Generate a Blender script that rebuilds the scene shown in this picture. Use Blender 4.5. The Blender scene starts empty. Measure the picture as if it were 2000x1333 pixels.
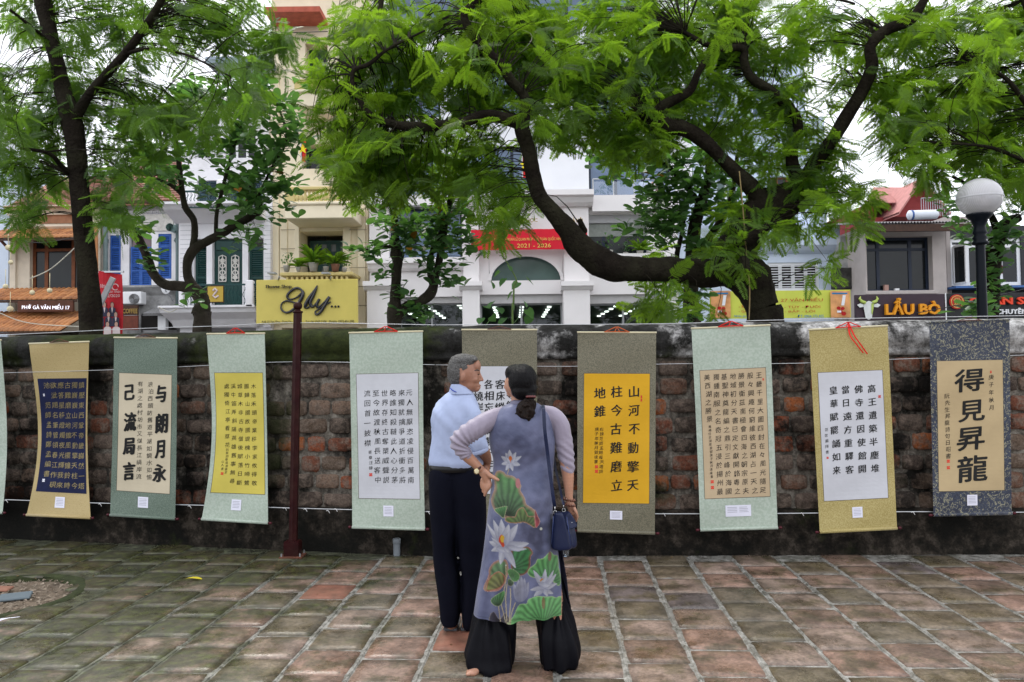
import bpy, bmesh, math, random
import numpy as np
from mathutils import Vector, Matrix, noise as mnoise
rnd = random.Random(7)
nrs = np.random.RandomState(11)
scene = bpy.context.scene
COL = scene.collection
R = math.radians

# ------------------------------------------------------------------ camera
PITCH, ROLL, FPX, CAMH = R(1.89), R(-0.68), 1500.0, 1.6
cd = bpy.data.cameras.new('camera'); cd.lens = 27; cd.sensor_width = 36; cd.clip_end = 400; cd.clip_start = 0.05
cam = bpy.data.objects.new('camera', cd); COL.objects.link(cam)
CM = Matrix.Rotation(R(90) + PITCH, 3, 'X') @ Matrix.Rotation(ROLL, 3, 'Z')
cam.matrix_world = Matrix.Translation((0, 0, CAMH)) @ CM.to_4x4()
scene.camera = cam

# ------------------------------------------------------------------ world: bright overcast
SUN_EL, SUN_ROT = R(58), R(-25)     # high and a little beyond the trees: the leaves are lit from behind
w = bpy.data.worlds.new('World'); scene.world = w; w.use_nodes = True
nt = w.node_tree; nt.nodes.clear()
wo = nt.nodes.new('ShaderNodeOutputWorld'); bg = nt.nodes.new('ShaderNodeBackground')
sk = nt.nodes.new('ShaderNodeTexSky'); sk.sky_type = 'NISHITA'; sk.sun_disc = False
sk.sun_elevation = SUN_EL; sk.sun_rotation = SUN_ROT; sk.air_density = 1.0; sk.dust_density = 3.0
mx = nt.nodes.new('ShaderNodeMixRGB'); mx.inputs[0].default_value = 0.88
mx.inputs[2].default_value = (13.6, 13.9, 14.6, 1)          # an even layer of cloud over the whole sky
tcs = nt.nodes.new('ShaderNodeTexCoord'); nz = nt.nodes.new('ShaderNodeTexNoise'); nz.inputs['Scale'].default_value = 2.2; nz.inputs['Detail'].default_value = 4
mr = nt.nodes.new('ShaderNodeMapRange'); mr.inputs[3].default_value = 0.80; mr.inputs[4].default_value = 0.96
nt.links.new(tcs.outputs['Generated'], nz.inputs['Vector']); nt.links.new(nz.outputs['Fac'], mr.inputs[0]); nt.links.new(mr.outputs[0], mx.inputs[0])
nt.links.new(sk.outputs[0], mx.inputs[1]); nt.links.new(mx.outputs[0], bg.inputs[0])
bg.inputs[1].default_value = 0.10
nt.links.new(bg.outputs[0], wo.inputs[0])
sd = bpy.data.lights.new('sun', 'SUN'); sd.energy = 1.5; sd.angle = R(12); sd.color = (1.0, 0.965, 0.90)
sun = bpy.data.objects.new('sun', sd); COL.objects.link(sun)
sun.rotation_euler = Vector((math.sin(SUN_ROT) * math.cos(SUN_EL), math.cos(SUN_ROT) * math.cos(SUN_EL), math.sin(SUN_EL))).to_track_quat('Z', 'Y').to_euler()
vs = scene.view_settings; vs.view_transform = 'Standard'; vs.look = 'None'; vs.gamma = 1; vs.use_curve_mapping = False
vs.exposure = 0.5

# ------------------------------------------------------------------ pixel -> world
CMn = np.array(CM)
def ray(px, py):
    return CMn @ np.array([(px - 1000) / FPX, -(py - 666.5) / FPX, -1.0])
def P(px, py, Y):
    r = ray(px, py); t = Y / r[1]
    return Vector((r[0] * t, Y, CAMH + r[2] * t))
def PG(px, py, z=0.0):
    r = ray(px, py); t = (z - CAMH) / r[2]
    return Vector((r[0] * t, r[1] * t, z))
def PP(px, py, o, n):
    r = Vector(ray(px, py)); c = Vector((0, 0, CAMH))
    t = (Vector(o) - c).dot(n) / r.dot(n)
    return c + r * t
def RC(px0, py0, px1, py1, Y):
    mx_, my_ = (px0 + px1) / 2, (py0 + py1) / 2
    return P(px0, my_, Y).x, P(px1, my_, Y).x, P(mx_, py1, Y).z, P(mx_, py0, Y).z   # x0,x1,z0,z1

# ------------------------------------------------------------------ materials
def _nodes(name):
    m = bpy.data.materials.new(name); m.use_nodes = True
    t = m.node_tree; t.nodes.clear()
    o = t.nodes.new('ShaderNodeOutputMaterial'); b = t.nodes.new('ShaderNodeBsdfPrincipled')
    t.links.new(b.outputs[0], o.inputs[0])
    return m, t, b, o
def N(t, k, **kw):
    n = t.nodes.new(k)
    for a, v in kw.items():
        if a.startswith('i_'):
            key = a[2:]
            n.inputs[int(key) if key.isdigit() else key].default_value = v
        else: setattr(n, a, v)
    return n
def c4(c, k=1.0): return (min(1, c[0] * k), min(1, c[1] * k), min(1, c[2] * k), 1)
def ramp(t, fac, stops, interp='LINEAR'):
    r = t.nodes.new('ShaderNodeValToRGB'); r.color_ramp.interpolation = interp
    e = r.color_ramp.elements
    while len(e) < len(stops): e.new(0.5)
    for i, (p, c) in enumerate(stops):
        e[i].position = p; e[i].color = c if len(c) == 4 else (*c, 1)
    t.links.new(fac, r.inputs[0]); return r.outputs[0]
def noise(t, scale, detail=4, coord='world', rough=.55, vec=None):
    if vec is None:
        if coord == 'world': vec = N(t, 'ShaderNodeNewGeometry').outputs['Position']
        else: vec = N(t, 'ShaderNodeTexCoord').outputs['Object']
    n = N(t, 'ShaderNodeTexNoise', i_Scale=scale, i_Detail=detail, i_Roughness=rough)
    t.links.new(vec, n.inputs['Vector']); return n.outputs['Fac']
def mixc(t, fac, a, b, mode='MIX'):
    m = N(t, 'ShaderNodeMixRGB', blend_type=mode)
    for i, v in ((0, fac), (1, a), (2, b)):
        if isinstance(v, (int, float)): m.inputs[i].default_value = v
        elif isinstance(v, tuple): m.inputs[i].default_value = v if len(v) == 4 else (*v, 1)
        else: t.links.new(v, m.inputs[i])
    return m.outputs[0]
def bump(t, b, h, strength=.3, dist=.01):
    bp = N(t, 'ShaderNodeBump', i_Strength=strength, i_Distance=dist)
    t.links.new(h, bp.inputs['Height']); t.links.new(bp.outputs[0], b.inputs['Normal'])
MC = {}
def mat(name, col, rough=.6, var=.12, scale=6, bmp=0.0, bscale=60, metal=0, spec=.28, dirt=0.0, dirtcol=(.05, .05, .04), dscale=1.2, coord='world', sheen=0, coat=0):
    if name in MC: return MC[name]
    m, t, b, o = _nodes(name)
    f = noise(t, scale, 5, coord)
    c = ramp(t, f, [(.3, c4(col, 1 - var)), (.7, c4(col, 1 + var))])
    if dirt > 0:
        d = noise(t, dscale, 8, coord, .7)
        df = ramp(t, d, [(.5 - dirt * .25, (0, 0, 0)), (.78, (1, 1, 1))])
        dm = N(t, 'ShaderNodeMath', operation='MULTIPLY', i_1=min(1, dirt * 1.5)); t.links.new(df, dm.inputs[0])
        c = mixc(t, dm.outputs[0], c, dirtcol)
    t.links.new(c, b.inputs['Base Color'])
    b.inputs['Roughness'].default_value = rough; b.inputs['Metallic'].default_value = metal
    b.inputs['Specular IOR Level'].default_value = spec
    if sheen: b.inputs['Sheen Weight'].default_value = sheen
    if coat: b.inputs['Coat Weight'].default_value = coat
    if bmp: bump(t, b, noise(t, bscale, 6, coord), bmp, .01)
    MC[name] = m; return m
def emis(name, col, s):
    m, t, b, o = _nodes(name); b.inputs['Base Color'].default_value = c4(col)
    b.inputs['Emission Color'].default_value = c4(col); b.inputs['Emission Strength'].default_value = s
    MC[name] = m; return m
def glassmat(name, tint=(.6, .7, .7), fac=.25, rough=.02):
    m, t, b, o = _nodes(name); t.nodes.remove(b)
    g = N(t, 'ShaderNodeBsdfGlossy', i_Roughness=rough); g.inputs[0].default_value = (.9, .95, 1, 1)
    tr = N(t, 'ShaderNodeBsdfTransparent'); tr.inputs[0].default_value = c4(tint)
    fr = N(t, 'ShaderNodeFresnel', i_IOR=1.5)
    ad = N(t, 'ShaderNodeMath', operation='ADD', i_1=fac); t.links.new(fr.outputs[0], ad.inputs[0])
    mxs = N(t, 'ShaderNodeMixShader'); t.links.new(ad.outputs[0], mxs.inputs[0]); t.links.new(tr.outputs[0], mxs.inputs[1]); t.links.new(g.outputs[0], mxs.inputs[2])
    t.links.new(mxs.outputs[0], o.inputs[0]); MC[name] = m; return m
def leafmat(name, dark, light, trans, tfac=.45, rough=.45, coord_scale=.5):
    m, t, b, o = _nodes(name)
    at = N(t, 'ShaderNodeAttribute', attribute_name='tint')
    oi = N(t, 'ShaderNodeObjectInfo')
    ad = N(t, 'ShaderNodeMath', operation='ADD'); t.links.new(at.outputs['Fac'], ad.inputs[0]); t.links.new(oi.outputs['Random'], ad.inputs[1])
    fr = N(t, 'ShaderNodeMath', operation='FRACT'); t.links.new(ad.outputs[0], fr.inputs[0])
    c = ramp(t, fr.outputs[0], [(0, dark), (.6, light), (1, c4(light, 1.25))])
    t.links.new(c, b.inputs['Base Color']); b.inputs['Roughness'].default_value = rough
    b.inputs['Specular IOR Level'].default_value = .4
    tr = N(t, 'ShaderNodeBsdfTranslucent')
    tc = ramp(t, fr.outputs[0], [(0, c4(trans, .75)), (.6, c4(trans)), (1, c4(trans, 1.15))])
    t.links.new(tc, tr.inputs[0])
    mxs = N(t, 'ShaderNodeMixShader', i_0=tfac); t.links.new(b.outputs[0], mxs.inputs[1]); t.links.new(tr.outputs[0], mxs.inputs[2])
    t.links.new(mxs.outputs[0], o.inputs[0]); MC[name] = m; return m

# ------------------------------------------------------------------ objects
def tag(o, label=None, cat=None, group=None, kind=None):
    if label: o['label'] = label
    if cat: o['category'] = cat
    if group: o['group'] = group
    if kind: o['kind'] = kind
    return o
def thing(name, label, cat, loc=(0, 0, 0), group=None):
    o = bpy.data.objects.new(name, None); COL.objects.link(o); o.location = loc; o.empty_display_size = .2
    return tag(o, label, cat, group)
def link(name, me, parent=None, basis=None):
    o = bpy.data.objects.new(name, me); COL.objects.link(o)
    if basis is not None: o.matrix_basis = basis
    if parent is not None:
        o.parent = parent
        if parent.type == 'EMPTY': o.matrix_parent_inverse = Matrix.Translation(-Vector(parent.location))
    return o
class MB:
    def __init__(s): s.v = []; s.f = []; s.m = []
    def add(s, v, f, mi=0):
        n = len(s.v); s.v += [tuple(a) for a in v]; s.f += [tuple(i + n for i in q) for q in f]; s.m += [mi] * len(f); return s
    def quad(s, a, b, c, d, mi=0): return s.add([a, b, c, d], [(0, 1, 2, 3)], mi)
    def box(s, x0, x1, y0, y1, z0, z1, mi=0, M=None):
        v = [(x, y, z) for x in (x0, x1) for y in (y0, y1) for z in (z0, z1)]
        if M is not None: v = [M @ Vector(p) for p in v]
        return s.add(v, [(0, 1, 3, 2), (4, 6, 7, 5), (0, 4, 5, 1), (2, 3, 7, 6), (0, 2, 6, 4), (1, 5, 7, 3)], mi)
    def bar(s, a, b, w, d=None, mi=0):
        a = Vector(a); b = Vector(b); d = d or w; t = (b - a).normalized()
        u = t.cross(Vector((0, 1, 0)));
        if u.length < .01: u = t.cross(Vector((1, 0, 0)))
        u.normalize(); vv = t.cross(u)
        pts = [p + u * sx * w / 2 + vv * sy * d / 2 for p in (a, b) for sx, sy in ((-1, -1), (1, -1), (1, 1), (-1, 1))]
        return s.add(pts, [(0, 3, 2, 1), (4, 5, 6, 7), (0, 1, 5, 4), (1, 2, 6, 5), (2, 3, 7, 6), (3, 0, 4, 7)], mi)
    def tube(s, pts, rs, n=8, mi=0, jit=0, cap=True):
        pts = [Vector(p) for p in pts]
        if isinstance(rs, (int, float)): rs = [rs] * len(pts)
        base = len(s.v); u = None
        for i, p in enumerate(pts):
            t = (pts[min(i + 1, len(pts) - 1)] - pts[max(i - 1, 0)]).normalized()
            if u is None:
                u = t.cross(Vector((0, 1, 0)))
                if u.length < .1: u = t.cross(Vector((1, 0, 0)))
            u = (u - t * u.dot(t)).normalized(); vv = t.cross(u)
            for k in range(n):
                a = 2 * math.pi * k / n
                r = rs[i]
                d = u * math.cos(a) + vv * math.sin(a)
                if jit: r *= 1 + jit * mnoise.noise((p + d * rs[i]) * 4.5) * 1.3 + jit * .6 * mnoise.noise((p + d * rs[i]) * 13)
                s.v.append(tuple(p + d * r))
        for i in range(len(pts) - 1):
            for k in range(n):
                a = base + i * n + k; b = base + i * n + (k + 1) % n
                s.f.append((a, b, b + n, a + n)); s.m.append(mi)
        if cap:
            s.f.append(tuple(base + k for k in range(n))[::-1]); s.m.append(mi)
            e = base + (len(pts) - 1) * n; s.f.append(tuple(e + k for k in range(n))); s.m.append(mi)
        return s
    def lathe(s, c, prof, n=16, mi=0):      # prof: (r,z)
        c = Vector(c); base = len(s.v)
        for r, z in prof:
            for k in range(n):
                a = 2 * math.pi * k / n; s.v.append((c.x + r * math.cos(a), c.y + r * math.sin(a), c.z + z))
        for i in range(len(prof) - 1):
            for k in range(n):
                a = base + i * n + k; b = base + i * n + (k + 1) % n
                s.f.append((a, b, b + n, a + n)); s.m.append(mi)
        return s
    def ell(s, c, r, n=10, mi=0, rot=None):
        c = Vector(c); base = len(s.v); k2 = n // 2
        if isinstance(r, (int, float)): r = (r, r, r)
        for i in range(k2 + 1):
            th = math.pi * i / k2
            for k in range(n):
                a = 2 * math.pi * k / n
                p = Vector((r[0] * math.sin(th) * math.cos(a), r[1] * math.sin(th) * math.sin(a), r[2] * math.cos(th)))
                if rot is not None: p = rot @ p
                s.v.append(tuple(c + p))
        for i in range(k2):
            for k in range(n):
                a = base + i * n + k; b = base + i * n + (k + 1) % n
                s.f.append((a, a + n, b + n, b)); s.m.append(mi)
        return s
    def mesh(s, name, mats, smooth=False):
        me = bpy.data.meshes.new(name); me.from_pydata(s.v, [], s.f)
        for m in (mats if isinstance(mats, (list, tuple)) else [mats]): me.materials.append(m)
        if any(s.m): me.polygons.foreach_set('material_index', s.m)
        if smooth: me.polygons.foreach_set('use_smooth', [True] * len(me.polygons))
        me.update(); return me
    def build(s, name, mats, parent=None, smooth=False): return link(name, s.mesh(name, mats, smooth), parent)
def bevel(o, wdt=.01, seg=1):
    bm = bmesh.new(); bm.from_mesh(o.data)
    bmesh.ops.bevel(bm, geom=bm.edges[:], offset=wdt, segments=seg, affect='EDGES', clamp_overlap=True)
    bm.to_mesh(o.data); bm.free(); return o
def npmesh(name, V, F, mats, smooth=False, tint=None):
    me = bpy.data.meshes.new(name); nv = len(V); F = np.asarray(F, np.int32); nf, k = F.shape
    me.vertices.add(nv); me.vertices.foreach_set('co', np.asarray(V, np.float32).ravel())
    me.loops.add(nf * k); me.loops.foreach_set('vertex_index', F.ravel())
    me.polygons.add(nf); me.polygons.foreach_set('loop_start', np.arange(0, nf * k, k, dtype=np.int32))
    for m in (mats if isinstance(mats, (list, tuple)) else [mats]): me.materials.append(m)
    me.polygons.foreach_set('use_smooth', np.full(nf, bool(smooth)))
    if tint is not None:
        a = me.attributes.new('tint', 'FLOAT', 'POINT'); a.data.foreach_set('value', np.asarray(tint, np.float32))
    me.update(calc_edges=True); return me
def catmull(pts, n=6):
    pts = [tuple(p) for p in pts]; q = [pts[0]] + pts + [pts[-1]]; out = []
    for i in range(1, len(q) - 2):
        a, b, c, d = (np.array(q[j], float) for j in (i - 1, i, i + 1, i + 2))
        for k in range(n):
            t = k / n
            out.append(.5 * ((2 * b) + (-a + c) * t + (2 * a - 5 * b + 4 * c - d) * t * t + (-a + 3 * b - 3 * c + d) * t ** 3))
    out.append(np.array(pts[-1], float)); return out

# ------------------------------------------------------------------ glyphs
_cu = bpy.data.curves.new('tmp_glyph', 'FONT'); _to = bpy.data.objects.new('tmp_glyph', _cu); COL.objects.link(_to)
GC = {}
def text2d(s, res=3, off=0.0, center=True, cache=True):
    key = (s, res, off)
    if key not in GC:
        _cu.body = s; _cu.resolution_u = res; _cu.offset = off; _cu.fill_mode = 'FRONT'
        bpy.context.view_layer.update(); dg = bpy.context.evaluated_depsgraph_get(); ev = _to.evaluated_get(dg); me = ev.to_mesh()
        V = np.array([v.co[:2] for v in me.vertices]) if len(me.vertices) else np.zeros((0, 2))
        F = [tuple(p.vertices) for p in me.polygons]
        if len(V): mn = V.min(0); mxx = V.max(0); V = V - (mn + mxx) / 2; ext = mxx - mn
        else: ext = np.array([1, 1])
        ev.to_mesh_clear(); GC[key] = (V, F, ext)
    return GC[key]
# scrolls: corners TL,TR,BR,BL of mount and paper in the photograph, columns of writing (text, s, t0, t1, size px)
SC = [
 dict(k='pale', m=[(-96, 670), (2, 666), (5, 1002), (-100, 1000)], p=[(-80, 735), (-9, 733), (-6, 960), (-84, 958)], bow=(10, 10, 14), cord=None, cols=[('元人無厭恣凌侵百萬', .5, .1, .9, 10)],
      label='leftmost scroll cut by the picture edge, pale green silk border and light paper', pap='paper_white', ink='ink', mount='silk_mint'),
 dict(k='navy', m=[(57, 673), (174, 669), (177, 1012), (52, 1006)], p=[(73, 740), (169, 739), (169, 965), (70, 960)], bow=(20, -5, 20), cord='brown',
      cols=[('鎮壓東西鞏帝畿巋然一塔', .90, .06, .935, 12), ('獨巍巍山河不動擎天柱今', .755, .06, .935, 12), ('古難磨立地錐風擺鐘鈴時', .61, .06, .935, 12),
            ('應答星移燈燭夜光輝我來', .465, .06, .935, 12), ('欲泚題名筆管領春江作硯', .32, .06, .935, 12), ('池', .17, .06, .06, 12), ('范師孟詩鄭孟編書', .17, .235, .84, 12)],
      seals=[(.1, .145, 3, 5, 1), (.12, .9, 5, 6, 1)], label='scroll with navy blue paper and gold characters in a straw gold silk border', pap='paper_navy', ink='gold_ink', mount='silk_gold'),
 dict(k='green', m=[(223, 661), (346, 662), (342, 1014), (215, 1006)], p=[(233, 729), (335, 733), (331, 965), (228, 958)], bow=(1, 1, 6), cord='brown',
      cols=[('浪泊西頭訪舊遊平湖如鏡水如愉', .60, .085, .87, 10), ('有湖之處村坊市又似長江繞岸流', .405, .085, .87, 10)],
      big=[('与', .80, .16, 20, 34), ('朗', .82, .41, 24, 38), ('月', .80, .63, 20, 36), ('永', .80, .83, 24, 34), ('己', .20, .16, 20, 32), ('流', .22, .41, 22, 36), ('局', .21, .62, 22, 34), ('言', .22, .83, 22, 34)],
      seals=[(.88, .16, 2, 5, 0)], label='sage green bordered scroll, cream paper with large black characters beside two small columns', pap='paper_cream', ink='ink', mount='silk_sage'),
 dict(k='yellow', m=[(404, 654), (517, 653), (523.5, 1022), (394, 1014)], p=[(419, 729), (512.6, 729), (517, 966), (411.6, 962)], bow=(15, 1, 10), cord='red',
      cols=[('木落禾頭帝業移李家攸得敬', .80, .11, .91, 9.5), ('圖歸山國故國堤槐小竹啼鶯', .655, .11, .91, 9.5), ('城草木非古寺僧後賦落日斷', .515, .11, .91, 9.5),
            ('溪牛笛弄斜陽英雄舊事無尋', .375, .11, .9, 9.5), ('處獨倚江亭看草花', .235, .11, .6, 9.5), ('阮賦詩春庭遊鎮武', .24, .64, .83, 5), ('山人書', .165, .74, .8, 5)],
      seals=[(.17, .84, 5, 5, 0)], label='lemon yellow paper scroll in pale green silk, left of the dark red post', pap='paper_yellow', ink='ink', mount='silk_mint'),
 dict(k='white', m=[(682, 652), (825.5, 649), (830, 1034), (688, 1030)], p=[(696, 731.6), (816.5, 729), (820, 975), (701, 973.5)], bow=(1, -1, 4), cord='red',
      cols=[('元人無厭恣凌侵百萬南', .86, .155, .85, 12.5), ('來獨就擒爭道折衝多將', .725, .155, .85, 12.5), ('略誰知殺韃此人心分茅', .59, .155, .85, 12.5),
            ('世界存終古奪槊威聲説', .45, .155, .85, 12.5), ('至今故渡秋風長送客中', .315, .155, .85, 12.5), ('流回首一披襟', .165, .155, .555, 12.5), ('哥章汪錄', .2, .63, .755, 7)],
      seals=[(.2, .81, 6, 6, 0)], label='white paper scroll of six columns in pale green silk, right of the red post', pap='paper_white', ink='ink', mount='silk_mint'),
 dict(k='olive_white', m=[(902, 646), (1048.7, 646), (1052, 1036), (905, 1034)], p=[(915, 716), (1036, 716), (1038, 965), (918, 965)], bow=(1, -1, 3), cord='brown',
      cols=[('湖上秋光好風清月正圓', .86, .14, .86, 17), ('古寺鐘聲遠長堤柳色新', .68, .14, .86, 17), ('客床縱有千年事也向', .505, .14, .86, 18), ('各相忘江湖夢千年事', .32, .14, .86, 18), ('繞岸花開舊時村無限', .15, .235, .93, 18)],
      label='scroll half hidden behind the couple, olive silk border with white paper', pap='paper_white', ink='ink', mount='silk_olive'),
 dict(k='orange', m=[(1128, 651), (1281.6, 651.6), (1279, 1042), (1127.4, 1037)], p=[(1141, 730), (1269, 730.6), (1267.7, 984), (1138.7, 982.6)], bow=(0, 0, 2), cord='orange',
      cols=[('山河不動擎天', .755, .138, .86, 22), ('柱今古難磨立', .495, .138, .86, 22), ('地錐', .24, .15, .29, 22), ('右錄范師孟題報天塔詩', .27, .43, .755, 7.5), ('庚子年秋月賀後書', .195, .43, .68, 7.5)],
      seals=[(.2, .72, 6, 6, 0), (.2, .755, 6, 6, 0), (.875, .19, 3, 12, 0)], label='scroll with orange yellow paper and thirteen large characters, right of the woman', pap='paper_orange', ink='ink', mount='silk_olive'),
 dict(k='beige', m=[(1350.6, 643.5), (1504, 637), (1519, 1031), (1367.7, 1035.5)], p=[(1367, 724.5), (1495, 718.7), (1504, 969.7), (1377, 974.5)], bow=(1, 0, 3), cord='red',
      cols=[('王畿千里大圖四封在々風光隨足', .90, .055, .95, 12), ('般々興趣何窮維彼西湖占一天之', .765, .055, .95, 12), ('勝景衛茲南極會四海之朝宗原夫', .63, .055, .95, 12), ('地域初分天書已定文獻開貉粵之', .50, .055, .95, 12),
            ('基聖神奠龍編之鼎引三峰於海國', .37, .055, .95, 12), ('獨鍾南服之名奇冠五浸於揚州最', .24, .055, .95, 12), ('美西湖之勝景', .11, .055, .38, 12), ('黄峰任京湖風景賦庚子秋月清庵書', .115, .44, .83, 5.5)],
      seals=[(.12, .87, 6, 6, 0), (.12, .915, 6, 6, 0), (.96, .09, 3, 4, 0)], label='scroll with beige paper crowded with seven columns in a pale green border', pap='paper_beige', ink='ink', mount='silk_mint', cardw=50),
 dict(k='gold_white', m=[(1580, 646), (1733.5, 638), (1752, 1032), (1601, 1039.7)], p=[(1597.7, 728.7), (1723, 723.5), (1734.5, 972.6), (1610, 979)], bow=(0, 0, 3), cord='red_tail',
      cols=[('高王遺築半塵堆', .82, .14, .765, 15.5), ('佛寺還因使館開', .62, .14, .765, 15.5), ('當日遠方重驛客', .42, .14, .765, 15.5), ('皇華賦罷誦如来', .22, .14, .765, 15.5), ('范世鵬拜書', .085, .445, .62, 6.5)],
      seals=[(.94, .205, 5, 5, 0), (.085, .665, 4, 4, 0)], label='scroll with mustard gold silk border, white paper and a dangling red ribbon', pap='paper_white', ink='ink', mount='silk_mustard'),
 dict(k='brocade', m=[(1815, 632), (1971.6, 626), (1976, 1003), (1823, 1006.6)], p=[(1830, 706), (1958, 703.5), (1961.5, 957.6), (1834, 960)], bow=(0, 0, 2), cord='brown',
      cols=[('庚子年秋月', .82, .13, .365, 10), ('阮先生昇龍詩句日昭書', .15, .27, .73, 10)],
      big=[('得', .49, .15, 56, 44), ('見', .52, .385, 50, 42), ('昇', .50, .60, 54, 46), ('龍', .52, .83, 58, 50)],
      seals=[(.15, .77, 6, 6, 0), (.15, .82, 6, 6, 0), (.82, .09, 3, 5, 0)], label='rightmost scroll, dark blue patterned brocade border with four big characters on tan paper', pap='paper_tan', ink='ink', mount='brocade'),
]
for s_ in SC:
    for c_ in s_['cols']:
        for g_ in c_[0]: text2d(g_, 1 if c_[4] < 16 else 3, 0.0)
    for b_ in s_.get('big', []): text2d(b_[0], 4, 0.0)
SIGN = ['PHỞ GÀ VĂN MIẾU 17', 'COFFEE', 'Flower Shop', 'Add: 23 Van Mieu - Dong Da - Ha Noi', 'Tel: 04 3747.2304   Mobile: 0972.401.298', 'LẨU BÒ', 'QUÁN SỨA', 'HÀ NỘI', 'ĐỎ', 'BÒ - 27 VĂN MIẾU',
        '- TỦY - ĐUÔI', '- BẮP - LÕI', 'ĐT: 0904.173.405', 'Nhận giao hàng', '- KHO', '- GÂN', 'T CHUYÊN', '/02/2020', 'ĐẠI BIỂU DỰ HỘI NGHỊ TẬP HUẤN SĨ QUAN PHÁP CHẾ TOÀN QUỐC NHIỆM', '2021 - 2026', 'TRƯỜNG ĐẠI HỌC', 'H', 'Nhà', 'thanh nhân', 'L U', '2']
for s_ in SIGN: text2d(s_, 2, .02)
def sign_text(s, px0, px1, pyc, Y, material, parent, depth=.012, hpx=None, name='lettering', slant=0.0, skx=0, res=2, off=.02):
    if (hpx or 9) <= 11: off = 0.0
    V, F, ext = text2d(s, res, off)
    a = P(px0, pyc, Y); b = P(px1, pyc, Y); c = (a + b) / 2; W = b.x - a.x; k = W / ext[0]
    kz = k if hpx is None else (hpx / FPX * Y) / ext[1]
    pts = [(c.x + (x + skx * y) * k, Y, c.z + y * kz + slant * x * k) for x, y in V]
    m = MB(); n = len(pts)
    m.add(pts, F)
    if depth:
        m.v = [(x, y - depth, z) for x, y, z in m.v]
        # side walls from boundary edges
        cnt = {}
        for f in F:
            for i in range(len(f)): e = (f[i], f[(i + 1) % len(f)]); cnt[e] = 1
        m.v += pts
        for (i, j) in list(cnt):
            if (j, i) not in cnt: m.f.append((i, i + n, j + n, j)); m.m.append(0)
    return m.build(name, material, parent)
# ------------------------------------------------------------------ shared materials
plaster_white = mat('plaster_white', (.66, .66, .69), .75, .05, 1.5, .15, 30, dirt=.22, dirtcol=(.33, .32, .31), dscale=.9)
iron_black = mat('iron_black', (.004, .006, .010), .4, .1, 8, spec=.12)
wood_dark = mat('wood_dark', (.05, .022, .012), .5, .3, 12)
steel = mat('steel', (.45, .46, .48), .35, .05, 8, metal=.8)
white_metal = mat('white_metal', (.7, .72, .75), .4, .04, 8)

# ------------------------------------------------------------------ ground
asphalt = mat('asphalt', (.055, .055, .056), .85, .2, 8, .3, 90)
g = MB().quad((-390, -390, -.06), (390, -390, -.06), (390, 390, -.06), (-390, 390, -.06)).build('ground', asphalt); tag(g, kind='structure')

Bw = PG(850, 1087); Rw = PG(2000, 1083); Lw = PG(0, 1052)
dR = (Rw - Bw).normalized(); dL = (Bw - Lw).normalized()
nR = Vector((dR.y, -dR.x, 0)); nL = Vector((dL.y, -dL.x, 0))
if nR.y > 0: nR = -nR
if nL.y > 0: nL = -nL
def WL(s, off, z):
    if s < 0: return Bw + dL * s + nL * off + Vector((0, 0, z))
    return Bw + dR * s + nR * off + Vector((0, 0, z))
def to_px(p):
    v = CM.transposed() @ (Vector(p) - Vector((0, 0, CAMH)))
    if v.z > -.01: return (-9999, -9999)
    return (1000 + FPX * v.x / -v.z, 666.5 - FPX * v.y / -v.z)

# pavement beyond the wall and kerb
pv_m = mat('street_pavement', (.22, .21, .20), .8, .15, 5, .2, 50)
m = MB()
m.box(-60, 60, 7.9, 12.5, -.05, .06); m.box(-60, 60, 12.5, 12.7, -.05, .075); m.box(-60, 60, 20.0, 20.2, -.05, .075); m.box(-60, 60, 20.2, 23.2, -.05, .06)
o = m.build('street_pavement', pv_m); tag(o, kind='structure')

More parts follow.
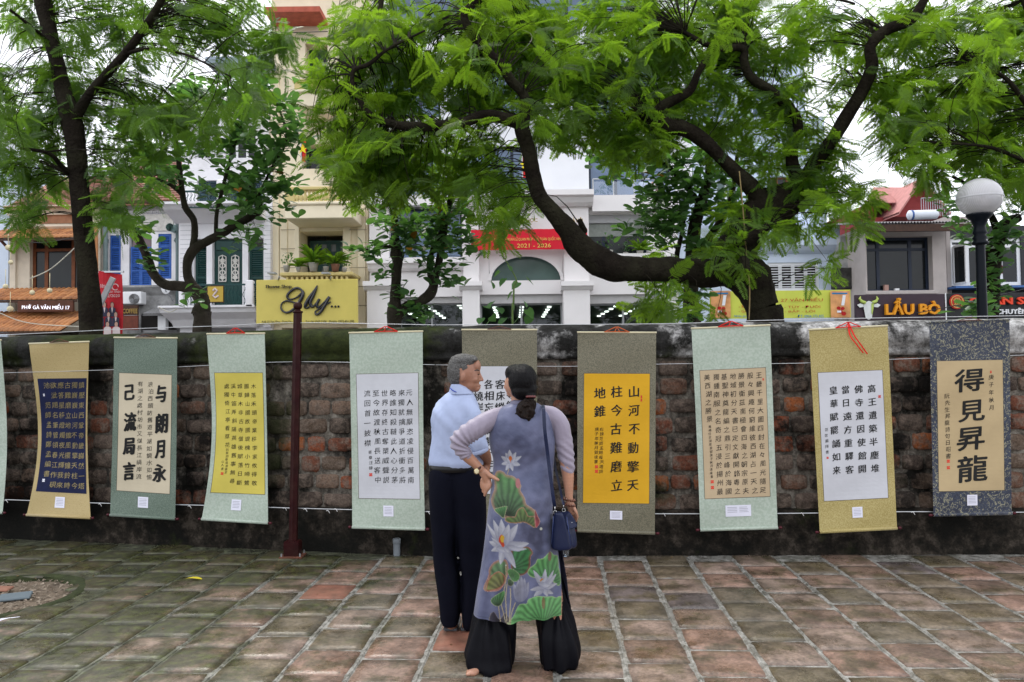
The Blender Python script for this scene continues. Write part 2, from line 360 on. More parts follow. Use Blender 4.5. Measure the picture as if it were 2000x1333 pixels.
# ------------------------------------------------------------------ courtyard paving
YAW = math.atan(78 / 1500); gu = Vector((math.cos(YAW), -math.sin(YAW), 0)); gv = Vector((math.sin(YAW), math.cos(YAW), 0))
pit_c = PG(-12, 1166); pit_r = (PG(136, 1166) - pit_c).length
def paving_mat(name, tile):
    m, t, b, o = _nodes(name)
    pos = N(t, 'ShaderNodeNewGeometry').outputs['Position']
    n1 = noise(t, 3.0, 8, rough=.65); n2 = noise(t, 14, 8, rough=.7); n3 = noise(t, 60, 6, rough=.6)
    if tile:
        oi = N(t, 'ShaderNodeObjectInfo'); isl = N(t, 'ShaderNodeNewGeometry').outputs['Random Per Island']
        ad = N(t, 'ShaderNodeMath', operation='ADD'); t.links.new(oi.outputs['Random'], ad.inputs[0]); t.links.new(isl, ad.inputs[1])
        fr = N(t, 'ShaderNodeMath', operation='FRACT'); t.links.new(ad.outputs[0], fr.inputs[0])
        base = ramp(t, fr.outputs[0], [(0, (0.255, 0.148, 0.108)), (.18, (0.173, 0.108, 0.078)), (.3, (0.247, 0.177, 0.141)), (.42, (0.103, 0.088, 0.056)), (.55, (0.222, 0.160, 0.125)), (.66, (0.136, 0.108, 0.067)), (.78, (0.230, 0.148, 0.113)), (.90, (0.099, 0.084, 0.089)), (.965, (0.213, 0.144, 0.108))], 'CONSTANT')
        base = mixc(t, .33, base, mixc(t, 1.0, ramp(t, n1, [(.3, (.07, .06, .04)), (.7, (.22, .155, .13))]), (1, 1, 1), 'MULTIPLY'))
        olive = ramp(t, noise(t, 4.2, 7, rough=.62), [(.50, (0, 0, 0)), (.60, (.75, .75, .75))])
        base = mixc(t, olive, base, (.085, .068, .036))
        sp = ramp(t, n3, [(.38, (.74, .74, .74)), (.62, (1.22, 1.22, 1.22))]); base = mixc(t, 1.0, base, sp, 'MULTIPLY')
        nb = noise(t, 5.5, 6, rough=.6); base = mixc(t, 1.0, base, ramp(t, nb, [(.4, (.62, .62, .6)), (.58, (1.2, 1.2, 1.2))]), 'MULTIPLY')
        sk_ = N(t, 'ShaderNodeTexVoronoi', i_Scale=42.0); t.links.new(pos, sk_.inputs['Vector'])
        base = mixc(t, ramp(t, sk_.outputs['Distance'], [(.07, (.55, .55, .55)), (.13, (0, 0, 0))]), base, (.26, .25, .22))
        sk2 = N(t, 'ShaderNodeTexVoronoi', i_Scale=17.0); t.links.new(pos, sk2.inputs['Vector'])
        base = mixc(t, ramp(t, sk2.outputs['Distance'], [(.06, (.7, .7, .7)), (.12, (0, 0, 0))]), base, (.025, .022, .016))
        at = N(t, 'ShaderNodeAttribute', attribute_name='edge')
        me_ = N(t, 'ShaderNodeMath', operation='ADD'); t.links.new(at.outputs['Fac'], me_.inputs[0]); t.links.new(n2, me_.inputs[1])
        ef = ramp(t, me_.outputs[0], [(1.0, (0, 0, 0)), (1.2, (.8, .8, .8))])
        base = mixc(t, ef, base, (.2, .192, .172))
    else:
        base = ramp(t, n2, [(.38, (.09, .086, .072)), (.5, (.23, .222, .20)), (.62, (.37, .36, .335))])
        sp = ramp(t, n3, [(.3, (.8, .8, .8)), (.7, (1.15, 1.15, 1.15))]); base = mixc(t, 1.0, base, sp, 'MULTIPLY')
    # moss: spreads from the planted side on the left and along the foot of the wall
    sx = N(t, 'ShaderNodeSeparateXYZ'); t.links.new(pos, sx.inputs[0])
    mrx = N(t, 'ShaderNodeMapRange', i_1=-.2, i_2=-2.8, i_3=-.055, i_4=.25); t.links.new(sx.outputs[0], mrx.inputs[0])
    mry = N(t, 'ShaderNodeMapRange', i_1=5.7, i_2=6.5, i_3=0, i_4=.1); t.links.new(sx.outputs[1], mry.inputs[0])
    a1 = N(t, 'ShaderNodeMath', operation='ADD'); t.links.new(mrx.outputs[0], a1.inputs[0]); t.links.new(mry.outputs[0], a1.inputs[1])
    n4 = noise(t, 1.7, 9, rough=.7); a2 = N(t, 'ShaderNodeMath', operation='ADD'); t.links.new(a1.outputs[0], a2.inputs[0]); t.links.new(n4, a2.inputs[1])
    mf = ramp(t, a2.outputs[0], [(.56, (0, 0, 0)), (.68, (.82, .82, .82))])
    moss = ramp(t, n2, [(.40, (.016, .020, .007)), (.52, (.034, .040, .014)), (.62, (.058, .075, .014))])
    base = mixc(t, mf, base, moss)
    t.links.new(base, b.inputs['Base Color'])
    rr = ramp(t, n1, [(.42, (.24, .24, .24)), (.58, (.55, .55, .55))]); t.links.new(rr, b.inputs['Roughness']); b.inputs['Specular IOR Level'].default_value = .5
    h = mixc(t, .5, n2, n3); bump(t, b, h, .55, .012); return m
mortar = paving_mat('paving_mortar', False); tile_m = paving_mat('paving_tile', True)

# mortar bed (one sheet up to the foot of the wall, hole for the planting pit)
V, F = [], []
x0, x1, y0, y1, st = -7.5, 7.5, -3.0, 8.2, .05
nx, ny = int((x1 - x0) / st) + 1, int((y1 - y0) / st) + 1
for j in range(ny):
    for i in range(nx):
        x = x0 + i * st; y = y0 + j * st
        V.append((x, y, .004 * mnoise.noise((x * 9, y * 9, 0)) + .003 * mnoise.noise((x * 30, y * 30, 2))))
for j in range(ny - 1):
    for i in range(nx - 1):
        x = x0 + (i + .5) * st; y = y0 + (j + .5) * st
        if (Vector((x, y, 0)) - pit_c).length < pit_r - .02: continue
        a = j * nx + i; F.append((a, a + 1, a + nx + 1, a + nx))
court = link('courtyard_paving', npmesh('courtyard_paving', V, F, mortar, True)); tag(court, kind='structure')

def tile_mesh(k):
    q = random.Random(k); n = 7; V, F, E = [], [], []
    for j in range(n):
        for i in range(n):
            u = i / (n - 1) - .5; v = j / (n - 1) - .5
            # worn, slightly irregular outline
            e = max(abs(u), abs(v)) * 2
            c = (abs(u) * 2) ** 10 * (abs(v) * 2) ** 10
            ju = .022 * mnoise.noise((k * 3.1 + i * .9, j * .9, 1)) * (1 if e > .9 else 0); jv = .022 * mnoise.noise((k * 7.3 + i * .9, j * .9, 5)) * (1 if e > .9 else 0)
            x = (u - math.copysign(.014 * c, u) + ju) * .332; y = (v - math.copysign(.014 * c, v) + jv) * .346
            z = .0095 - (.006 if e > .99 else 0) - .002 * (1 - e) + .0022 * mnoise.noise((k * 5.7 + u * 5, v * 5, 0))
            V.append((x, y, z)); E.append(max(0, (e - .62) / .38) ** 1.5)
    for j in range(n - 1):
        for i in range(n - 1):
            a = j * n + i; F.append((a, a + 1, a + n + 1, a + n))
    rim = [i for i in range(n)] + [j * n + n - 1 for j in range(1, n)] + [(n - 1) * n + i for i in range(n - 2, -1, -1)] + [j * n for j in range(n - 2, 0, -1)]
    b0 = len(V)
    for r in rim: V.append((V[r][0] * 1.01, V[r][1] * 1.01, -.01)); E.append(1)
    L = len(rim)
    for i in range(L): F.append((rim[i], b0 + i, b0 + (i + 1) % L, rim[(i + 1) % L]))
    me = npmesh('paving_tile', V, F, tile_m, True)
    at = me.attributes.new('edge', 'FLOAT', 'POINT'); at.data.foreach_set('value', E); return me, np.array(V), np.array(F), np.array(E)
TM = [tile_mesh(k) for k in range(8)]
# grid phase: a joint passes through photo point (1230,1333); a cross joint at (1200,1250)
c0 = PG(1230, 1333); r0 = PG(1205, 1250)
u0 = c0.dot(gu); v0 = r0.dot(gv); PT = .362
cand = []
for i in range(-21, 21):
    for j in range(-20, 16):
        cu_ = u0 + (i + .5) * PT; cv_ = v0 + (j + (.5 if i % 2 else 0) + .5) * PT + .03 * math.sin(i * 2.7)
        c = gu * cu_ + gv * cv_
        if (c - pit_c).length < pit_r + .10: continue
        s = (c - Bw).dot(dR); off = (c - Bw).dot(nR) if s > 0 else (c - Bw).dot(nL)
        if off < .12: continue
        px, py = to_px(c)
        vis = c.y > 3.3 and -90 < px < 2090 and 1040 < py < 1400
        cand.append((0 if vis else 1, c.length, c, i, j))
red_spots = [PG(887, 1250), PG(655, 1163)]
cand.sort(key=lambda a: (a[0], a[1])); tv, tf, te = [], [], []; nt_ = 0; nv_ = 0; red_done = []
for q, (hid, _, c, i, j) in enumerate(cand):
    rz = -YAW + rnd.uniform(-.025, .025) + rnd.choice((0, 0, 1, 1)) * math.pi
    M = Matrix.Translation(c + Vector((rnd.uniform(-.005, .005), rnd.uniform(-.005, .005), rnd.uniform(-.001, .003)))) @ Matrix.Rotation(rz, 4, 'Z') @ Matrix.Rotation(rnd.uniform(-.006, .006), 4, 'X')
    M = M @ Matrix.Diagonal((rnd.uniform(.95, 1.0), rnd.uniform(.96, 1.02), 1, 1))
    me, tV, tF, tE = TM[rnd.randrange(8)]
    if not hid and nt_ < 300:
        o = link('tile', me, court); o.matrix_basis = M; nt_ += 1
        if any((c - r_).length < .17 for r_ in red_spots) and len(red_done) < 3:
            red_done.append(1); m2 = me.copy(); m2.materials.clear(); m2.materials.append(mat('red_tile', (.21, .088, .058), .6, .45, 7, .3, 40, dirt=.4, dirtcol=(.10, .08, .05), dscale=5)); o.data = m2; o['label'] = 'brick red tile brighter than its neighbours'
    else:
        A = np.array(M); tv.append(tV @ A[:3, :3].T + A[:3, 3]); tf.append(tF + nv_); te.append(tE); nv_ += len(tV)
me = npmesh('outer_tiles', np.vstack(tv), np.vstack(tf), tile_m, True); at = me.attributes.new('edge', 'FLOAT', 'POINT'); at.data.foreach_set('value', np.concatenate(te).astype(np.float32))
o = link('outer_tiles', me, court); tag(o, kind='stuff')
# troweled strips in the long joints
m = MB()
for i in range(-20, 21):
    pts = []
    for k in range(70):
        c = gu * (u0 + i * PT + .006 * mnoise.noise((i * 3.3, k * .4, 0))) + gv * (-2.5 + k * .14)
        s = (c - Bw).dot(dR); off = (c - Bw).dot(nR) if s > 0 else (c - Bw).dot(nL)
        if off < .1: break
        if (c - pit_c).length < pit_r + .05: pts = []; continue
        pts.append(c)
    for a, b in zip(pts[:-1], pts[1:]):
        wv = .0085 + .004 * mnoise.noise(a * 6); z = .0055 + .003 * mnoise.noise(a * 3)
        z2 = .0055 + .003 * mnoise.noise(b * 3); wb = .0085 + .004 * mnoise.noise(b * 6)
        A = [a - gu * wv + Vector((0, 0, -.006)), a - gu * wv * .6 + Vector((0, 0, z)), a + gu * wv * .6 + Vector((0, 0, z)), a + gu * wv + Vector((0, 0, -.006))]
        B = [b - gu * wb + Vector((0, 0, -.006)), b - gu * wb * .6 + Vector((0, 0, z2)), b + gu * wb * .6 + Vector((0, 0, z2)), b + gu * wb + Vector((0, 0, -.006))]
        m.add(A + B, [(0, 4, 5, 1), (1, 5, 6, 2), (2, 6, 7, 3)])
o = m.build('joint_strips', mortar, court, True); tag(o, kind='stuff')

# planting pit
soil_m = mat('soil', (.17, .13, .095), .95, .35, 9, .8, 60, dirt=.3, dirtcol=(.06, .05, .03), dscale=5)
moss_m = mat('moss', (.030, .038, .012), .9, .4, 12, .8, 70)
m = MB()
n = 60
rings = []
for ri, (rr, z) in enumerate([(pit_r + .04, .002), (pit_r + .02, .009), (pit_r - .02, .010), (pit_r - .04, -.004), (pit_r - .05, -.035)]):
    rings.append([pit_c + Vector(((rr + .02 * mnoise.noise((math.cos(a) * 3, math.sin(a) * 3, ri * .2))) * math.cos(a), (rr + .02 * mnoise.noise((math.cos(a) * 3, math.sin(a) * 3, ri * .2))) * math.sin(a), z)) for a in [2 * math.pi * k / n for k in range(n)]])
for a, b in zip(rings[:-1], rings[1:]):
    for k in range(n): m.quad(a[k], b[k], b[(k + 1) % n], a[(k + 1) % n])
o = m.build('pit_rim', moss_m, None, True); tag(o, kind='structure')
V, F = [], []
for j in range(60):
    for i in range(60):
        x = (i / 59 - .5) * 2 * pit_r; y = (j / 59 - .5) * 2 * pit_r; p = pit_c + Vector((x, y, 0))
        V.append((p.x, p.y, -.03 + .014 * mnoise.noise(p * 9) + .008 * mnoise.noise(p * 30)))
for j in range(59):
    for i in range(59):
        a = j * 60 + i; F.append((a, a + 1, a + 61, a + 60))
o = link('soil_bed', npmesh('soil_bed', V, F, soil_m, True)); tag(o, kind='structure')
gr_m = mat('gravel_chips', (.27, .22, .17), .9, .4, 30); m = MB()
for k in range(900):
    a = rnd.uniform(0, 6.28); r = pit_r * .95 * math.sqrt(rnd.random()); p = pit_c + Vector((r * math.cos(a), r * math.sin(a), -.018)); s = rnd.uniform(.004, .013)
    vs_ = [p + Vector((rnd.gauss(0, s), rnd.gauss(0, s), rnd.gauss(0, s * .5))) for _ in range(4)]; m.add(vs_, [(0, 1, 2), (0, 2, 3), (0, 3, 1), (1, 3, 2)])
o = m.build('gravel', gr_m); tag(o, kind='stuff')

# ------------------------------------------------------------------ the old brick wall
wall = thing('brick_wall', 'long weathered brick boundary wall with mossy rendered coping behind the hanging scrolls', 'wall', tuple(Bw))
def wallmat(name, base_stops, moss_amt=.5, dark=.5, bs=.6, lm=.0):
    m, t, b, o = _nodes(name)
    n1 = noise(t, 1.3, 9, rough=.7); n2 = noise(t, 9, 8, rough=.7); n3 = noise(t, 55, 6, rough=.6); n4 = noise(t, .8, 6, rough=.65)
    base = ramp(t, n2, base_stops)
    sp = ramp(t, n3, [(.3, (.65, .65, .65)), (.7, (1.3, 1.3, 1.3))]); base = mixc(t, 1.0, base, sp, 'MULTIPLY')
    sx = N(t, 'ShaderNodeSeparateXYZ'); t.links.new(N(t, 'ShaderNodeNewGeometry').outputs['Position'], sx.inputs[0])
    mrx = N(t, 'ShaderNodeMapRange', i_1=2.2, i_2=-1.0, i_3=0, i_4=lm); t.links.new(sx.outputs[0], mrx.inputs[0])
    ad1 = N(t, 'ShaderNodeMath', operation='ADD'); t.links.new(n1, ad1.inputs[0]); t.links.new(mrx.outputs[0], ad1.inputs[1])
    ad4 = N(t, 'ShaderNodeMath', operation='ADD'); t.links.new(n4, ad4.inputs[0]); t.links.new(mrx.outputs[0], ad4.inputs[1])
    df = ramp(t, ad1.outputs[0], [(.60 - dark * .2, (0, 0, 0)), (.68 - dark * .2, (.94, .94, .94))]); base = mixc(t, df, base, (.006, .006, .005))
    mf = ramp(t, ad4.outputs[0], [(.66 - moss_amt * .2, (0, 0, 0)), (.74 - moss_amt * .2, (.9, .9, .9))])
    base = mixc(t, mf, base, ramp(t, n2, [(.35, (.012, .016, .006)), (.7, (.045, .058, .012))]))
    t.links.new(base, b.inputs['Base Color']); b.inputs['Roughness'].default_value = .85; b.inputs['Specular IOR Level'].default_value = .1
    h = mixc(t, .5, n2, n3); bump(t, b, h, bs, .02); return m
wm_mortar = wallmat('wall_mortar', [(.38, (.045, .04, .035)), (.5, (.135, .12, .10)), (.62, (.26, .235, .20))], .2, .45)
wm_cap = wallmat('wall_coping', [(.38, (.15, .145, .14)), (.5, (.36, .35, .34)), (.6, (.55, .54, .53))], .50, .62, .6, .13)
wm_plinth = wallmat('wall_plinth', [(.38, (.007, .0065, .005)), (.52, (.022, .018, .014)), (.62, (.055, .045, .036))], .45, .6, .6, .02)
def brickmat():
    m, t, b, o = _nodes('old_brick')
    oi = N(t, 'ShaderNodeObjectInfo'); isl = N(t, 'ShaderNodeNewGeometry').outputs['Random Per Island']
    ad = N(t, 'ShaderNodeMath', operation='ADD'); t.links.new(oi.outputs['Random'], ad.inputs[0]); t.links.new(isl, ad.inputs[1])
    fr = N(t, 'ShaderNodeMath', operation='FRACT'); t.links.new(ad.outputs[0], fr.inputs[0])
    c = ramp(t, fr.outputs[0], [(0, (0.156, 0.051, 0.028)), (.12, (0.101, 0.070, 0.050)), (.26, (0.048, 0.038, 0.031)), (.40, (0.138, 0.070, 0.046)), (.50, (0.313, 0.090, 0.026)), (.56, (0.055, 0.041, 0.034)), (.68, (0.184, 0.123, 0.089)), (.76, (0.115, 0.086, 0.070)), (.86, (0.276, 0.070, 0.028)), (.91, (0.028, 0.024, 0.021))], 'CONSTANT')
    n1 = noise(t, 1.3, 9, rough=.7); n2 = noise(t, 12, 8, rough=.7); n3 = noise(t, 60, 6); n4 = noise(t, .8, 6, rough=.65)
    c = mixc(t, ramp(t, n2, [(.45, (.12, .12, .12)), (.58, (.85, .85, .85))]), c, (.175, .135, .108))
    c = mixc(t, 1.0, c, ramp(t, n3, [(.3, (.65, .65, .65)), (.7, (1.3, 1.3, 1.3))]), 'MULTIPLY')
    c = mixc(t, ramp(t, n1, [(.51, (0, 0, 0)), (.60, (.94, .94, .94))]), c, (.006, .0055, .005))
    c = mixc(t, ramp(t, n4, [(.57, (0, 0, 0)), (.66, (.8, .8, .8))]), c, (.025, .032, .011))
    t.links.new(c, b.inputs['Base Color']); b.inputs['Roughness'].default_value = .85; b.inputs['Specular IOR Level'].default_value = .1
    bump(t, b, mixc(t, .5, n2, n3), .8, .02); return m
brick_m = brickmat()
S0, S1 = -8.5, 7.5
slist = sorted(set([S0 + i * .06 for i in range(int((S1 - S0) / .06) + 1)] + [0.0]))
def strip(profile, name, material, amp=.006, fr_=5, step=1, smooth=True):
    sl = slist[::step] if 0.0 in slist[::step] else sorted(set(slist[::step] + [0.0]))
    V, F = [], []; n = len(profile)
    for s in sl:
        for (off, z) in profile:
            p = WL(s, off, z); d = amp * mnoise.noise(Vector((s * fr_, z * fr_, off * fr_))) + amp * .5 * mnoise.noise(Vector((s * fr_ * 4, z * fr_ * 4, off)))
            V.append(WL(s, off + d, z + d * .4))
    for i in range(len(sl) - 1):
        for k in range(n - 1):
            a = i * n + k; F.append((a, a + n, a + n + 1, a + 1))
    return link(name, npmesh(name, V, F, material, smooth), wall)
zs = [.3 + .04 * i for i in range(36)]
strip([(-.075, z) for z in zs], 'mortar_face', wm_mortar, .016, 7)
strip([(-.40, z) for z in (0, .9, 1.9)], 'rear_face', wm_mortar, .01, 3, 3)
strip([(-.1, .375), (-.03, .37), (-.012, .345), (-.004, .28), (0, .18), (.004, .08), (.012, -.02)], 'plinth', wm_plinth, .011, 4)
# coping: sloped underside ledge, upright face, rounded top
cp = [(-.09, 1.655), (-.03, 1.66), (-.02, 1.69), (-.026, 1.715), (-.014, 1.735), (.005, 1.76), (.016, 1.80), (.016, 1.845), (.004, 1.885), (-.03, 1.92), (-.08, 1.945), (-.15, 1.957), (-.23, 1.957), (-.32, 1.94), (-.38, 1.90), (-.41, 1.84), (-.40, 1.74)]
strip(cp, 'coping', wm_cap, .015, 5)
def brick_mesh(k):
    V, F = [], []; nx, nz = 7, 5
    for j in range(nz):
        for i in range(nx):
            u = i / (nx - 1) - .5; v = j / (nz - 1) - .5
            e = max((abs(u) * 2) ** 9, (abs(v) * 2) ** 6); c = (abs(u) * 2) ** 8 * (abs(v) * 2) ** 6
            x = u - math.copysign(.035 * c, u) + .03 * mnoise.noise((k * 9.1 + i, j * 1.0, 0)); z = v - math.copysign(.07 * c, v) + .08 * mnoise.noise((k * 4.1 + i * .9, j, 3))
            y = -.5 + .55 * e + .42 * mnoise.noise((k * 2.3 + u * 4, v * 3, 7))
            V.append((x, y, z))
    for j in range(nz - 1):
        for i in range(nx - 1):
            a = j * nx + i; F.append((a, a + 1, a + nx + 1, a + nx))
    rim = [i for i in range(nx)] + [j * nx + nx - 1 for j in range(1, nz)] + [(nz - 1) * nx + i for i in range(nx - 2, -1, -1)] + [j * nx for j in range(nz - 2, 0, -1)]
    b0 = len(V); L = len(rim)
    for r in rim: V.append((V[r][0] * 1.04, 1.6, V[r][2] * 1.05))
    for i in range(L): F.append((rim[i], b0 + i, b0 + (i + 1) % L, rim[(i + 1) % L]))
    return npmesh('brick', V, F, brick_m, True), np.array(V), np.array(F)
BMs = [brick_mesh(k) for k in range(14)]
rows = 8; rp = 1.30 / rows; blist = []
for r in range(rows + 1):
    s = S0 + rnd.uniform(0, .2); zc = .355 + rp * (r + .5)
    if r == rows: zc = 1.69
    while s < S1:
        L = rnd.choice((.17, .2, .23, .25, .28)) * rnd.uniform(.92, 1.08)
        h = (rp - .036) * rnd.uniform(.88, 1.08) if r < rows else .05
        sc_ = s + L / 2
        if r < rows and not (-L < sc_ < L and s < 0 < s + L): blist.append((sc_, zc + rnd.uniform(-.008, .008), L, h, rnd.uniform(-.004, .010)))
        s += L + rnd.uniform(.02, .045)
blist = [b for b in blist if not (rnd.random() < .025)]
blist.sort(key=lambda b: 0 if -20 < to_px(WL(b[0], 0, b[1]))[0] < 2020 else 1)
def hidden_by_scroll(b):
    x, y = to_px(WL(b[0], -.06, b[1]))
    for q in SC:
        a = q['m']
        if max(a[0][0], a[3][0]) + 14 < x < min(a[1][0], a[2][0]) - 14 and y < 1010: return True
    return False
bv, bf, nb, nv_ = [], [], 0, 0
blist.sort(key=lambda b: (0 if -20 < to_px(WL(b[0], 0, b[1]))[0] < 2020 else 1, 1 if hidden_by_scroll(b) else 0))
for b in blist:
    p = WL(b[0], -.055 + b[4], b[1]); d = dL if b[0] < 0 else dR
    M = Matrix.Translation(p) @ Matrix.Rotation(math.atan2(d.y, d.x), 4, 'Z') @ Matrix.Rotation(rnd.uniform(-.03, .03), 4, 'Y') @ Matrix.Diagonal((b[2], .028, b[3], 1))
    if rnd.random() < .5: M = M @ Matrix.Rotation(math.pi, 4, 'Y')
    me, bV, bF = BMs[rnd.randrange(14)]
    px = to_px(p)[0]
    if -20 < px < 2020 and nb < 300: o = link('brick', me, wall); o.matrix_basis = M; nb += 1
    else: A = np.array(M); bv.append(bV @ A[:3, :3].T + A[:3, 3]); bf.append(bF + nv_); nv_ += len(bV)
o = link('outer_bricks', npmesh('outer_bricks', np.vstack(bv), np.vstack(bf), brick_m, True), wall); tag(o, kind='stuff')

# ------------------------------------------------------------------ post, wires
OFF = .22
def PW(px, py, off=OFF):
    if px < 850: return PP(px, py, Bw + nL * off, nL)
    return PP(px, py, Bw + nR * off, nR)
post_m = mat('post_paint', (.022, .003, .004), .42, .3, 9, .25, 30, spec=.12, dirt=.3, dirtcol=(.06, .03, .02), dscale=7)
pb = PW(572, 1088); pb.z = 0
post = thing('post', 'dark red iron post with a ball finial, bolted to the paving', 'post', tuple(pb))
top = PW(581, 612)
m = MB()
H = top.z
shf = Vector((.0, 0, 0)); lean = Vector((top.x - PW(572, 1060).x, 0, 0)) * 1.0
def pp_(z): return pb + Vector((lean.x * z / H, 0, z))
w2 = .033
for a in range(8): pass
prof = [(.036, .0), (.036, H)]
N8 = 12
ring0, ring1 = [], []
for k in range(N8):
    a = 2 * math.pi * k / N8; r = .037 if k % 2 else .031
    ring0.append(pp_(.12) + Vector((r * math.cos(a), r * math.sin(a), 0))); ring1.append(pp_(H) + Vector((r * math.cos(a), r * math.sin(a), 0)))
m.add(ring0 + ring1, [(k, (k + 1) % N8, N8 + (k + 1) % N8, N8 + k) for k in range(N8)] + [tuple(range(N8, 2 * N8))])
m.build('shaft', post_m, post)
o = MB().box(pb.x - .065, pb.x + .065, pb.y - .055, pb.y + .055, .012, .14).build('sleeve', post_m, post); bevel(o, .006, 2)
o = MB().box(pb.x - .095, pb.x + .095, pb.y - .08, pb.y + .08, .006, .018).build('base_plate', mat('rust', (.13, .05, .03), .8, .4, 20), post)
for sx in (-1, 1):
    for sy in (-1, 1): MB().tube([pb + Vector((sx * .078, sy * .064, .015)), pb + Vector((sx * .078, sy * .064, .045))], .007, 6).build('bolt', steel, post)
fb = pp_(H)
m = MB().lathe(fb, [(.037, 0), (.044, .006), (.044, .014), (.030, .02), (.020, .028), (.022, .032)], 20)
m.build('collar', post_m, post, True)
MB().ell(fb + Vector((0, 0, .062)), .038, 20).build('finial_ball', post_m, post, True)

wire_m = mat('galvanised_wire', (.55, .56, .58), .35, .1, 20, metal=.5)
def wire(name, label, pts, r=.0022, group=None, off=OFF, mt=None, cat='wire'):
    q = [PW(x, y, off) for x, y in pts]
    mm = MB().tube(catmull(q, 5), r, 6); o = mm.build(name, mt or wire_m, None, True); tag(o, label, cat, group); return o
wire('wire', 'topmost steel wire strung along the coping that carries the scroll cords', [(-150, 660), (0, 655), (250, 643), (430, 637), (577, 631), (849, 635)], .003)
wire('wire', 'topmost steel wire right of the couple, running up to the picture edge', [(851, 635), (1280, 633), (1500, 626), (1750, 621), (2000, 617), (2150, 613)], .003)
wire('wire', 'middle steel wire passing behind the scrolls left of the couple', [(-150, 736), (0, 729), (180, 724), (350, 717), (577, 707), (849, 713)], .0022, off=OFF - .03)
wire('wire', 'middle steel wire passing behind the scrolls right of the couple', [(851, 713), (1110, 716), (1320, 711), (1555, 710), (1750, 702), (2000, 694), (2150, 690)], .0022, off=OFF - .03)
wire('wire', 'lowest steel wire left of the couple with twisted tie ends', [(-150, 972), (0, 976), (190, 983), (380, 987), (577, 993), (690, 996), (849, 1000)], .004, off=OFF - .035)
wire('wire', 'lowest steel wire right of the couple behind the scroll bottoms', [(851, 1000), (1110, 1003), (1320, 1004), (1560, 1003), (1760, 1000), (1990, 1001), (2150, 1001)], .004, off=OFF - .035)
tie_m = mat('white_tie', (.75, .75, .75), .5)
for (x, y) in ((12, 978), (195, 985), (370, 989), (556, 993), (596, 995), (640, 998), (655, 995), (835, 1000), (1295, 1004), (1565, 1003), (1782, 1001), (1120, 1003)):
    p = PW(x, y, OFF - .035); mm = MB().tube([p + Vector((-.012, -.004, -.002)), p + Vector((0, -.008, .006)), p + Vector((.01, -.004, -.004)), p + Vector((.018, -.004, -.02))], .003, 5)
    o = mm.build('wire_tie', tie_m, None, True); tag(o, 'white plastic tie twisted round the lowest wire in front of the wall', 'wire tie', 'white ties on the lowest wire')

# pipes standing at the foot of the wall
pvc = mat('pvc_grey', (.17, .19, .21), .45, .1, 10)
pp0 = PG(775, 1087); h = (PP(775, 1052, pp0, Vector((0, -1, 0))) - pp0).z
pipe = thing('drain_pipe', 'short grey plastic pipe stub with a cap standing at the foot of the wall', 'pipe', tuple(pp0))
MB().lathe(pp0, [(.029, -.02), (.029, h - .04)], 16).build('tube', pvc, pipe, True)
MB().lathe(pp0, [(.029, h - .045), (.034, h - .04), (.034, h - .004), (.03, h), (0, h)], 16).build('cap', pvc, pipe, True)
pp1 = PG(1694, 1083); o = MB().lathe(pp1, [(.011, -.02), (.011, .42), (0, .42)], 10).build('drain_pipe', mat('pvc_dark', (.09, .11, .13), .45), None, True)
tag(o, 'thin dark grey upright pipe below the mustard gold scroll', 'pipe')

# ------------------------------------------------------------------ scrolls
def silk(name, a, bcol, scale, kind='noise', ctr=(.42, .58)):
    m, t, b, o = _nodes(name); vec = N(t, 'ShaderNodeNewGeometry').outputs['Position']
    if kind == 'vor':
        v = N(t, 'ShaderNodeTexVoronoi', i_Scale=scale, feature='DISTANCE_TO_EDGE'); t.links.new(vec, v.inputs['Vector']); f = v.outputs['Distance']
        c = ramp(t, f, [(.05, a), (.12, bcol)])
    elif kind == 'brocade':
        nz_ = N(t, 'ShaderNodeTexNoise', i_Scale=scale * .55, i_Detail=3, i_Distortion=2.2); t.links.new(vec, nz_.inputs['Vector'])
        c = ramp(t, nz_.outputs['Fac'], [(.44, (.012, .017, .035)), (.47, (.045, .06, .10)), (.50, (.012, .017, .035)), (.55, (.02, .03, .06)), (.575, (.30, .28, .18)), (.62, (.22, .21, .14)), (.64, (.015, .02, .04))])
    else:
        f = noise(t, scale, 3); c = ramp(t, f, [(ctr[0], a), (ctr[1], bcol)])
    t.links.new(c, b.inputs['Base Color']); b.inputs['Roughness'].default_value = .55; b.inputs['Sheen Weight'].default_value = .15
    bump(t, b, noise(t, 380, 2), .06, .002); MC[name] = m; return m
silk('silk_gold', (0.347, 0.257, 0.098), (0.423, 0.325, 0.144), 95, 'vor'); silk('silk_sage', (0.077, 0.113, 0.086), (0.144, 0.194, 0.149), 150)
silk('silk_mint', (0.325, 0.393, 0.318), (0.401, 0.461, 0.393), 60); silk('silk_olive', (0.098, 0.091, 0.057), (0.182, 0.167, 0.110), 130)
silk('silk_mustard', (0.318, 0.249, 0.076), (0.423, 0.347, 0.136), 110); silk('brocade', None, None, 46, 'brocade')
def paper(name, col, v=.03): return mat(name, col, .8, v, 14, .05, 120)
paper('paper_white', (0.529, 0.536, 0.574)); paper('paper_navy', (0.005, 0.009, 0.045), .2); paper('paper_cream', (0.529, 0.461, 0.340)); paper('paper_yellow', (0.560, 0.469, 0.091))
paper('paper_orange', (0.605, 0.333, 0.015)); paper('paper_beige', (0.469, 0.363, 0.234)); paper('paper_tan', (0.454, 0.347, 0.196))
mat('ink', (.008, .008, .008), .6, .05); mat('gold_ink', (.27, .215, .095), .4, .1, metal=.3); mat('seal_red', (.62, .05, .03), .7, .1); mat('label_white', (.70, .70, .80), .7, .02)
mat('roller_cream', (.62, .56, .38), .5, .05); mat('knob_red', (.06, .006, .012), .25, .1); mat('print_grey', (.30, .30, .36), .7)
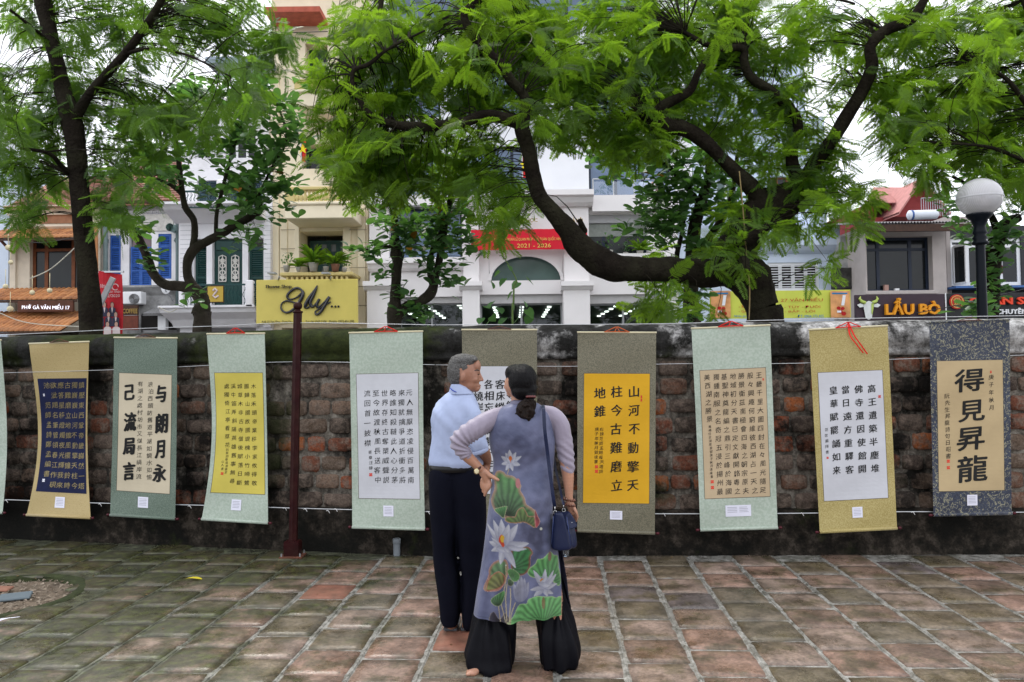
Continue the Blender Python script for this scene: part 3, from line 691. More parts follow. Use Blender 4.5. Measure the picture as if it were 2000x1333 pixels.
cords = dict(red=mat('cord_red', (.65, .015, .01), .6), orange=mat('cord_orange', (.62, .13, .03), .6), brown=mat('cord_brown', (.12, .045, .03), .6)); cords['red_tail'] = cords['red']
def lerp(a, b, t): return a + (b - a) * t
def scroll_fn(C, bow, off):
    TL, TR, BR, BL = C
    def f(s, t, d=0):
        sh = math.sin(math.pi * min(1, max(0, t)) ** 1.15)
        xl = lerp(TL[0], BL[0], t) + bow[0] * sh; xr = lerp(TR[0], BR[0], t) + bow[1] * sh
        yl = lerp(TL[1], BL[1], t); yr = lerp(TR[1], BR[1], t)
        px, py = lerp(xl, xr, s), lerp(yl, yr, s)
        dep = off - bow[2] * .0045 * sh + .009 * math.sin(t * 9 + C[0][0]) * math.sin(s * 3 + 1) + .004 * math.sin(t * 23 + s * 4 + C[0][0]) + d
        return PP(px, py, Bw + (nL if C[1][0] < 850 else nR) * dep, nL if C[1][0] < 850 else nR)
    return f
def inv_bil(C, x, y, bow):
    s, t = .5, .5
    for _ in range(30):
        sh = math.sin(math.pi * min(1, max(0, t)) ** 1.15)
        xl = lerp(C[0][0], C[3][0], t) + bow[0] * sh; xr = lerp(C[1][0], C[2][0], t) + bow[1] * sh
        s = (x - xl) / (xr - xl); yt = lerp(C[0][1], C[1][1], s); yb = lerp(C[3][1], C[2][1], s); t = (y - yt) / (yb - yt)
    return s, t
def grid(fn, s0, s1, t0, t1, ns, ntt, d, mt, name, parent, th=.0015):
    V, F = [], []
    for layer in (0, 1):
        for j in range(ntt + 1):
            for i in range(ns + 1): V.append(fn(lerp(s0, s1, i / ns), lerp(t0, t1, j / ntt), d - layer * th))
    nn = (ns + 1) * (ntt + 1)
    for j in range(ntt):
        for i in range(ns):
            a = j * (ns + 1) + i; F.append((a, a + ns + 1, a + ns + 2, a + 1)); F.append((nn + a, nn + a + 1, nn + a + ns + 2, nn + a + ns + 1))
    for j in range(ntt):
        a = j * (ns + 1); F.append((a, a + nn, a + nn + ns + 1, a + ns + 1)); a += ns; F.append((a, a + ns + 1, a + nn + ns + 1, a + nn))
    for i in range(ns):
        F.append((i, i + 1, i + 1 + nn, i + nn)); a = ntt * (ns + 1) + i; F.append((a, a + nn, a + nn + 1, a + 1))
    return link(name, npmesh(name, V, F, mt, False), parent)
def make_scroll(q):
    C, bow = q['m'], q['bow']; fn = scroll_fn(C, bow, OFF)
    top = fn(.5, 0); th = thing('hanging_scroll', q['label'], 'scroll', tuple(fn(.5, 1)), 'calligraphy scrolls hung on the wires')
    grid(fn, 0, 1, 0, 1, 10, 40, 0, MC[q['mount']], 'silk_mount', th)
    # paper in mount coordinates
    pc = [inv_bil(C, x, y, bow) for x, y in q['p']]
    def pf(s, t, d=0):
        a = lerp(lerp(pc[0][0], pc[1][0], s), lerp(pc[3][0], pc[2][0], s), t); b_ = lerp(lerp(pc[0][1], pc[1][1], s), lerp(pc[3][1], pc[2][1], s), t)
        return fn(a, b_, d)
    W = abs(q['p'][1][0] - q['p'][0][0]); Hh = abs(q['p'][3][1] - q['p'][0][1])
    if q['paper_edge'] if 'paper_edge' in q else q['pap'] != 'paper_navy':
        e = .9 / W; e2 = .9 / Hh; grid(lambda s, t, d=0: pf(lerp(-e, 1 + e, s), lerp(-e2, 1 + e2, t), d), 0, 1, 0, 1, 6, 24, .0012, mat('edge_line', (.10, .085, .06), .7), 'edge_line', th)
    pap = grid(pf, 0, 1, 0, 1, 8, 32, .0024, MC[q['pap']], 'paper', th)
    m = MB()
    def glyph(g_, s, t, wpx, hpx=None, res=1, off=.012, jit=1, dx=0, dy=0, dep=.0040):
        Vv, Ff, ext = text2d(g_, res, off)
        if not len(Vv): return
        k = wpx / .93; kh = (hpx or wpx) / .93
        a = rnd.gauss(0, .02) * jit; sx = 1 + rnd.gauss(0, .04) * jit; cs = rnd.gauss(0, .02) * wpx * jit
        pts = []
        for x, y in Vv:
            wb = .012 * mnoise.noise((x * 7, y * 7, ord(g_) * .1)) if res > 1 else 0
            x += wb; y += wb; y += .10 * x - .05 * x * x; x += .03 * y
            X = (x * sx - a * y) * k + cs; Y_ = (y + a * x) * kh
            pts.append(pf(s + (X + dx) / W, t - (Y_ + dy) / Hh, dep))
        m.add(pts, Ff)
    for (tx, s, t0, t1, size) in q['cols']:
        n = len(tx)
        for i, g_ in enumerate(tx):
            s_j = s + rnd.gauss(0, .004); t_j = lerp(t0, t1, i / max(1, n - 1)); st_ = rnd.getstate()
            for k_, dx in enumerate((0, .022, -.022) if 14 < size < 30 else (0,)): rnd.setstate(st_); glyph(g_, s_j, t_j, size, None, 1 if size < 16 else 3, 0.0, 1, dx * size, -dx * .3 * size, .0040 + .0003 * k_)
    for (g_, s, t, wx, hx) in q.get('big', []):
        for k_, (dx, dy) in enumerate(((0, 0), (.022, .01), (-.022, -.01), (.01, -.016), (-.01, .016)) if wx > 30 else ((0, 0), (.045, .01), (-.045, -.01), (.02, -.03), (-.02, .03), (.07, .0), (-.07, 0))): glyph(g_, s, t, wx, hx, 4, .0, 0, dx * wx, dy * hx, .0040 + .0003 * k_)
    tag(m.build('calligraphy', MC[q['ink']], pap), kind='stuff')
    for (s, t, wx, hx, wh) in q.get('seals', []):
        a = MB(); ws, hs = wx / W / 2, hx / Hh / 2
        for (u0_, u1_, v0_, v1_) in ((-1, -.15, -1, -.1), (.1, 1, -1, -.1), (-1, -.15, .1, 1), (.1, 1, .1, 1), (-.15, .1, -.8, .8)):
            a.quad(pf(s + u0_ * ws, t + v1_ * hs, .0040), pf(s + u1_ * ws, t + v1_ * hs, .0040), pf(s + u1_ * ws, t + v0_ * hs, .0040), pf(s + u0_ * ws, t + v0_ * hs, .0040))
        a.build('seal', MC['label_white'] if wh else MC['seal_red'], pap)
    # rollers, knobs, caption card
    wt = abs(C[1][0] - C[0][0]); mm = MB().tube([fn(-.005, -.004), fn(.5, -.004), fn(1.005, -.004)], .0075, 8); mm.build('top_rod', MC['roller_cream'] if q['mount'] != 'brocade' else MC['brocade'], th, True)
    r = .013; mm = MB().tube([fn(0, 1, 0), fn(.5, 1, 0), fn(1, 1, 0)], r, 12); mm.build('bottom_roller', MC[q['mount']], th, True)
    a, b_ = fn(0, 1), fn(1, 1); d = (b_ - a).normalized()
    for e, sg in ((a, -1), (b_, 1)):
        MB().tube([e, e + d * sg * .012, e + d * sg * .013, e + d * sg * .03, e + d * sg * .036], [.008, .008, .0115, .0115, .006], 10).build('roller_knob', MC['knob_red'], th, True)
    cw = q.get('cardw', 20 if q['k'] != 'orange' else 24); mw = abs(C[2][0] - C[3][0]); mh = C[3][1] - C[0][1]; chh = 21 if cw < 30 else 22
    if q['k'] == 'orange': chh = 17
    cy = ((pc[2][1] + pc[3][1]) / 2 + 1) / 2 - .012
    ss = (cw / mw) / 2; tt = (chh / mh) / 2; cs = .5
    card = grid(lambda s, t, d=0: fn(lerp(cs - ss, cs + ss, s), lerp(cy - tt, cy + tt, t), d), 0, 1, 0, 1, 2, 2, .004, MC['label_white'], 'caption_card', th)
    m = MB()
    for k in range(5 if cw < 30 else 4):
        for hh in ([(-.75, .75)] if cw < 30 else [(-.85, -.1), (.08, .85)]):
            ty = cy + tt * (-.62 + k * .28); e = tt * .035; x1_ = cs + ss * hh[1] * rnd.uniform(.8, 1); x0_ = cs + ss * hh[0]
            m.quad(fn(x0_, ty + e, .0052), fn(x1_, ty + e, .0052), fn(x1_, ty - e, .0052), fn(x0_, ty - e, .0052))
    tag(m.build('fine_print', MC['print_grey'], card), kind='stuff')
    if q['cord']:
        cm = cords[q['cord']]; hg = PW((C[0][0] + C[1][0]) / 2, (C[0][1] + C[1][1]) / 2 - (12 if q['cord'] != 'brown' else 8), OFF)
        l, r_ = fn(.34, -.006, .008), fn(.66, -.006, .008); wd = .0042 if 'red' in q['cord'] else .003
        m = MB(); m.tube([l, hg + Vector((-.01, -.006, 0)), hg + Vector((.01, -.006, 0)), r_], wd, 6); m.tube([l, fn(.5, -.008, .012), r_], wd, 6)
        if q['cord'] != 'brown': m.tube([hg, fn(.47, -.006, .012)], wd * .8, 6)
        if q['cord'] == 'orange': m.tube([hg, fn(.54, -.006, .012)], wd * .8, 6)
        m.build('hanging_cord', cm, th, True)
        if q['cord'] == 'red_tail':
            m = MB()
            for (ex, ey) in ((1694, 692), (1686, 690)):
                pts = [hg, PW(1664 + (ex - 1690), 655, OFF + .02), PW(1676 + (ex - 1690), 672, OFF + .025), PW(ex, ey, OFF + .02)]; pts = catmull(pts, 4)
                for a, b_ in zip(pts[:-1], pts[1:]):
                    a = Vector(a); b_ = Vector(b_); m.quad(a + Vector((-.006, 0, 0)), b_ + Vector((-.006, 0, 0)), b_ + Vector((.006, -.002, 0)), a + Vector((.006, -.002, 0)))
            m.build('ribbon_tail', cm, th)
for q in SC: make_scroll(q)
# ------------------------------------------------------------------ street fronts
YB = 24.0
def facade(root, name, mt, px0, py0, px1, Y, holes, z0=0.0, depth=7.0, rev=.25, zt=None, back=True):
    x0, x1, _, z1 = RC(px0, py0, px1, py0 + 1, Y); 
    if zt is not None: z1 = zt
    hs = []
    for h in holes:
        a, b, c, d = RC(*h[:4], Y) if len(h) == 4 else h[4]
        hs.append((max(a, x0), min(b, x1), max(c, z0), min(d, z1)))
    xs = sorted(set([x0, x1] + [v for h in hs for v in h[:2]])); zs_ = sorted(set([z0, z1] + [v for h in hs for v in h[2:]]))
    m = MB()
    inside = lambda x, z: any(h[0] < x < h[1] and h[2] < z < h[3] for h in hs)
    for i in range(len(xs) - 1):
        for j in range(len(zs_) - 1):
            if not inside((xs[i] + xs[i + 1]) / 2, (zs_[j] + zs_[j + 1]) / 2):
                m.quad((xs[i], Y, zs_[j]), (xs[i + 1], Y, zs_[j]), (xs[i + 1], Y, zs_[j + 1]), (xs[i], Y, zs_[j + 1]))
    for a, b, c, d in hs:
        m.quad((a, Y, c), (a, Y + rev, c), (a, Y + rev, d), (a, Y, d)); m.quad((b, Y, c), (b, Y, d), (b, Y + rev, d), (b, Y + rev, c))
        m.quad((a, Y, d), (a, Y + rev, d), (b, Y + rev, d), (b, Y, d)); m.quad((a, Y, c), (b, Y, c), (b, Y + rev, c), (a, Y + rev, c))
    m.quad((x0, Y, z0), (x0, Y, z1), (x0, Y + depth, z1), (x0, Y + depth, z0)); m.quad((x1, Y, z0), (x1, Y + depth, z0), (x1, Y + depth, z1), (x1, Y, z1))
    m.quad((x0, Y, z1), (x1, Y, z1), (x1, Y + depth, z1), (x0, Y + depth, z1))
    if back: m.quad((x0, Y + depth, z0), (x0, Y + depth, z1), (x1, Y + depth, z1), (x1, Y + depth, z0))
    return m.build(name, mt, root)
glass_dark = mat('glass_dark', (.010, .013, .015), .1, .5, .7, spec=.3)
glass_green = mat('glass_green', (.10, .15, .14), .1, .3, .6, spec=.4)
glass_blue = mat('glass_blue', (.10, .15, .24), .1, .3, .5, spec=.5)
shop_glass = glassmat('shop_glass', (.50, .60, .58), .0)
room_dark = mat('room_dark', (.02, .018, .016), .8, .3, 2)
def win(root, r, Y, nx, nz, fm, pm, fw=.06, rec=.14, name='window', fr=None, zs_=None):
    x0, x1, z0, z1 = RC(*r, Y); m = MB(); y = Y + rec
    fr = fr or [i / nx for i in range(nx + 1)]; zz = zs_ or [i / nz for i in range(nz + 1)]
    m.box(x0, x1, y, y + .06, z0, z0 + fw); m.box(x0, x1, y, y + .06, z1 - fw, z1); m.box(x0, x0 + fw, y + .001, y + .059, z0 + fw, z1 - fw); m.box(x1 - fw, x1, y + .001, y + .059, z0 + fw, z1 - fw)
    for f in fr[1:-1]: x = lerp(x0, x1, f); m.box(x - fw * .6, x + fw * .6, y + .002, y + .058, z0 + fw, z1 - fw)
    for f in zz[1:-1]: z = lerp(z0, z1, f); m.box(x0 + fw, x1 - fw, y + .004, y + .056, z - fw * .5, z + fw * .5)
    o = m.build(name, fm, root)
    for i in range(len(fr) - 1):
        for j in range(len(zz) - 1):
            a, b = lerp(x0, x1, fr[i]) + .002, lerp(x0, x1, fr[i + 1]) - .002; c, d = lerp(z0, z1, zz[j]) + .002, lerp(z0, z1, zz[j + 1]) - .002
            t = rnd.uniform(-.004, .004); MB().quad((a, y + .03, c), (b, y + .03 + t, c), (b, y + .03 + t, d), (a, y + .03, d)).build('pane', pm, o)
    return o
def shutter(root, r, Y, fm, n=18, rec=.06, name='shutter', mids=(.5,)):
    x0, x1, z0, z1 = RC(*r, Y); y = Y + rec; fw = min(.07, (x1 - x0) * .16); m = MB()
    m.box(x0, x0 + fw, y, y + .05, z0, z1); m.box(x1 - fw, x1, y, y + .05, z0, z1); m.box(x0 + fw, x1 - fw, y + .001, y + .049, z0, z0 + fw * 1.3); m.box(x0 + fw, x1 - fw, y + .001, y + .049, z1 - fw * 1.3, z1)
    for q in mids: z = lerp(z0, z1, q); m.box(x0 + fw, x1 - fw, y + .001, y + .049, z - fw * .6, z + fw * .6)
    o = m.build(name, fm, root); m = MB(); n_ = n
    for i in range(n_):
        z = lerp(z0 + fw, z1 - fw, (i + .5) / n_); h = (z1 - z0) / n_ * .42
        m.quad((x0 + fw, y + .005, z - h), (x1 - fw, y + .005, z - h), (x1 - fw, y + .045, z + h), (x0 + fw, y + .045, z + h))
    tag(m.build('louvres', fm, o), kind='stuff'); return o
def slab(root, name, mt, r, Y, d0, d1, bev=0):
    x0, x1, z0, z1 = RC(*r, Y); o = MB().box(x0, x1, Y - d1, Y - d0, z0, z1).build(name, mt, root)
    if bev: bevel(o, bev)
    return o
def prof_slab(root, name, mt, px0, px1, py_t, Y, prof, depth0=0.0):
    # cornice: prof = list of (projection m, drop m)
    x0, x1, _, zt = RC(px0, py_t, px1, py_t + 1, Y); m = MB(); n = len(prof)
    V = [(x, Y - p, zt - d) for x in (x0, x1) for p, d in prof] ; V += [(x0, Y - depth0, zt), (x0, Y - depth0, zt - prof[-1][1]), (x1, Y - depth0, zt), (x1, Y - depth0, zt - prof[-1][1])]
    F = [(i, i + n, i + n + 1, i + 1) for i in range(n - 1)] + [tuple([2 * n] + list(range(n)) + [2 * n + 1]), tuple([2 * n + 3] + list(range(2 * n - 1, n - 1, -1)) + [2 * n + 2]), (2 * n, 2 * n + 2, n, 0), (n - 1, 2 * n - 1, 2 * n + 3, 2 * n + 1)]
    m.add(V, F); return m.build(name, mt, root)
def bal(root, mt, px0, px1, py0, py1, Y, yy, n, r=.055, rails=None, name='balustrade'):
    x0, x1, z0, z1 = RC(px0, py0, px1, py1, Y); y = Y - yy
    m = MB().box(x0, x1, y - .09, y + .09, z1 - .10, z1); m.box(x0, x1, y - .07, y + .07, z0, z0 + .07); o = m.build(name, rails or mt, root)
    h = z1 - z0 - .17
    me = MB().lathe((0, 0, 0), [(r * .7, 0), (r * .7, h * .06), (r * .45, h * .1), (r, h * .3), (r * .75, h * .5), (r * .4, h * .72), (r * .55, h * .82), (r * .7, h * .9), (r * .7, h)], 10).mesh('baluster', mt, True)
    for i in range(n):
        b = link('baluster', me, o); b.location = (lerp(x0, x1, (i + .5) / n), y, z0 + .07)
    return o
def barrel_awning(root, px0, px1, py_t, py_b, Y, proj, n, mt, rm=None, name='tile_awning', back=0):
    x0, x1, z0, z1 = RC(px0, py_t, px1, py_b, Y); aw = MB(); yb, yf = Y - back, Y - back - proj
    # heights chosen so the front lip stands at the picture height of its own depth
    zf = P((px0 + px1) / 2, py_b, yf).z
    aw.quad((x0, yb, z1 - .03), (x1, yb, z1 - .03), (x1, yf, zf - .03), (x0, yf, zf - .03)); aw.box(x0, x1, yf - .02, yf + .02, zf - .09, zf - .035)
    o = aw.build(name, wood_dark, root)
    L = math.hypot(yf - yb, z1 - zf); pw = (x1 - x0) / n; rr = pw * .40; rows_ = 3
    m = MB(); k = 6; V = []
    for t in (0, 1):
        for i in range(k + 1):
            a = math.pi * i / k; q = 1 if t == 0 else 1.12
            V.append((-rr * q * math.cos(a), -t * L / rows_ * 1.08, rr * q * math.sin(a) + t * .015))
    m.add(V, [(i, i + 1, k + 2 + i, k + 1 + i) for i in range(k)] + [tuple(range(k + 1, 2 * k + 2))]); me = m.mesh('barrel_tile', mt, True)
    ang = math.atan2(z1 - zf, yb - yf)
    for i in range(n):
        for r_ in range(rows_):
            q = link('barrel_tile', me, o)
            q.matrix_basis = Matrix.Translation((lerp(x0, x1, (i + .5) / n) + rnd.gauss(0, .006), lerp(yb, yf, r_ / rows_), lerp(z1, zf, r_ / rows_) - .02 + r_ * .004)) @ Matrix.Rotation(ang, 4, 'X')
    return o
def tile_roof(root, px0, px1, py_t, py_b, Y, run, mt, name='roof', sh0=0, sh1=0, cols=60, rows_=22):
    x0, x1, z0, z1 = RC(px0, py_t, px1, py_b, Y); zr = P((px0 + px1) / 2, py_t, Y + run).z; m = MB()
    for j in range(rows_):
        t0, t1 = j / rows_, (j + 1) / rows_; o0 = rnd.random() * .3
        for i in range(cols):
            a = x0 + (x1 - x0) * (i + .5 * (j % 2)) / cols; b = a + (x1 - x0) / cols * .94; h = .03 + rnd.uniform(-.008, .012)
            ya, yb_ = lerp(Y, Y + run, t0) - .03, lerp(Y, Y + run, t1); za, zb = lerp(z0, zr, t0), lerp(z0, zr, t1)
            if a < x0 + sh0 * t0 * (x1 - x0) or b > x1 - sh1 * t0 * (x1 - x0): continue
            m.add([(a, ya, za + h), (b, ya, za + h), (b, yb_, zb + .005), (a, yb_, zb + .005), (a, ya, za), (b, ya, za)], [(0, 1, 2, 3), (4, 5, 1, 0)])
    m.quad((x0, Y, z0 - .01), (x1, Y, z0 - .01), (x1, Y + run, zr - .01), (x0, Y + run, zr - .01))
    o = m.build(name, mt, root); tag(o, kind='stuff'); return o
def island_mat(name, stops, rough=.8, dirtc=(.06, .05, .04), amt=.5):
    m, t, b, o = _nodes(name); oi = N(t, 'ShaderNodeObjectInfo'); isl = N(t, 'ShaderNodeNewGeometry').outputs['Random Per Island']
    ad = N(t, 'ShaderNodeMath', operation='ADD'); t.links.new(oi.outputs['Random'], ad.inputs[0]); t.links.new(isl, ad.inputs[1]); fr = N(t, 'ShaderNodeMath', operation='FRACT'); t.links.new(ad.outputs[0], fr.inputs[0])
    c = ramp(t, fr.outputs[0], stops); d = noise(t, 1.6, 8, rough=.7)
    c = mixc(t, ramp(t, d, [(.45, (0, 0, 0)), (.72, (amt, amt, amt))]), c, dirtc); t.links.new(c, b.inputs['Base Color']); b.inputs['Roughness'].default_value = rough
    MC[name] = m; return m
old_tile = island_mat('old_roof_tile', [(0, (.22, .085, .055)), (.5, (.33, .14, .09)), (1, (.16, .08, .06))])
barrel_m = island_mat('barrel_clay', [(0, (.30, .11, .035)), (.5, (.55, .24, .085)), (1, (.42, .16, .05))], .6, (.14, .07, .04), .6)
cream = mat('cream_render', (.70, .62, .50), .8, .06, 1.2, .15, 30, dirt=.3, dirtcol=(.25, .22, .17), dscale=1.1)
yellow_r = mat('yellow_render', (.80, .71, .53), .75, .05, 1.4, .1, 30, dirt=.18, dirtcol=(.36, .31, .2), dscale=1)
yellow_d = mat('yellow_trim', (.58, .47, .20), .7, .05, 2)
white_r = mat('white_render', (.80, .79, .82), .75, .05, 1.5, .1, 30, dirt=.3, dirtcol=(.36, .36, .36), dscale=.9)
grey_w = mat('office_render', (.80, .77, .77), .7, .03, 1.2, .05, 30, dirt=.1, dirtcol=(.45, .43, .41), dscale=.7)
stained = mat('stained_wall', (.50, .50, .50), .9, .3, 2.5, .4, 25, dirt=.75, dirtcol=(.05, .048, .045), dscale=1.4)
blue_r = mat('pale_blue_render', (.58, .66, .78), .8, .06, 1.5, .1, 30, dirt=.2, dirtcol=(.32, .36, .42))
pink_g = mat('grey_pink_render', (.50, .45, .43), .8, .06, 1.5, .1, 30, dirt=.3, dirtcol=(.26, .23, .21))
blue_p = mat('blue_shutter', (.03, .10, .36), .5, .2, 8); green_p = mat('green_shutter', (.008, .045, .040), .45, .2, 8); brown_p = mat('brown_frame', (.19, .06, .02), .5, .25, 8)
navy_f = mat('navy_frame', (.012, .02, .04), .4, .1); white_f = mat('white_frame', (.75, .76, .78), .4, .03)

# ---- B0: pale building at the left edge
b0 = thing('pale_house', 'plain pale bluish building at the left edge of the street', 'house', tuple(P(0, 716, 25.5)))
facade(b0, 'wall', blue_r, -260, 300, 18, 25.5, [(-160, 440, -90, 540)]); win(b0, (-160, 440, -90, 540), 25.5, 2, 2, white_f, glass_dark)
facade(b0, 'upper_wall', white_r, -420, 150, -200, 25.0, [])

# ---- B1: noodle restaurant with clay awnings
b1 = thing('noodle_restaurant', 'cream shophouse with barrel tile awnings and brown window frames, beside the leftmost tree', 'house', tuple(P(110, 716, YB)))
facade(b1, 'wall', cream, 20, 405, 196, YB, [(58, 463, 178, 572), (30, 648, 185, 715)])
tile_roof(b1, 8, 205, 345, 405, YB - .35, 3.0, old_tile, sh0=.25, sh1=0)
prof_slab(b1, 'cornice', cream, 18, 198, 405, YB, [(.30, 0), (.30, .05), (.18, .12), (.12, .2), (.12, .26)])
slab(b1, 'frieze_panel', mat('terracotta_panel', (.33, .16, .09), .8, .35, 3), (62, 418, 180, 437), YB, 0, .03)
prof_slab(b1, 'string_course', cream, 38, 196, 441, YB, [(.14, 0), (.14, .05), (.06, .12)])
for x in (22, 186): slab(b1, 'pilaster', cream, (x, 445, x + 11, 640), YB, 0, .08, .01)
barrel_awning(b1, 8, 190, 448, 464, YB, 1.0, 22, barrel_m); barrel_awning(b1, -40, 196, 566, 585, YB, 1.0, 26, barrel_m, back=.3); barrel_awning(b1, -40, 200, 612, 646, YB, 1.6, 26, barrel_m, back=.6)
win(b1, (58, 463, 178, 572), YB, 3, 2, brown_p, glass_dark, .09, .16, fr=[0, .22, .66, 1], zs_=[0, .78, 1])
m = MB()
for s in (0, 1):
    x = P(27 + s * 155, 480, YB).x; z = P(27, 490, YB).z; m.bar((x, YB - .02, z - .1), (x, YB - .8, z + .32), .06); m.bar((x, YB - .02, z + .32), (x, YB - .8, z + .34), .05); m.bar((x, YB - .03, z - .15), (x, YB - .03, z + .3), .05)
m.build('awning_bracket', brown_p, b1)
sg = thing('shop_sign', 'brown signboard reading PHỞ GÀ VĂN MIẾU 17 in white lit letters', 'sign', tuple(P(92, 612, YB - 1.3)))
o = slab(sg, 'board', mat('sign_brown', (.09, .03, .015), .5, .2, 6), (38, 588, 146, 610), YB - 1.25, 0, .1, .01)
sign_text('PHỞ GÀ VĂN MIẾU 17', 43, 136, 599, YB - 1.37, emis('sign_white', (.9, .9, 1.0), .7), sg, .008, 11, slant=-.02)
bulb_m = mat('paper_lantern', (.62, .55, .36), .7, .15, 9)
for (x, y, r, lb) in ((21, 513, 4.5, 'second cream lantern from the top at the left edge'), (11, 560, 5, 'cream lantern at the far left just above the middle clay awning'), (63, 572, 5, 'cream lantern resting over the middle awning left of the window centre'), (97, 568, 5, 'rightmost cream lantern over the middle clay awning'), (20, 604, 6, 'lowest and largest cream lantern at the left of the lit restaurant sign'), (16, 484, 5.5, 'topmost lantern under the upper clay awning at the left edge')):
    c = P(x, y, YB - 2.0); q = MB().ell(c, r / FPX * 22, 12); q.tube([c, c + Vector((0, 0, .5))], .01, 4); o = q.build('paper_lantern', bulb_m, None, True); tag(o, lb, 'lantern', 'paper lanterns at the noodle restaurant')
bc = thing('conduit_bamboo', 'orange bamboo pole fixed upright beside the noodle restaurant window', 'pole', tuple(P(187, 600, YB - .4)))
MB().tube([P(188, 440, YB - .4), P(189, 560, YB - .4)], .05, 8, jit=.1).build('pole', mat('bamboo', (.45, .20, .08), .5), bc)

# ---- banner with the portraits
ban = thing('event_banner', 'red vertical banner with a date and rows of formally dressed people', 'banner', tuple(P(215, 640, 14)))
YN = 14.0
x0, x1, z0, z1 = RC(190, 533, 239, 660, YN); m = MB()
for i in range(8):
    for j in range(12):
        f = lambda a, b: (lerp(x0, x1, a / 8), YN + .03 * math.sin(a * .8 + b * .3), lerp(z0, z1, b / 12) + (-.0 if b < 12 else -.04 * a / 8 + .04 * (1 - a / 8)))
        m.quad(f(i, j), f(i + 1, j), f(i + 1, j + 1), f(i, j + 1))
cloth = m.build('banner_cloth', mat('banner_red', (.50, .018, .03), .7, .08, 4), ban)
pm_w = mat('print_pale', (.62, .52, .52), .7); pm_k = mat('print_dark', (.03, .03, .06), .7); pm_f = mat('print_face', (.50, .30, .24), .7)
rowz = [(600, [204, 219]), (619, [196, 212, 226]), (638, [194, 210, 227])]
suit, shirt_, face, hair_ = MB(), MB(), MB(), MB()
for ri, (py, xs_) in enumerate(rowz):
    for k, px in enumerate(xs_):
        Yp = YN - .045 - ri * .006; s_ = 5.6 if ri < 2 else 6
        pt = lambda dx, dy, e=0: tuple(P(px + dx, py + dy, Yp - e))
        white = ri == 2 and k != 0; tgt = shirt_ if white else suit
        tgt.add([pt(-s_ * 1.25, 19), pt(s_ * 1.25, 19), pt(s_ * 1.2, 3), pt(s_ * .4, 0), pt(-s_ * .4, 0), pt(-s_ * 1.2, 3)], [(0, 1, 2, 3, 4, 5)])
        if not white: shirt_.add([pt(-s_ * .35, 1, .001), pt(s_ * .35, 1, .001), pt(0, 12, .001)], [(0, 2, 1)])
        face.add([pt(s_ * .55 * math.cos(a), -4 + 5 * math.sin(a), .002) for a in [i * .628 for i in range(10)][::-1]], [tuple(range(10))])
        hair_.add([pt(s_ * .66 * math.cos(a), -5.2 + 5 * math.sin(a), .0015) for a in [i * .628 for i in range(10)][::-1]], [tuple(range(10))])
for m_, nm, mt_ in ((suit, 'printed_suits', pm_k), (shirt_, 'printed_shirts', pm_w), (hair_, 'printed_hair', mat('print_black', (.015, .012, .012), .7)), (face, 'printed_faces', pm_f)): tag(m_.build(nm, mt_, cloth), kind='stuff')
sign_text('/02/2020', 203, 234, 578, YN - .05, pm_w, cloth, 0, 6, 'date_lettering'); sign_text('thanh nhân', 207, 235, 570, YN - .05, pm_w, cloth, 0, 5, 'lettering'); sign_text('Nhà', 196, 206, 559, YN - .05, pm_w, cloth, 0, 8, 'lettering')
MB().tube([P(225 + 6 * math.cos(a * .5), 561 - 6 * math.sin(a * .5), YN - .05) for a in range(12)], .008, 5).build('printed_emblem', pm_w, cloth)
MB().box(x0 - .02, x1 + .02, YN - .02, YN + .02, z1, z1 + .03).build('banner_rod', steel, ban)
pl = thing('sign_arm', 'pale grey plank leaning across the red event banner', 'plank', tuple(P(205, 600, 13.7)))
MB().bar(P(195, 596, 13.7), P(221, 543, 13.7), .09, .05).build('plank', mat('grey_plank', (.36, .36, .37), .6, .15, 6), pl)

# ---- B2: white house with blue shutters
b2 = thing('blue_shutter_house', 'old white house with bright blue louvred shutters and a clay tile roof', 'house', tuple(P(270, 716, YB + .2)))
YC = YB + .2
facade(b2, 'wall', white_r, 197, 400, 352, YC, [(214, 460, 236, 545), (252, 460, 296, 560), (309, 457, 335, 545)])
facade(b2, 'lower_front', stained, 197.5, 566, 351.5, YC - .12, [(238, 585, 268, 640), (275, 612, 345, 650)])
tile_roof(b2, 190, 352, 310, 402, YC - .4, 3.4, old_tile, sh1=.0)
slab(b2, 'eaves_board', wood_dark, (192, 398, 352, 402), YC, .1, .38)
prof_slab(b2, 'ledge', stained, 230, 352, 560, YC, [(.4, 0), (.4, .06), (.3, .14), (.12, .3), (.1, .42)])
stucco = mat('rough_stucco', (.62, .60, .56), .9, .18, 9, .9, 14)
slab(b2, 'stucco_band', stucco, (205, 420, 340, 452), YC, 0, .05)
m = MB()
for i in range(17):
    a = P(206 + i * 8, 417, YC - .05); b = P(210 + i * 8, 411, YC - .05); c = P(214 + i * 8, 417, YC - .05); m.bar(a, b, .04); m.bar(b, c, .04)
tag(m.build('zigzag_moulding', white_r, b2), kind='stuff')
for r in ((215, 460, 235, 545), (309, 457, 334, 545)): shutter(b2, r, YC, blue_p, 22, .02, mids=(.3, .72))
shutter(b2, (254, 482, 274, 560), YC, blue_p, 18, .04, mids=(.4,)); shutter(b2, (274, 482, 294, 560), YC, blue_p, 18, .04, mids=(.4,)); slab(b2, 'curtain', mat('curtain_grey', (.22, .17, .18), .8, .1, 20), (256, 461, 292, 482), YC, -.18, -.12)
for i, x in enumerate((206, 346)):
    q = MB().tube([P(x, 410, YC - .2), P(x, 640, YC - .2)], .07 if i == 0 else .05, 8); q.tube([P(x, 470, YC - .2), P(x, 470, YC - .05)], .1, 6); q.build('downpipe', mat('pipe_teal', (.14, .19, .19), .5), b2, True)
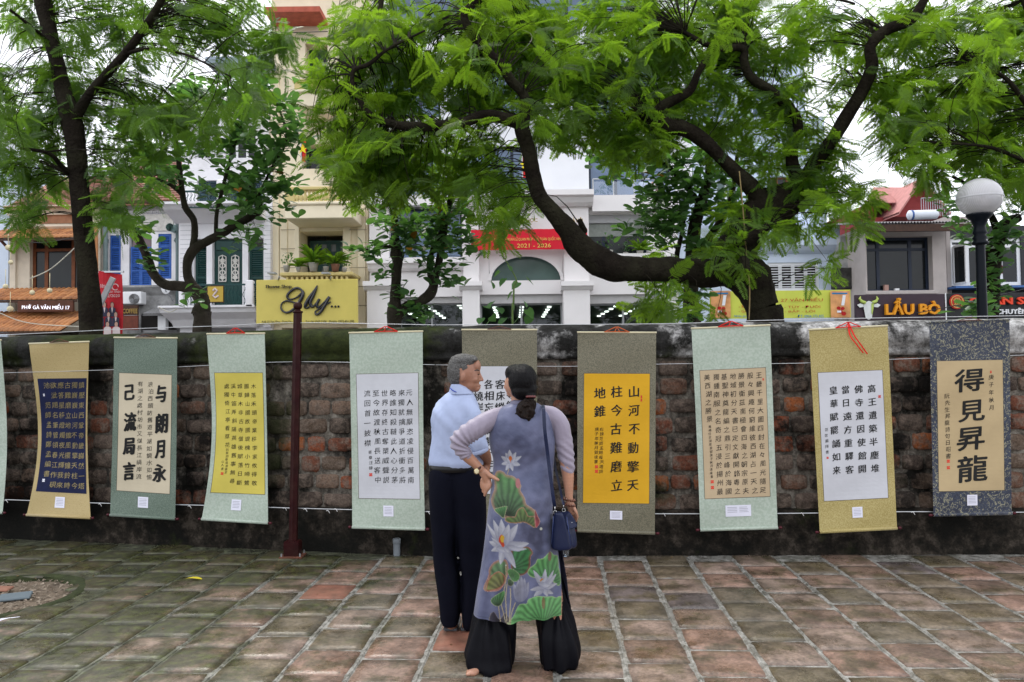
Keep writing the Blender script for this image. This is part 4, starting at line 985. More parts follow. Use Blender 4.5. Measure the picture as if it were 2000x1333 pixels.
c = P(331, 444, YC - .5); q = MB(); q.tube([c, c + Vector((0, .5, 0))], [.12, .12], 14, cap=False); q.tube([c, c + Vector((0, .5, 0))], [.07, .07], 14, cap=False); q.build('vent_pipe', mat('pipe_aqua', (.30, .45, .42), .4), b2, True)
ac = thing('air_conditioner', 'boxy white air conditioner unit under the blue shuttered windows', 'air conditioner', tuple(P(268, 596, YC - .8)))
o = slab(ac, 'casing', white_f, (250, 572, 286, 596), YC - .45, 0, .35, .02)
c = P(262, 584, YC - .81); MB().tube([c, c + Vector((0, -.02, 0))], .155, 20).build('fan_grille', mat('fan_dark', (.12, .12, .12), .6), ac); MB().box(*(P(252, 597, YC).x, P(284, 597, YC).x), YC - .75, YC - .1, P(262, 598.5, YC).z, P(262, 597, YC).z).build('bracket', iron_black, ac)
for k in range(6): 
    r = .03 + k * .023; MB().tube([c + Vector((r * math.cos(a * .5236), -.03, r * math.sin(a * .5236))) for a in range(13)], .004, 4).build('grille_ring', steel, ac)
cs_ = thing('coffee_sign', 'dark wooden sign reading COFFEE in gold letters beside the red banner', 'sign', tuple(P(255, 620, YC - 1)))
slab(cs_, 'board', wood_dark, (238, 597, 271, 616), YC - 1, 0, .08); slab(cs_, 'lower_board', mat('wood_red', (.13, .03, .015), .5, .2, 8), (238, 617, 271, 645), YC - 1, 0, .06)
gold_m = mat('gold_paint', (.42, .28, .08), .4, .1, metal=.3); sign_text('COFFEE', 240, 269, 608, YC - 1.09, gold_m, cs_, .02, 9)
dish = thing('satellite_dish', 'white dish antenna on the wall below the blue shutters', 'antenna', tuple(P(325, 561, YC - .5)))
MB().ell(P(324, 560, YC - .6), (.16, .05, .24), 16).build('dish', white_f, dish, True); MB().tube([P(322, 566, YC - .7), P(338, 588, YC - .3)], .02, 6).build('arm', steel, dish)
can = thing('sheet_awning', 'low corrugated sheet awning with clutter beneath, left of the gnarled stump', 'awning', tuple(P(315, 615, YC - 1)))
x0, x1, z0, z1 = RC(280, 608, 347, 614, YC - 1.2); m = MB()
for i in range(24): a = lerp(x0, x1, i / 24); b = lerp(x0, x1, (i + 1) / 24); h = .03 * (i % 2); h2 = .03 * ((i + 1) % 2); m.quad((a, YC - 1.3, z0 + h), (b, YC - 1.3, z0 + h2), (b, YC - .1, z1 + .25 + h2), (a, YC - .1, z1 + .25 + h))
m.build('sheet', mat('zinc', (.30, .30, .30), .5, .2, 8, metal=.4), can)
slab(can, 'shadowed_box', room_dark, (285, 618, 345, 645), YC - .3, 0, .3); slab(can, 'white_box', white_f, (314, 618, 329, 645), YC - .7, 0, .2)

# ---- B3: white house with green doors and wrought iron
YD = YB - .3
b3 = thing('green_door_house', 'narrow white house with dark green louvred doors and wrought iron balconies', 'house', tuple(P(440, 716, YD)))
facade(b3, 'wall', white_r, 352, 330, 531, YD, [(379, 466, 516, 602), (385, 352, 512, 405), (380, 640, 500, 720)], rev=.3)
slab(b3, 'tiled_pier', white_r, (352, 420, 376, 605), YD, 0, .12, .01); slab(b3, 'tiled_pier', white_r, (517, 420, 531, 640), YD, 0, .12, .01)
m = MB()
for (xa, xb) in ((352, 376), (517, 531)):
    for k in range(20): a = P(xa, 424 + k * 9, YD - .122); b = P(xb, 424 + k * 9, YD - .122); m.box(a.x, b.x, YD - .126, YD - .12, a.z, a.z + .012)
tag(m.build('tile_joints', mat('joint_grey', (.42, .43, .46), .8), b3), kind='stuff')
shutter(b3, (380, 482, 403, 602), YD, green_p, 26, .1, mids=(.5, .98)); shutter(b3, (485, 482, 514, 602), YD, green_p, 26, .1, mids=(.5,))
for x in (404, 474): slab(b3, 'door_post', white_r, (x, 466, x + 11, 602), YD, -.2, .03)
dr = slab(b3, 'double_door', green_p, (416, 466, 474, 602), YD, -.25, -.15); slab(dr if False else b3, 'transom', mat('transom_green', (.012, .05, .045), .4), (419, 470, 471, 488), YD, -.15, -.1, .01)
grl = mat('iron_white', (.62, .60, .56), .5)
for xc in (434.5, 459.5):
    m = MB(); q = lambda dx, dy: P(xc + dx, dy, YD + .12)
    m.tube([q(-7, 502), q(-7, 550)], .016, 5); m.tube([q(7, 502), q(7, 550)], .016, 5); m.tube([q(-7, 550), q(7, 550)], .02, 5); m.tube([q(-7, 502), q(0, 499), q(7, 502)], .016, 5)
    for sy in (1, -1):
        for sx in (-1, 1):
            pts = [q(sx * (1 + 4.2 * math.sin(t * .55)), 526 + sy * (2 + t * 1.7)) for t in range(12)]; m.tube(pts, .02, 5)
            pts = [q(sx * (3.4 + 2.2 * math.cos(t * .6)), 526 + sy * (16 + 2.4 * math.sin(t * .6))) for t in range(10)]; m.tube(pts, .014, 5)
    m.tube([q(0, 500), q(0, 550)], .018, 5); m.build('iron_grille', grl, b3)
# first balcony
prof_slab(b3, 'balcony_slab', white_r, 340, 520, 602, YD, [(1.1, 0), (1.1, .06), (1.0, .1), (.95, .2), (.5, .34), (.1, .5)])
m = MB(); x0, x1, z0, z1 = RC(362, 555, 515, 601, YD - 1.0)
def rail(m, x0, x1, y, z0, z1, n):
    m.box(x0, x1, y - .03, y + .03, z1 - .05, z1); m.box(x0, x1, y - .02, y + .02, z0 + .03, z0 + .06)
    for i in range(n):
        x = lerp(x0, x1, (i + .5) / n); w_ = (x1 - x0) / n; m.tube([(x, y, z0 + .05), (x, y, z1 - .04)], .009, 4)
        m.tube([(x + w_ * .38 * math.sin(t * .7), y, lerp(z0 + .1, z1 - .1, t / 12)) for t in range(13)], .008, 4)
rail(m, x0, x1, YD - 1.0, z0, z1, 22); tag(m.build('iron_railing', mat('iron_green', (.01, .05, .05), .4), b3), kind='stuff')
pp_m = slab(b3, 'balcony_pier', white_r, (481, 548, 496, 601), YD - 1.0, -.1, .1, .03); slab(b3, 'balcony_pier', white_r, (352, 560, 360, 601), YD - 1.0, -.1, .1, .02)
prof_slab(b3, 'upper_balcony_slab', white_r, 345, 522, 408, YD, [(1.1, 0), (1.1, .07), (1.0, .12), (.9, .2), (.5, .34), (.1, .46)])
m = MB(); x0, x1, z0, z1 = RC(355, 372, 515, 408, YD - 1.0); rail(m, x0, x1, YD - 1.0, z0, z1, 22); tag(m.build('iron_railing', MC['iron_green'], b3), kind='stuff')
slab(b3, 'wall_medallion', white_r, (425, 352, 446, 405), YD, 0, .14, .05)
for r in ((386, 352, 402, 405), (404, 352, 424, 405), (448, 352, 470, 405), (488, 352, 511, 405)): shutter(b3, r, YD, mat('slate_shutter', (.05, .09, .12), .5, .2), 14, .12)
facade(b3, 'roof_storey', white_r, 356, 175, 525, YD + 1.2, [(380, 240, 410, 310), (440, 240, 500, 310)]); win(b3, (380, 240, 410, 310), YD + 1.2, 2, 2, white_f, glass_dark); win(b3, (440, 240, 500, 310), YD + 1.2, 3, 2, white_f, glass_dark)
slab(b3, 'terrace_canopy', mat('canopy_grey', (.30, .36, .42), .5), (430, 140, 548, 152), YD + .6, 0, 1.2)
prof_slab(b3, 'ground_arch', white_r, 345, 505, 612, YD, [(.5, 0), (.5, .1), (.35, .3), (.2, .45)])
pc = thing('cafe_sign', 'small square yellow sign with a white seated figure mark on the iron balcony', 'sign', tuple(P(420, 590, YD - 1.1)))
slab(pc, 'frame', wood_dark, (404, 558, 438, 592), YD - 1.1, 0, .05); slab(pc, 'board', mat('ochre_sign', (.48, .33, .05), .5, .05), (406, 560, 436, 590), YD - 1.15, 0, .02)
MB().tube([P(x, y, YD - 1.18) for x, y in ((416, 568), (420, 564), (424, 568), (420, 573), (416, 578), (421, 582), (427, 578))], .03, 6).build('mark', pm_w, pc)

# ---- B4: yellow tube house
YE = YB - .1
b4 = thing('yellow_house', 'tall narrow pale yellow house with stacked balconies above the flower shop', 'house', tuple(P(620, 716, YE)))
facade(b4, 'wall', yellow_r, 531, -120, 716, YE, [(586, 452, 670, 540), (590, 282, 650, 330), (596, 85, 640, 165), (550, 640, 700, 720)], rev=.9)
for x in (531, 547, 576, 671, 699): slab(b4, 'pilaster', yellow_r, (x, 410 if x not in (531, 699) else 130, x + (15 if x != 576 else 10), 632), YE, 0, .10 if x != 547 else .05, .01)
m = MB()
for k in range(5):
    for (xa, xb) in ((548, 576), (682, 716)):
        a = P(xa, 450 + k * 37, YE - .11); b = P(xb, 450, YE - .11); m.box(a.x, b.x, YE - .112, YE - .1, a.z, a.z + .02)
tag(m.build('render_joints', mat('joint_brown', (.30, .25, .17), .8), b4), kind='stuff')
dw = win(b4, (592, 462, 668, 540), YE, 4, 3, green_p, mat('glass_grey', (.10, .11, .11), .25, .2, 3), .12, .82)
# balconies
for (ya, yb_, pj, bx0, bx1, n) in ((415, 372, 1.5, 556, 690, 12), (196, 162, 1.3, 575, 645, 9)):
    x0, x1, z0, z1 = RC(bx0, ya, bx1, ya + 24, YE - pj); zt = P(600, ya - 14, YE - pj).z; zb = P(600, ya + 12, YE - pj).z
    o = MB().box(x0, x1, YE - pj, YE, zb, zt).build('balcony_slab', yellow_r, b4); bevel(o, .02)
    o = MB().box(x0 - .06, x1 + .06, YE - pj - .06, YE - .01, zt, zt + .10).build('balcony_moulding', yellow_r, b4); bevel(o, .03)
    zt2 = P(600, yb_, YE - pj).z
    h = zt2 - zt - .1; me = MB().lathe((0, 0, 0), [(.06, 0), (.06, h * .08), (.035, h * .12), (.085, h * .32), (.06, h * .5), (.03, h * .75), (.05, h * .86), (.06, h)], 10).mesh('baluster', yellow_d, True)
    for k in range(n): q = link('baluster', me, b4); q.matrix_basis = Matrix.Translation((lerp(x0 + .35, x1 - .35, k / (n - 1)), YE - pj + .06, zt + .1))
    for xx in (x0, x1 - .3): o = MB().box(xx, xx + .3, YE - pj - .02, YE - pj + .2, zt + .1, zt2 + .02).build('balcony_pier', yellow_d, b4); bevel(o, .02)
    o = MB().box(x0 - .05, x1 + .05, YE - pj - .05, YE - pj + .2, zt2, zt2 + .1).build('handrail', yellow_d, b4); bevel(o, .02)
c = P(622, 424, YE - .8); MB().ell(c, (.13, .13, .05), 14).build('ceiling_lamp', mat('lamp_grey', (.4, .4, .4), .4), b4)
x0, x1, z0, z1 = RC(547, 530, 690, 545, YE - 1.2); zt = P(610, 532, YE - 1.2).z
o = MB().box(x0, x1, YE - 1.25, YE, zt - .12, zt).build('planter_ledge', yellow_d, b4); bevel(o, .03)
MB().box(x0 + .1, x1 - .1, YE - 1.0, YE, zt - .9, zt - .45).build('lower_balcony', yellow_d, b4)
me = MB().lathe((0, 0, 0), [(.05, 0), (.05, .02), (.03, .04), (.07, .12), (.04, .22), (.05, .32)], 8).mesh('baluster', yellow_d, True)
for k in range(13): q = link('baluster', me, b4); q.matrix_basis = Matrix.Translation((lerp(x0 + .2, x1 - .2, k / 12), YE - 1.15, zt - .45))
slab(b4, 'red_tile_eave', mat('eave_red', (.42, .10, .06), .7, .2), (536, 42, 640, 52), YE, 0, 1.0)
facade(b4, 'upper_bay', yellow_r, 545, -220, 700, YE - .4, [(560, 62, 600, 130)], zt=P(600, 0, YE).z + 3) if False else None
win(b4, (590, 282, 650, 330), YE, 2, 2, green_p, glass_dark, .08, .5); win(b4, (596, 85, 640, 165), YE, 2, 2, green_p, glass_dark, .08, .5)
flag_red = mat('flag_red', (.62, .01, .01), .7, .1); flag_y = mat('flag_yellow', (.75, .60, .02), .7)
def flag(px, py, w_, h_, Y, lab):
    f = thing('flag', lab, 'flag', tuple(P(px, py + h_, Y))); m = MB(); g_ = lambda a, b: tuple(P(px + w_ * a * (1 - .3 * b), py + h_ * b + 3 * a, Y + .1 * math.sin(a * 6 + b * 2)))
    for i in range(6):
        for j in range(8): m.quad(g_(i / 6, (j + 1) / 8), g_((i + 1) / 6, (j + 1) / 8), g_((i + 1) / 6, j / 8), g_(i / 6, j / 8))
    cl = m.build('cloth', flag_red, f, True); c = Vector(g_(.5, .5)) + Vector((0, -.12, 0)); m = MB(); pts = [c + Vector(((.17 if k % 2 == 0 else .07) * math.sin(k * .628), 0, (.17 if k % 2 == 0 else .07) * math.cos(k * .628))) for k in range(10)]; m.add(pts, [tuple(range(9, -1, -1))]); m.build('star', flag_y, cl)
    MB().tube([P(px - 1, py - 8, Y), P(px + 1, py + h_, Y)], .025, 6).build('pole', steel, f)
flag(588, 270, 12, 44, YE - 1.2, 'red flag with a yellow star on the yellow house balcony'); flag(1020, 300, 12, 46, 22.4, 'red flag with a yellow star at the white office building')
ys = thing('flower_shop_sign', 'large yellow flower shop signboard with black script lettering, above the wall', 'sign', tuple(P(601, 632, YE - 1.7)))
YS = YE - 1.7
slab(ys, 'board', mat('sign_yellow', (.60, .50, .12), .45, .04, 3), (503, 547, 700, 633), YS, 0, .12, .01)
m = MB(); x0, x1, z0, z1 = RC(503, 547, 700, 633, YS)
ink_ = mat('sign_black', (.015, .015, .016), .3)
YT = YS - .16
sign_text('Flower Shop', 520, 570, 561, YT, ink_, ys, .05, 8)
sign_text('Add: 23 Van Mieu - Dong Da - Ha Noi', 511, 588, 629, YT, ink_, ys, .01, 5.5); sign_text('Tel: 04 3747.2304   Mobile: 0972.401.298', 597, 691, 628.5, YT, ink_, ys, .01, 5.5)
def stroke(pts, wd, Y=YT, k=6):
    q = catmull(pts, k); m = MB(); n = len(q); P3 = []; R3 = []
    for i, p in enumerate(q): P3.append(P(p[0], p[1], Y)); R3.append(p[2] * wd if len(p) > 2 else wd)
    m.tube(P3, R3, 8); return m
chrome = mat('dark_chrome', (.06, .06, .065), .25, .2, 5, metal=.7)
strokes = [[(586, 578, .6), (590, 568, .8), (580, 563, 1.2), (568, 569, 1.3), (561, 579, 1.3), (566, 585, .9), (578, 582, .8), (588, 574, 1)],
           [(588, 566, 1), (592, 574, 1.6), (586, 588, 1.8), (574, 604, 1.5), (560, 611, 1.1), (550, 605, .9), (550, 594, .8), (560, 588, .9), (577, 592, .9)],
           [(620, 558, .7), (614, 568, 1.2), (603, 584, 1.8), (596, 598, 1.6), (600, 602, .8), (610, 594, .7)],
           [(619, 562, .8), (612, 578, 1.5), (606, 592, 1.5), (610, 600, 1), (620, 590, .8)], [(624, 584, 1.2), (619, 594, 1.5), (621, 601, 1.1), (632, 592, .8), (643, 580, 1.2)],
           [(644, 580, 1.1), (635, 596, 1.5), (626, 610, 1.4), (618, 615, 1.1), (616, 609, .8), (626, 602, .7), (646, 590, .7)]]
mm = MB()
for s_ in strokes:
    t_ = stroke(s_, .030); n0 = len(mm.v); mm.v += t_.v; mm.f += [tuple(i + n0 for i in f) for f in t_.f]; mm.m += t_.m
mm.build('script_lettering', chrome, ys, True)
for x in (648, 655, 661): MB().ell(P(x, 599, YT), (.033, .02, .033), 10).build('dot', ink_, ys, True)
for x in (543, 645): 
    o = MB().bar(P(x, 547, YS - .1), P(x + 2, 541, YS - .6), .03); o.box(P(x - 5, 540, YS).x, P(x + 9, 540, YS).x, YS - .75, YS - .5, P(x, 541, YS).z, P(x, 538, YS).z); o.build('floodlight', mat('lamp_case', (.35, .36, .36), .4), ys)

# ---- B5: white office building
YO = 23.5
b5 = thing('office_building', 'long white office building with square pillars and a broad arch behind the couple', 'building', tuple(P(1030, 716, YO)))
arch = (955, 497, 1099, 548)
holes = [(779, 580, 905, 716), (938, 575, 1100, 716), (1151, 575, 1290, 716), (760, 400, 902, 512), (1148, 418, 1265, 500), (955, 497, 1099, 548)]
facade(b5, 'wall', grey_w, 721, 385, 1322, YO, holes, rev=.5, depth=1.15, back=False)
# showroom
x0, x1, z0, z1 = RC(721, 560, 1322, 700, YO); m = MB(); ce = P(1000, 577, YO).z + .0
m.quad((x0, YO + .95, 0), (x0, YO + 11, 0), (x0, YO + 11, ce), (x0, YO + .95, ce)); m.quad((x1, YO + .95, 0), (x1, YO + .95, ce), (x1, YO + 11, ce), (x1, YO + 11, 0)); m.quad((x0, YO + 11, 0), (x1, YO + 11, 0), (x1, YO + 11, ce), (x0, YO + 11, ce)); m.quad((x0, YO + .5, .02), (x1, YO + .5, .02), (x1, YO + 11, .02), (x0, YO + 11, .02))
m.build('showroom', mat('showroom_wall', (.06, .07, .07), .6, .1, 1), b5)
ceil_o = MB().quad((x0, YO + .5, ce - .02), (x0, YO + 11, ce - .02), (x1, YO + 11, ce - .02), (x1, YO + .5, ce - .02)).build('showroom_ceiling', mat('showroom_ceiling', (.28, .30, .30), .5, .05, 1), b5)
dl = emis('downlight', (1, .98, .92), 3.0); me = MB().box(-.07, .07, -.12, .12, -.04, 0).mesh('ceiling_light', dl)
for xp in (742, 812, 884, 960, 1023, 1086, 1162, 1240, 1300):
    x = P(xp, 600, YO).x
    for k in range(7):
        o = link('ceiling_light', me, b5); o.matrix_basis = Matrix.Translation((x, YO + 1.6 + k * 1.35, ce - .03))
for h in holes[:3]:
    n = 2; o = win(b5, (h[0], 592, h[2], 716), YO, n, 1, mat('alu_grey', (.30, .31, .32), .4, .05, metal=.5), shop_glass, .05, .3); 
    slab(b5, 'shop_lintel', mat('lintel_shade', (.46, .45, .45), .7, .05), (h[0], h[1] - .5, h[2], 592), YO, -.45, -.12)
o = win(b5, (760, 404, 902, 512), YO, 3, 1, navy_f, glass_blue, .07, .3); o = win(b5, (1148, 436, 1265, 500), YO, 3, 1, navy_f, glass_dark, .07, .3, fr=[0, .28, .98, 1])
slab(b5, 'roller_blind', mat('blind_grey', (.26, .28, .26), .7, .15, 9), (1150, 434, 1263, 459), YO, -.31, -.295)
slab(b5, 'window_soffit', mat('soffit_grey', (.50, .50, .52), .7, .03), (1148, 414, 1265, 433), YO, -.48, -.2)
# arch: dark green glass with a rendered surround
ax0, ax1, az0, az1 = RC(955, 497, 1099, 548, YO); m = MB(); n = 20; cx_ = (ax0 + ax1) / 2; rw = (ax1 - ax0) / 2 - .02; rh = az1 - az0 - .02
outer = [(lerp(ax0, ax1, i / n), az1) for i in range(n + 1)]; inner = [(cx_ - rw * math.cos(math.pi * i / n), az0 + rh * math.sin(math.pi * i / n)) for i in range(n + 1)]
for i in range(n):
    y = YO + .012; m.quad((inner[i][0], y, inner[i][1]), (inner[i + 1][0], y, inner[i + 1][1]), (outer[i + 1][0], y, outer[i + 1][1]), (outer[i][0], y, outer[i][1])); m.quad((inner[i][0], y, inner[i][1]), (inner[i][0], y + .4, inner[i][1]), (inner[i + 1][0], y + .4, inner[i + 1][1]), (inner[i + 1][0], y, inner[i + 1][1]))
m.build('arch_surround', grey_w, b5)
m = MB()
for i in range(n):
    q0 = inner[i]; q1 = inner[i + 1]; m.bar((q0[0], YO - .02, q0[1]), (q1[0], YO - .02, q1[1]), .10, .06)
m.build('arch_moulding', grey_w, b5)
MB().quad((ax0, YO + .3, az0), (ax1, YO + .3, az0), (ax1, YO + .3, az1), (ax0, YO + .3, az1)).build('arch_glass', glass_green, b5)
for (xa, xb, yt) in ((721, 779, 560), (905, 938, 385), (1100, 1151, 385), (1290, 1322, 420)):
    slab(b5, 'pillar', grey_w, (xa, 568, xb, 716), YO, 0, .35, .01); slab(b5, 'upper_pillar', grey_w, (xa, yt, xb - 2, 556), YO, 0, .22, .01)
    prof_slab(b5, 'capital', grey_w, xa - 6, xb + 5, 553, YO, [(.55, 0), (.55, .14), (.48, .16), (.42, .22), (.36, .26)], 0)
prof_slab(b5, 'string_course', grey_w, 721, 905, 507, YO, [(.42, 0), (.42, .16), (.3, .2), (.24, .3), (.14, .36)]); prof_slab(b5, 'window_ledge', grey_w, 1146, 1290, 499, YO, [(.4, 0), (.4, .12), (.2, .22)])
prof_slab(b5, 'portico_cornice', grey_w, 900, 1155, 382, YO, [(.75, 0), (.75, .16), (.62, .2), (.5, .34), (.36, .42)]); slab(b5, 'portico_wall', grey_w, (938, 400, 1100, 470), YO, 0, .20)
x0, x1, z0, z1 = RC(938, 405, 1100, 420, YO)
# upper storeys set back
YU = YO + 1.2
facade(b5, 'upper_storey', mat('upper_render', (.76, .77, .80), .7, .04, 1.2), 721, -260, 1340, YU, [(740, 300, 860, 385), (900, 285, 1050, 385), (1150, 300, 1310, 385), (740, 130, 860, 230), (900, 110, 1050, 230), (1120, 120, 1300, 230), (760, -60, 1280, 40)], z0=P(1000, 388, YU).z)
for r in ((740, 300, 860, 385), (900, 285, 1050, 385), (1150, 300, 1310, 385), (740, 130, 860, 230), (900, 110, 1050, 230), (1120, 120, 1300, 230), (760, -60, 1280, 40)): win(b5, r, YU, 3, 1, navy_f, glass_blue, .08, .15)
x0, x1, z0, z1 = RC(721, 388, 902, 402, YO); slab(b5, 'terrace_edge', grey_w, (721, 385, 902, 405), YO, 0, .3); slab(b5, 'terrace_edge', grey_w, (1155, 385, 1322, 416), YO, 0, .3)
m = MB()
for (xa, xb) in ((725, 900), (1158, 1318)):
    a = P(xa, 350, YO - .1); b = P(xb, 350, YO - .1); m.tube([a, b], .02, 6)
    for k in range(5): x = lerp(a.x, b.x, k / 4); m.tube([(x, YO - .1, a.z), (x, YO - .1, P(xa, 386, YO - .1).z)], .02, 6)
m.build('terrace_rail', steel, b5)
MB().quad(P(1160, 384, YO - .11), P(1318, 384, YO - .11), P(1318, 355, YO - .11), P(1160, 355, YO - .11)).build('rail_glass', glassmat('rail_glass', (.6, .7, .85), .1), b5)
for (x, mt_) in ((1281, mat('orange_pot', (.6, .16, .05), .6)), (1262, white_f)): MB().lathe(P(x, 384, YO + .3), [(.0, 0), (.16, 0), (.2, .3), (.22, .42), (.18, .42)], 12).build('terrace_pot', mt_, b5, True)
rb = thing('red_banner', 'red banner with yellow capitals across the office portico', 'banner', tuple(P(1030, 488, YO - .45)))
YR = YO - .55
x0, x1, z0, z1 = RC(920, 448, 1147, 488, YR); m = MB()
for i in range(24): f = lambda a: .02 * math.sin(a * 1.7); m.quad((lerp(x0, x1, i / 24), YR + f(i), z0), (lerp(x0, x1, (i + 1) / 24), YR + f(i + 1), z0), (lerp(x0, x1, (i + 1) / 24), YR + f(i + 1), z1), (lerp(x0, x1, i / 24), YR + f(i), z1))
cl = m.build('cloth', mat('red_cloth', (.62, .012, .03), .7, .06, 3), rb); by = mat('banner_yellow', (.72, .55, .12), .7)
sign_text('ĐẠI BIỂU DỰ HỘI NGHỊ TẬP HUẤN SĨ QUAN PHÁP CHẾ TOÀN QUỐC NHIỆM', 924, 1102, 467, YR - .04, by, cl, 0, 10, off=.02); sign_text('2021 - 2026', 1010, 1076, 480, YR - .04, by, cl, 0, 8)
gl = thing('building_lettering', 'gold capital letters ending HÀ NỘI on the portico above the red banner', 'lettering', tuple(P(1120, 440, YO - .4)))
sign_text('HÀ NỘI', 1113, 1138, 431, YO - .44, gold_m, gl, .04, 12); sign_text('TRƯỜNG ĐẠI HỌC', 958, 1050, 431, YO - .44, gold_m, gl, .04, 11)

# ---- B6: pale blue house behind the big trunk
YF = YB + .3
b6 = thing('pale_blue_house', 'pale blue house with barred white windows behind the big tree trunk', 'house', tuple(P(1500, 716, YF)))
facade(b6, 'wall', blue_r, 1324, 440, 1640, YF, [(1500, 513, 1600, 568), (1380, 470, 1440, 560), (1340, 640, 1600, 716)])
facade(b6, 'upper_wall', blue_r, 1330, 230, 1610, YF + 1.5, [(1400, 350, 1440, 420), (1500, 345, 1560, 385), (1360, 270, 1420, 320)]); prof_slab(b6, 'balcony_slab', blue_r, 1380, 1450, 418, YF, [(.9, 0), (.9, .1), (.8, .2), (.1, .3)])
win(b6, (1500, 345, 1560, 385), YF + 1.5, 3, 2, brown_p, glass_dark); win(b6, (1400, 350, 1440, 420), YF + 1.5, 2, 1, white_f, glass_green); win(b6, (1360, 270, 1420, 320), YF + 1.5, 2, 1, white_f, glass_green)
prof_slab(b6, 'cornice', blue_r, 1480, 1640, 470, YF, [(.35, 0), (.35, .2), (.2, .35), (.05, .42)])
o = win(b6, (1500, 513, 1600, 568), YF, 4, 1, white_f, room_dark, .09, .05)
m = MB(); x0, x1, z0, z1 = RC(1500, 513, 1600, 568, YF)
for k in range(9): z = lerp(z0 + .08, z1 - .08, (k + .5) / 9); m.box(x0 + .05, x1 - .05, YF - .01, YF + .01, z - .012, z + .012)
tag(m.build('window_bars', white_f, b6), kind='stuff'); slab(b6, 'window_sill', white_f, (1496, 567, 1604, 571), YF, -.05, .15)
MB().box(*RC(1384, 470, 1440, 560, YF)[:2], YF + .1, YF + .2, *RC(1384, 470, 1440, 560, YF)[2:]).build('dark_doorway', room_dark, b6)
m = MB()
for i in range(20): x = P(1590 + i * 1.0, 350, YF + 1.4).x
b6b = thing('stained_wall', 'narrow stained party wall with black mould between the blue house and beef hotpot house', 'wall', tuple(P(1658, 716, YF)))
facade(b6b, 'wall_body', stained, 1641, 462, 1688, YF - .6, []); slab(b6b, 'mould_patch', mat('mould', (.05, .048, .045), .95, .5, 6), (1622, 525, 1662, 566), YF - .6, 0, .25, .02)
# yellow food banner
yb = thing('food_banner', 'long yellow green banner listing beef cuts with red and blue lettering', 'banner', tuple(P(1520, 622, 21)))
YY = 21.0
x0, x1, z0, z1 = RC(1386, 568, 1661, 622, YY); m = MB()
for i in range(22): f = lambda a: .025 * math.sin(a * 1.1); m.quad((lerp(x0, x1, i / 22), YY + f(i), z0), (lerp(x0, x1, (i + 1) / 22), YY + f(i + 1), z0), (lerp(x0, x1, (i + 1) / 22), YY + f(i + 1), z1), (lerp(x0, x1, i / 22), YY + f(i), z1))
cl = m.build('cloth', mat('banner_lime', (.55, .60, .09), .7, .04, 3), yb); tr_ = mat('text_red', (.42, .01, .01), .7); tb = mat('text_blue', (.02, .18, .42), .7)
sign_text('BÒ - 27 VĂN MIẾU', 1494, 1607, 585, YY - .05, tr_, cl, 0, 9); sign_text('- TỦY - ĐUÔI', 1532, 1602, 599, YY - .05, tr_, cl, 0, 6.5); sign_text('- BẮP - LÕI', 1532, 1592, 607.5, YY - .05, tr_, cl, 0, 6.5); sign_text('ĐT: 0904.173.405', 1558, 1609, 618, YY - .05, tb, cl, 0, 6)
sign_text('- KHO', 1443, 1468, 599, YY - .05, tr_, cl, 0, 6.5); sign_text('- GÂN', 1443, 1466, 607.5, YY - .05, tr_, cl, 0, 6.5); sign_text('Nhận giao hàng', 1434, 1475, 618, YY - .05, tb, cl, 0, 6)
for xo in (1388, 1621):
    pn = MB().box(*RC(xo, 569, xo + 38, 621, YY)[:2], YY - .045, YY - .035, *RC(xo, 569, xo + 38, 621, YY)[2:]).build('picture_panel', mat('panel_orange', (.62, .30, .12), .7, .35, 3), cl)
    m = MB(); 
    for (dx, dy, s_) in ((20, 40, 5), (27, 44, 5), (17, 33, 4), (25, 34, 4)): m.add([tuple(P(xo + dx + s_ * math.cos(a * .7), 569 + dy + s_ * .8 * math.sin(a * .7), YY - .05)) for a in range(9)][::-1], [tuple(range(9))])
    m.build('red_cans', tr_, pn); m = MB().quad(*[tuple(P(xo + a, 569 + b, YY - .052)) for a, b in ((22, 28), (28, 28), (31, 8), (25, 8))]); m.quad(*[tuple(P(xo + a, 569 + b, YY - .055)) for a, b in ((14, 42), (22, 42), (22, 38), (14, 38))]); m.build('pale_shapes', white_f, pn); MB().quad(*[tuple(P(xo + a, 569 + b, YY - .05)) for a, b in ((4, 6), (34, 6), (34, 3), (4, 3))]).build('blue_strip', tb, pn)

# ---- B7: beef hotpot house
YG = 22.5
b7 = thing('hotpot_restaurant', 'low grey pink house with a dark framed window over the hotpot sign', 'house', tuple(P(1770, 716, YG)))
facade(b7, 'wall', pink_g, 1689, 440, 1846, YG, [(1693, 462, 1822, 569)], rev=.35)
win(b7, (1693, 462, 1822, 569), YG, 3, 2, navy_f, glass_dark, .08, .25, fr=[0, .23, .72, 1], zs_=[0, .78, 1]); slab(b7, 'sill', pink_g, (1686, 569, 1826, 576), YG, 0, .2, .01)
x0, x1, z0, z1 = RC(1685, 428, 1900, 436, YG - 1.0); m = MB()
for i in range(70):
    a, b = lerp(x0, x1, i / 70), lerp(x0, x1, (i + 1) / 70); h = .05 * (i % 2); h2 = .05 * ((i + 1) % 2); m.quad((a, YG - 1.0, z0 + h), (b, YG - 1.0, z0 + h2), (b, YG + 2, z0 + .5 + h2), (a, YG + 2, z0 + .5 + h))
m.build('corrugated_roof', mat('roof_sheet', (.20, .19, .20), .6, .2, 5), b7); MB().box(x0, x1, YG - .95, YG - .85, z0 - .22, z0 - .02).build('fascia', wood_dark, b7)
for (x, mt_) in ((1735, mat('pink_box', (.4, .24, .2), .6)), (1756, white_f)): slab(b7, 'window_item', mt_, (x - 4, 556 if x < 1750 else 563, x + 4, 567), YG, -.2, -.1)
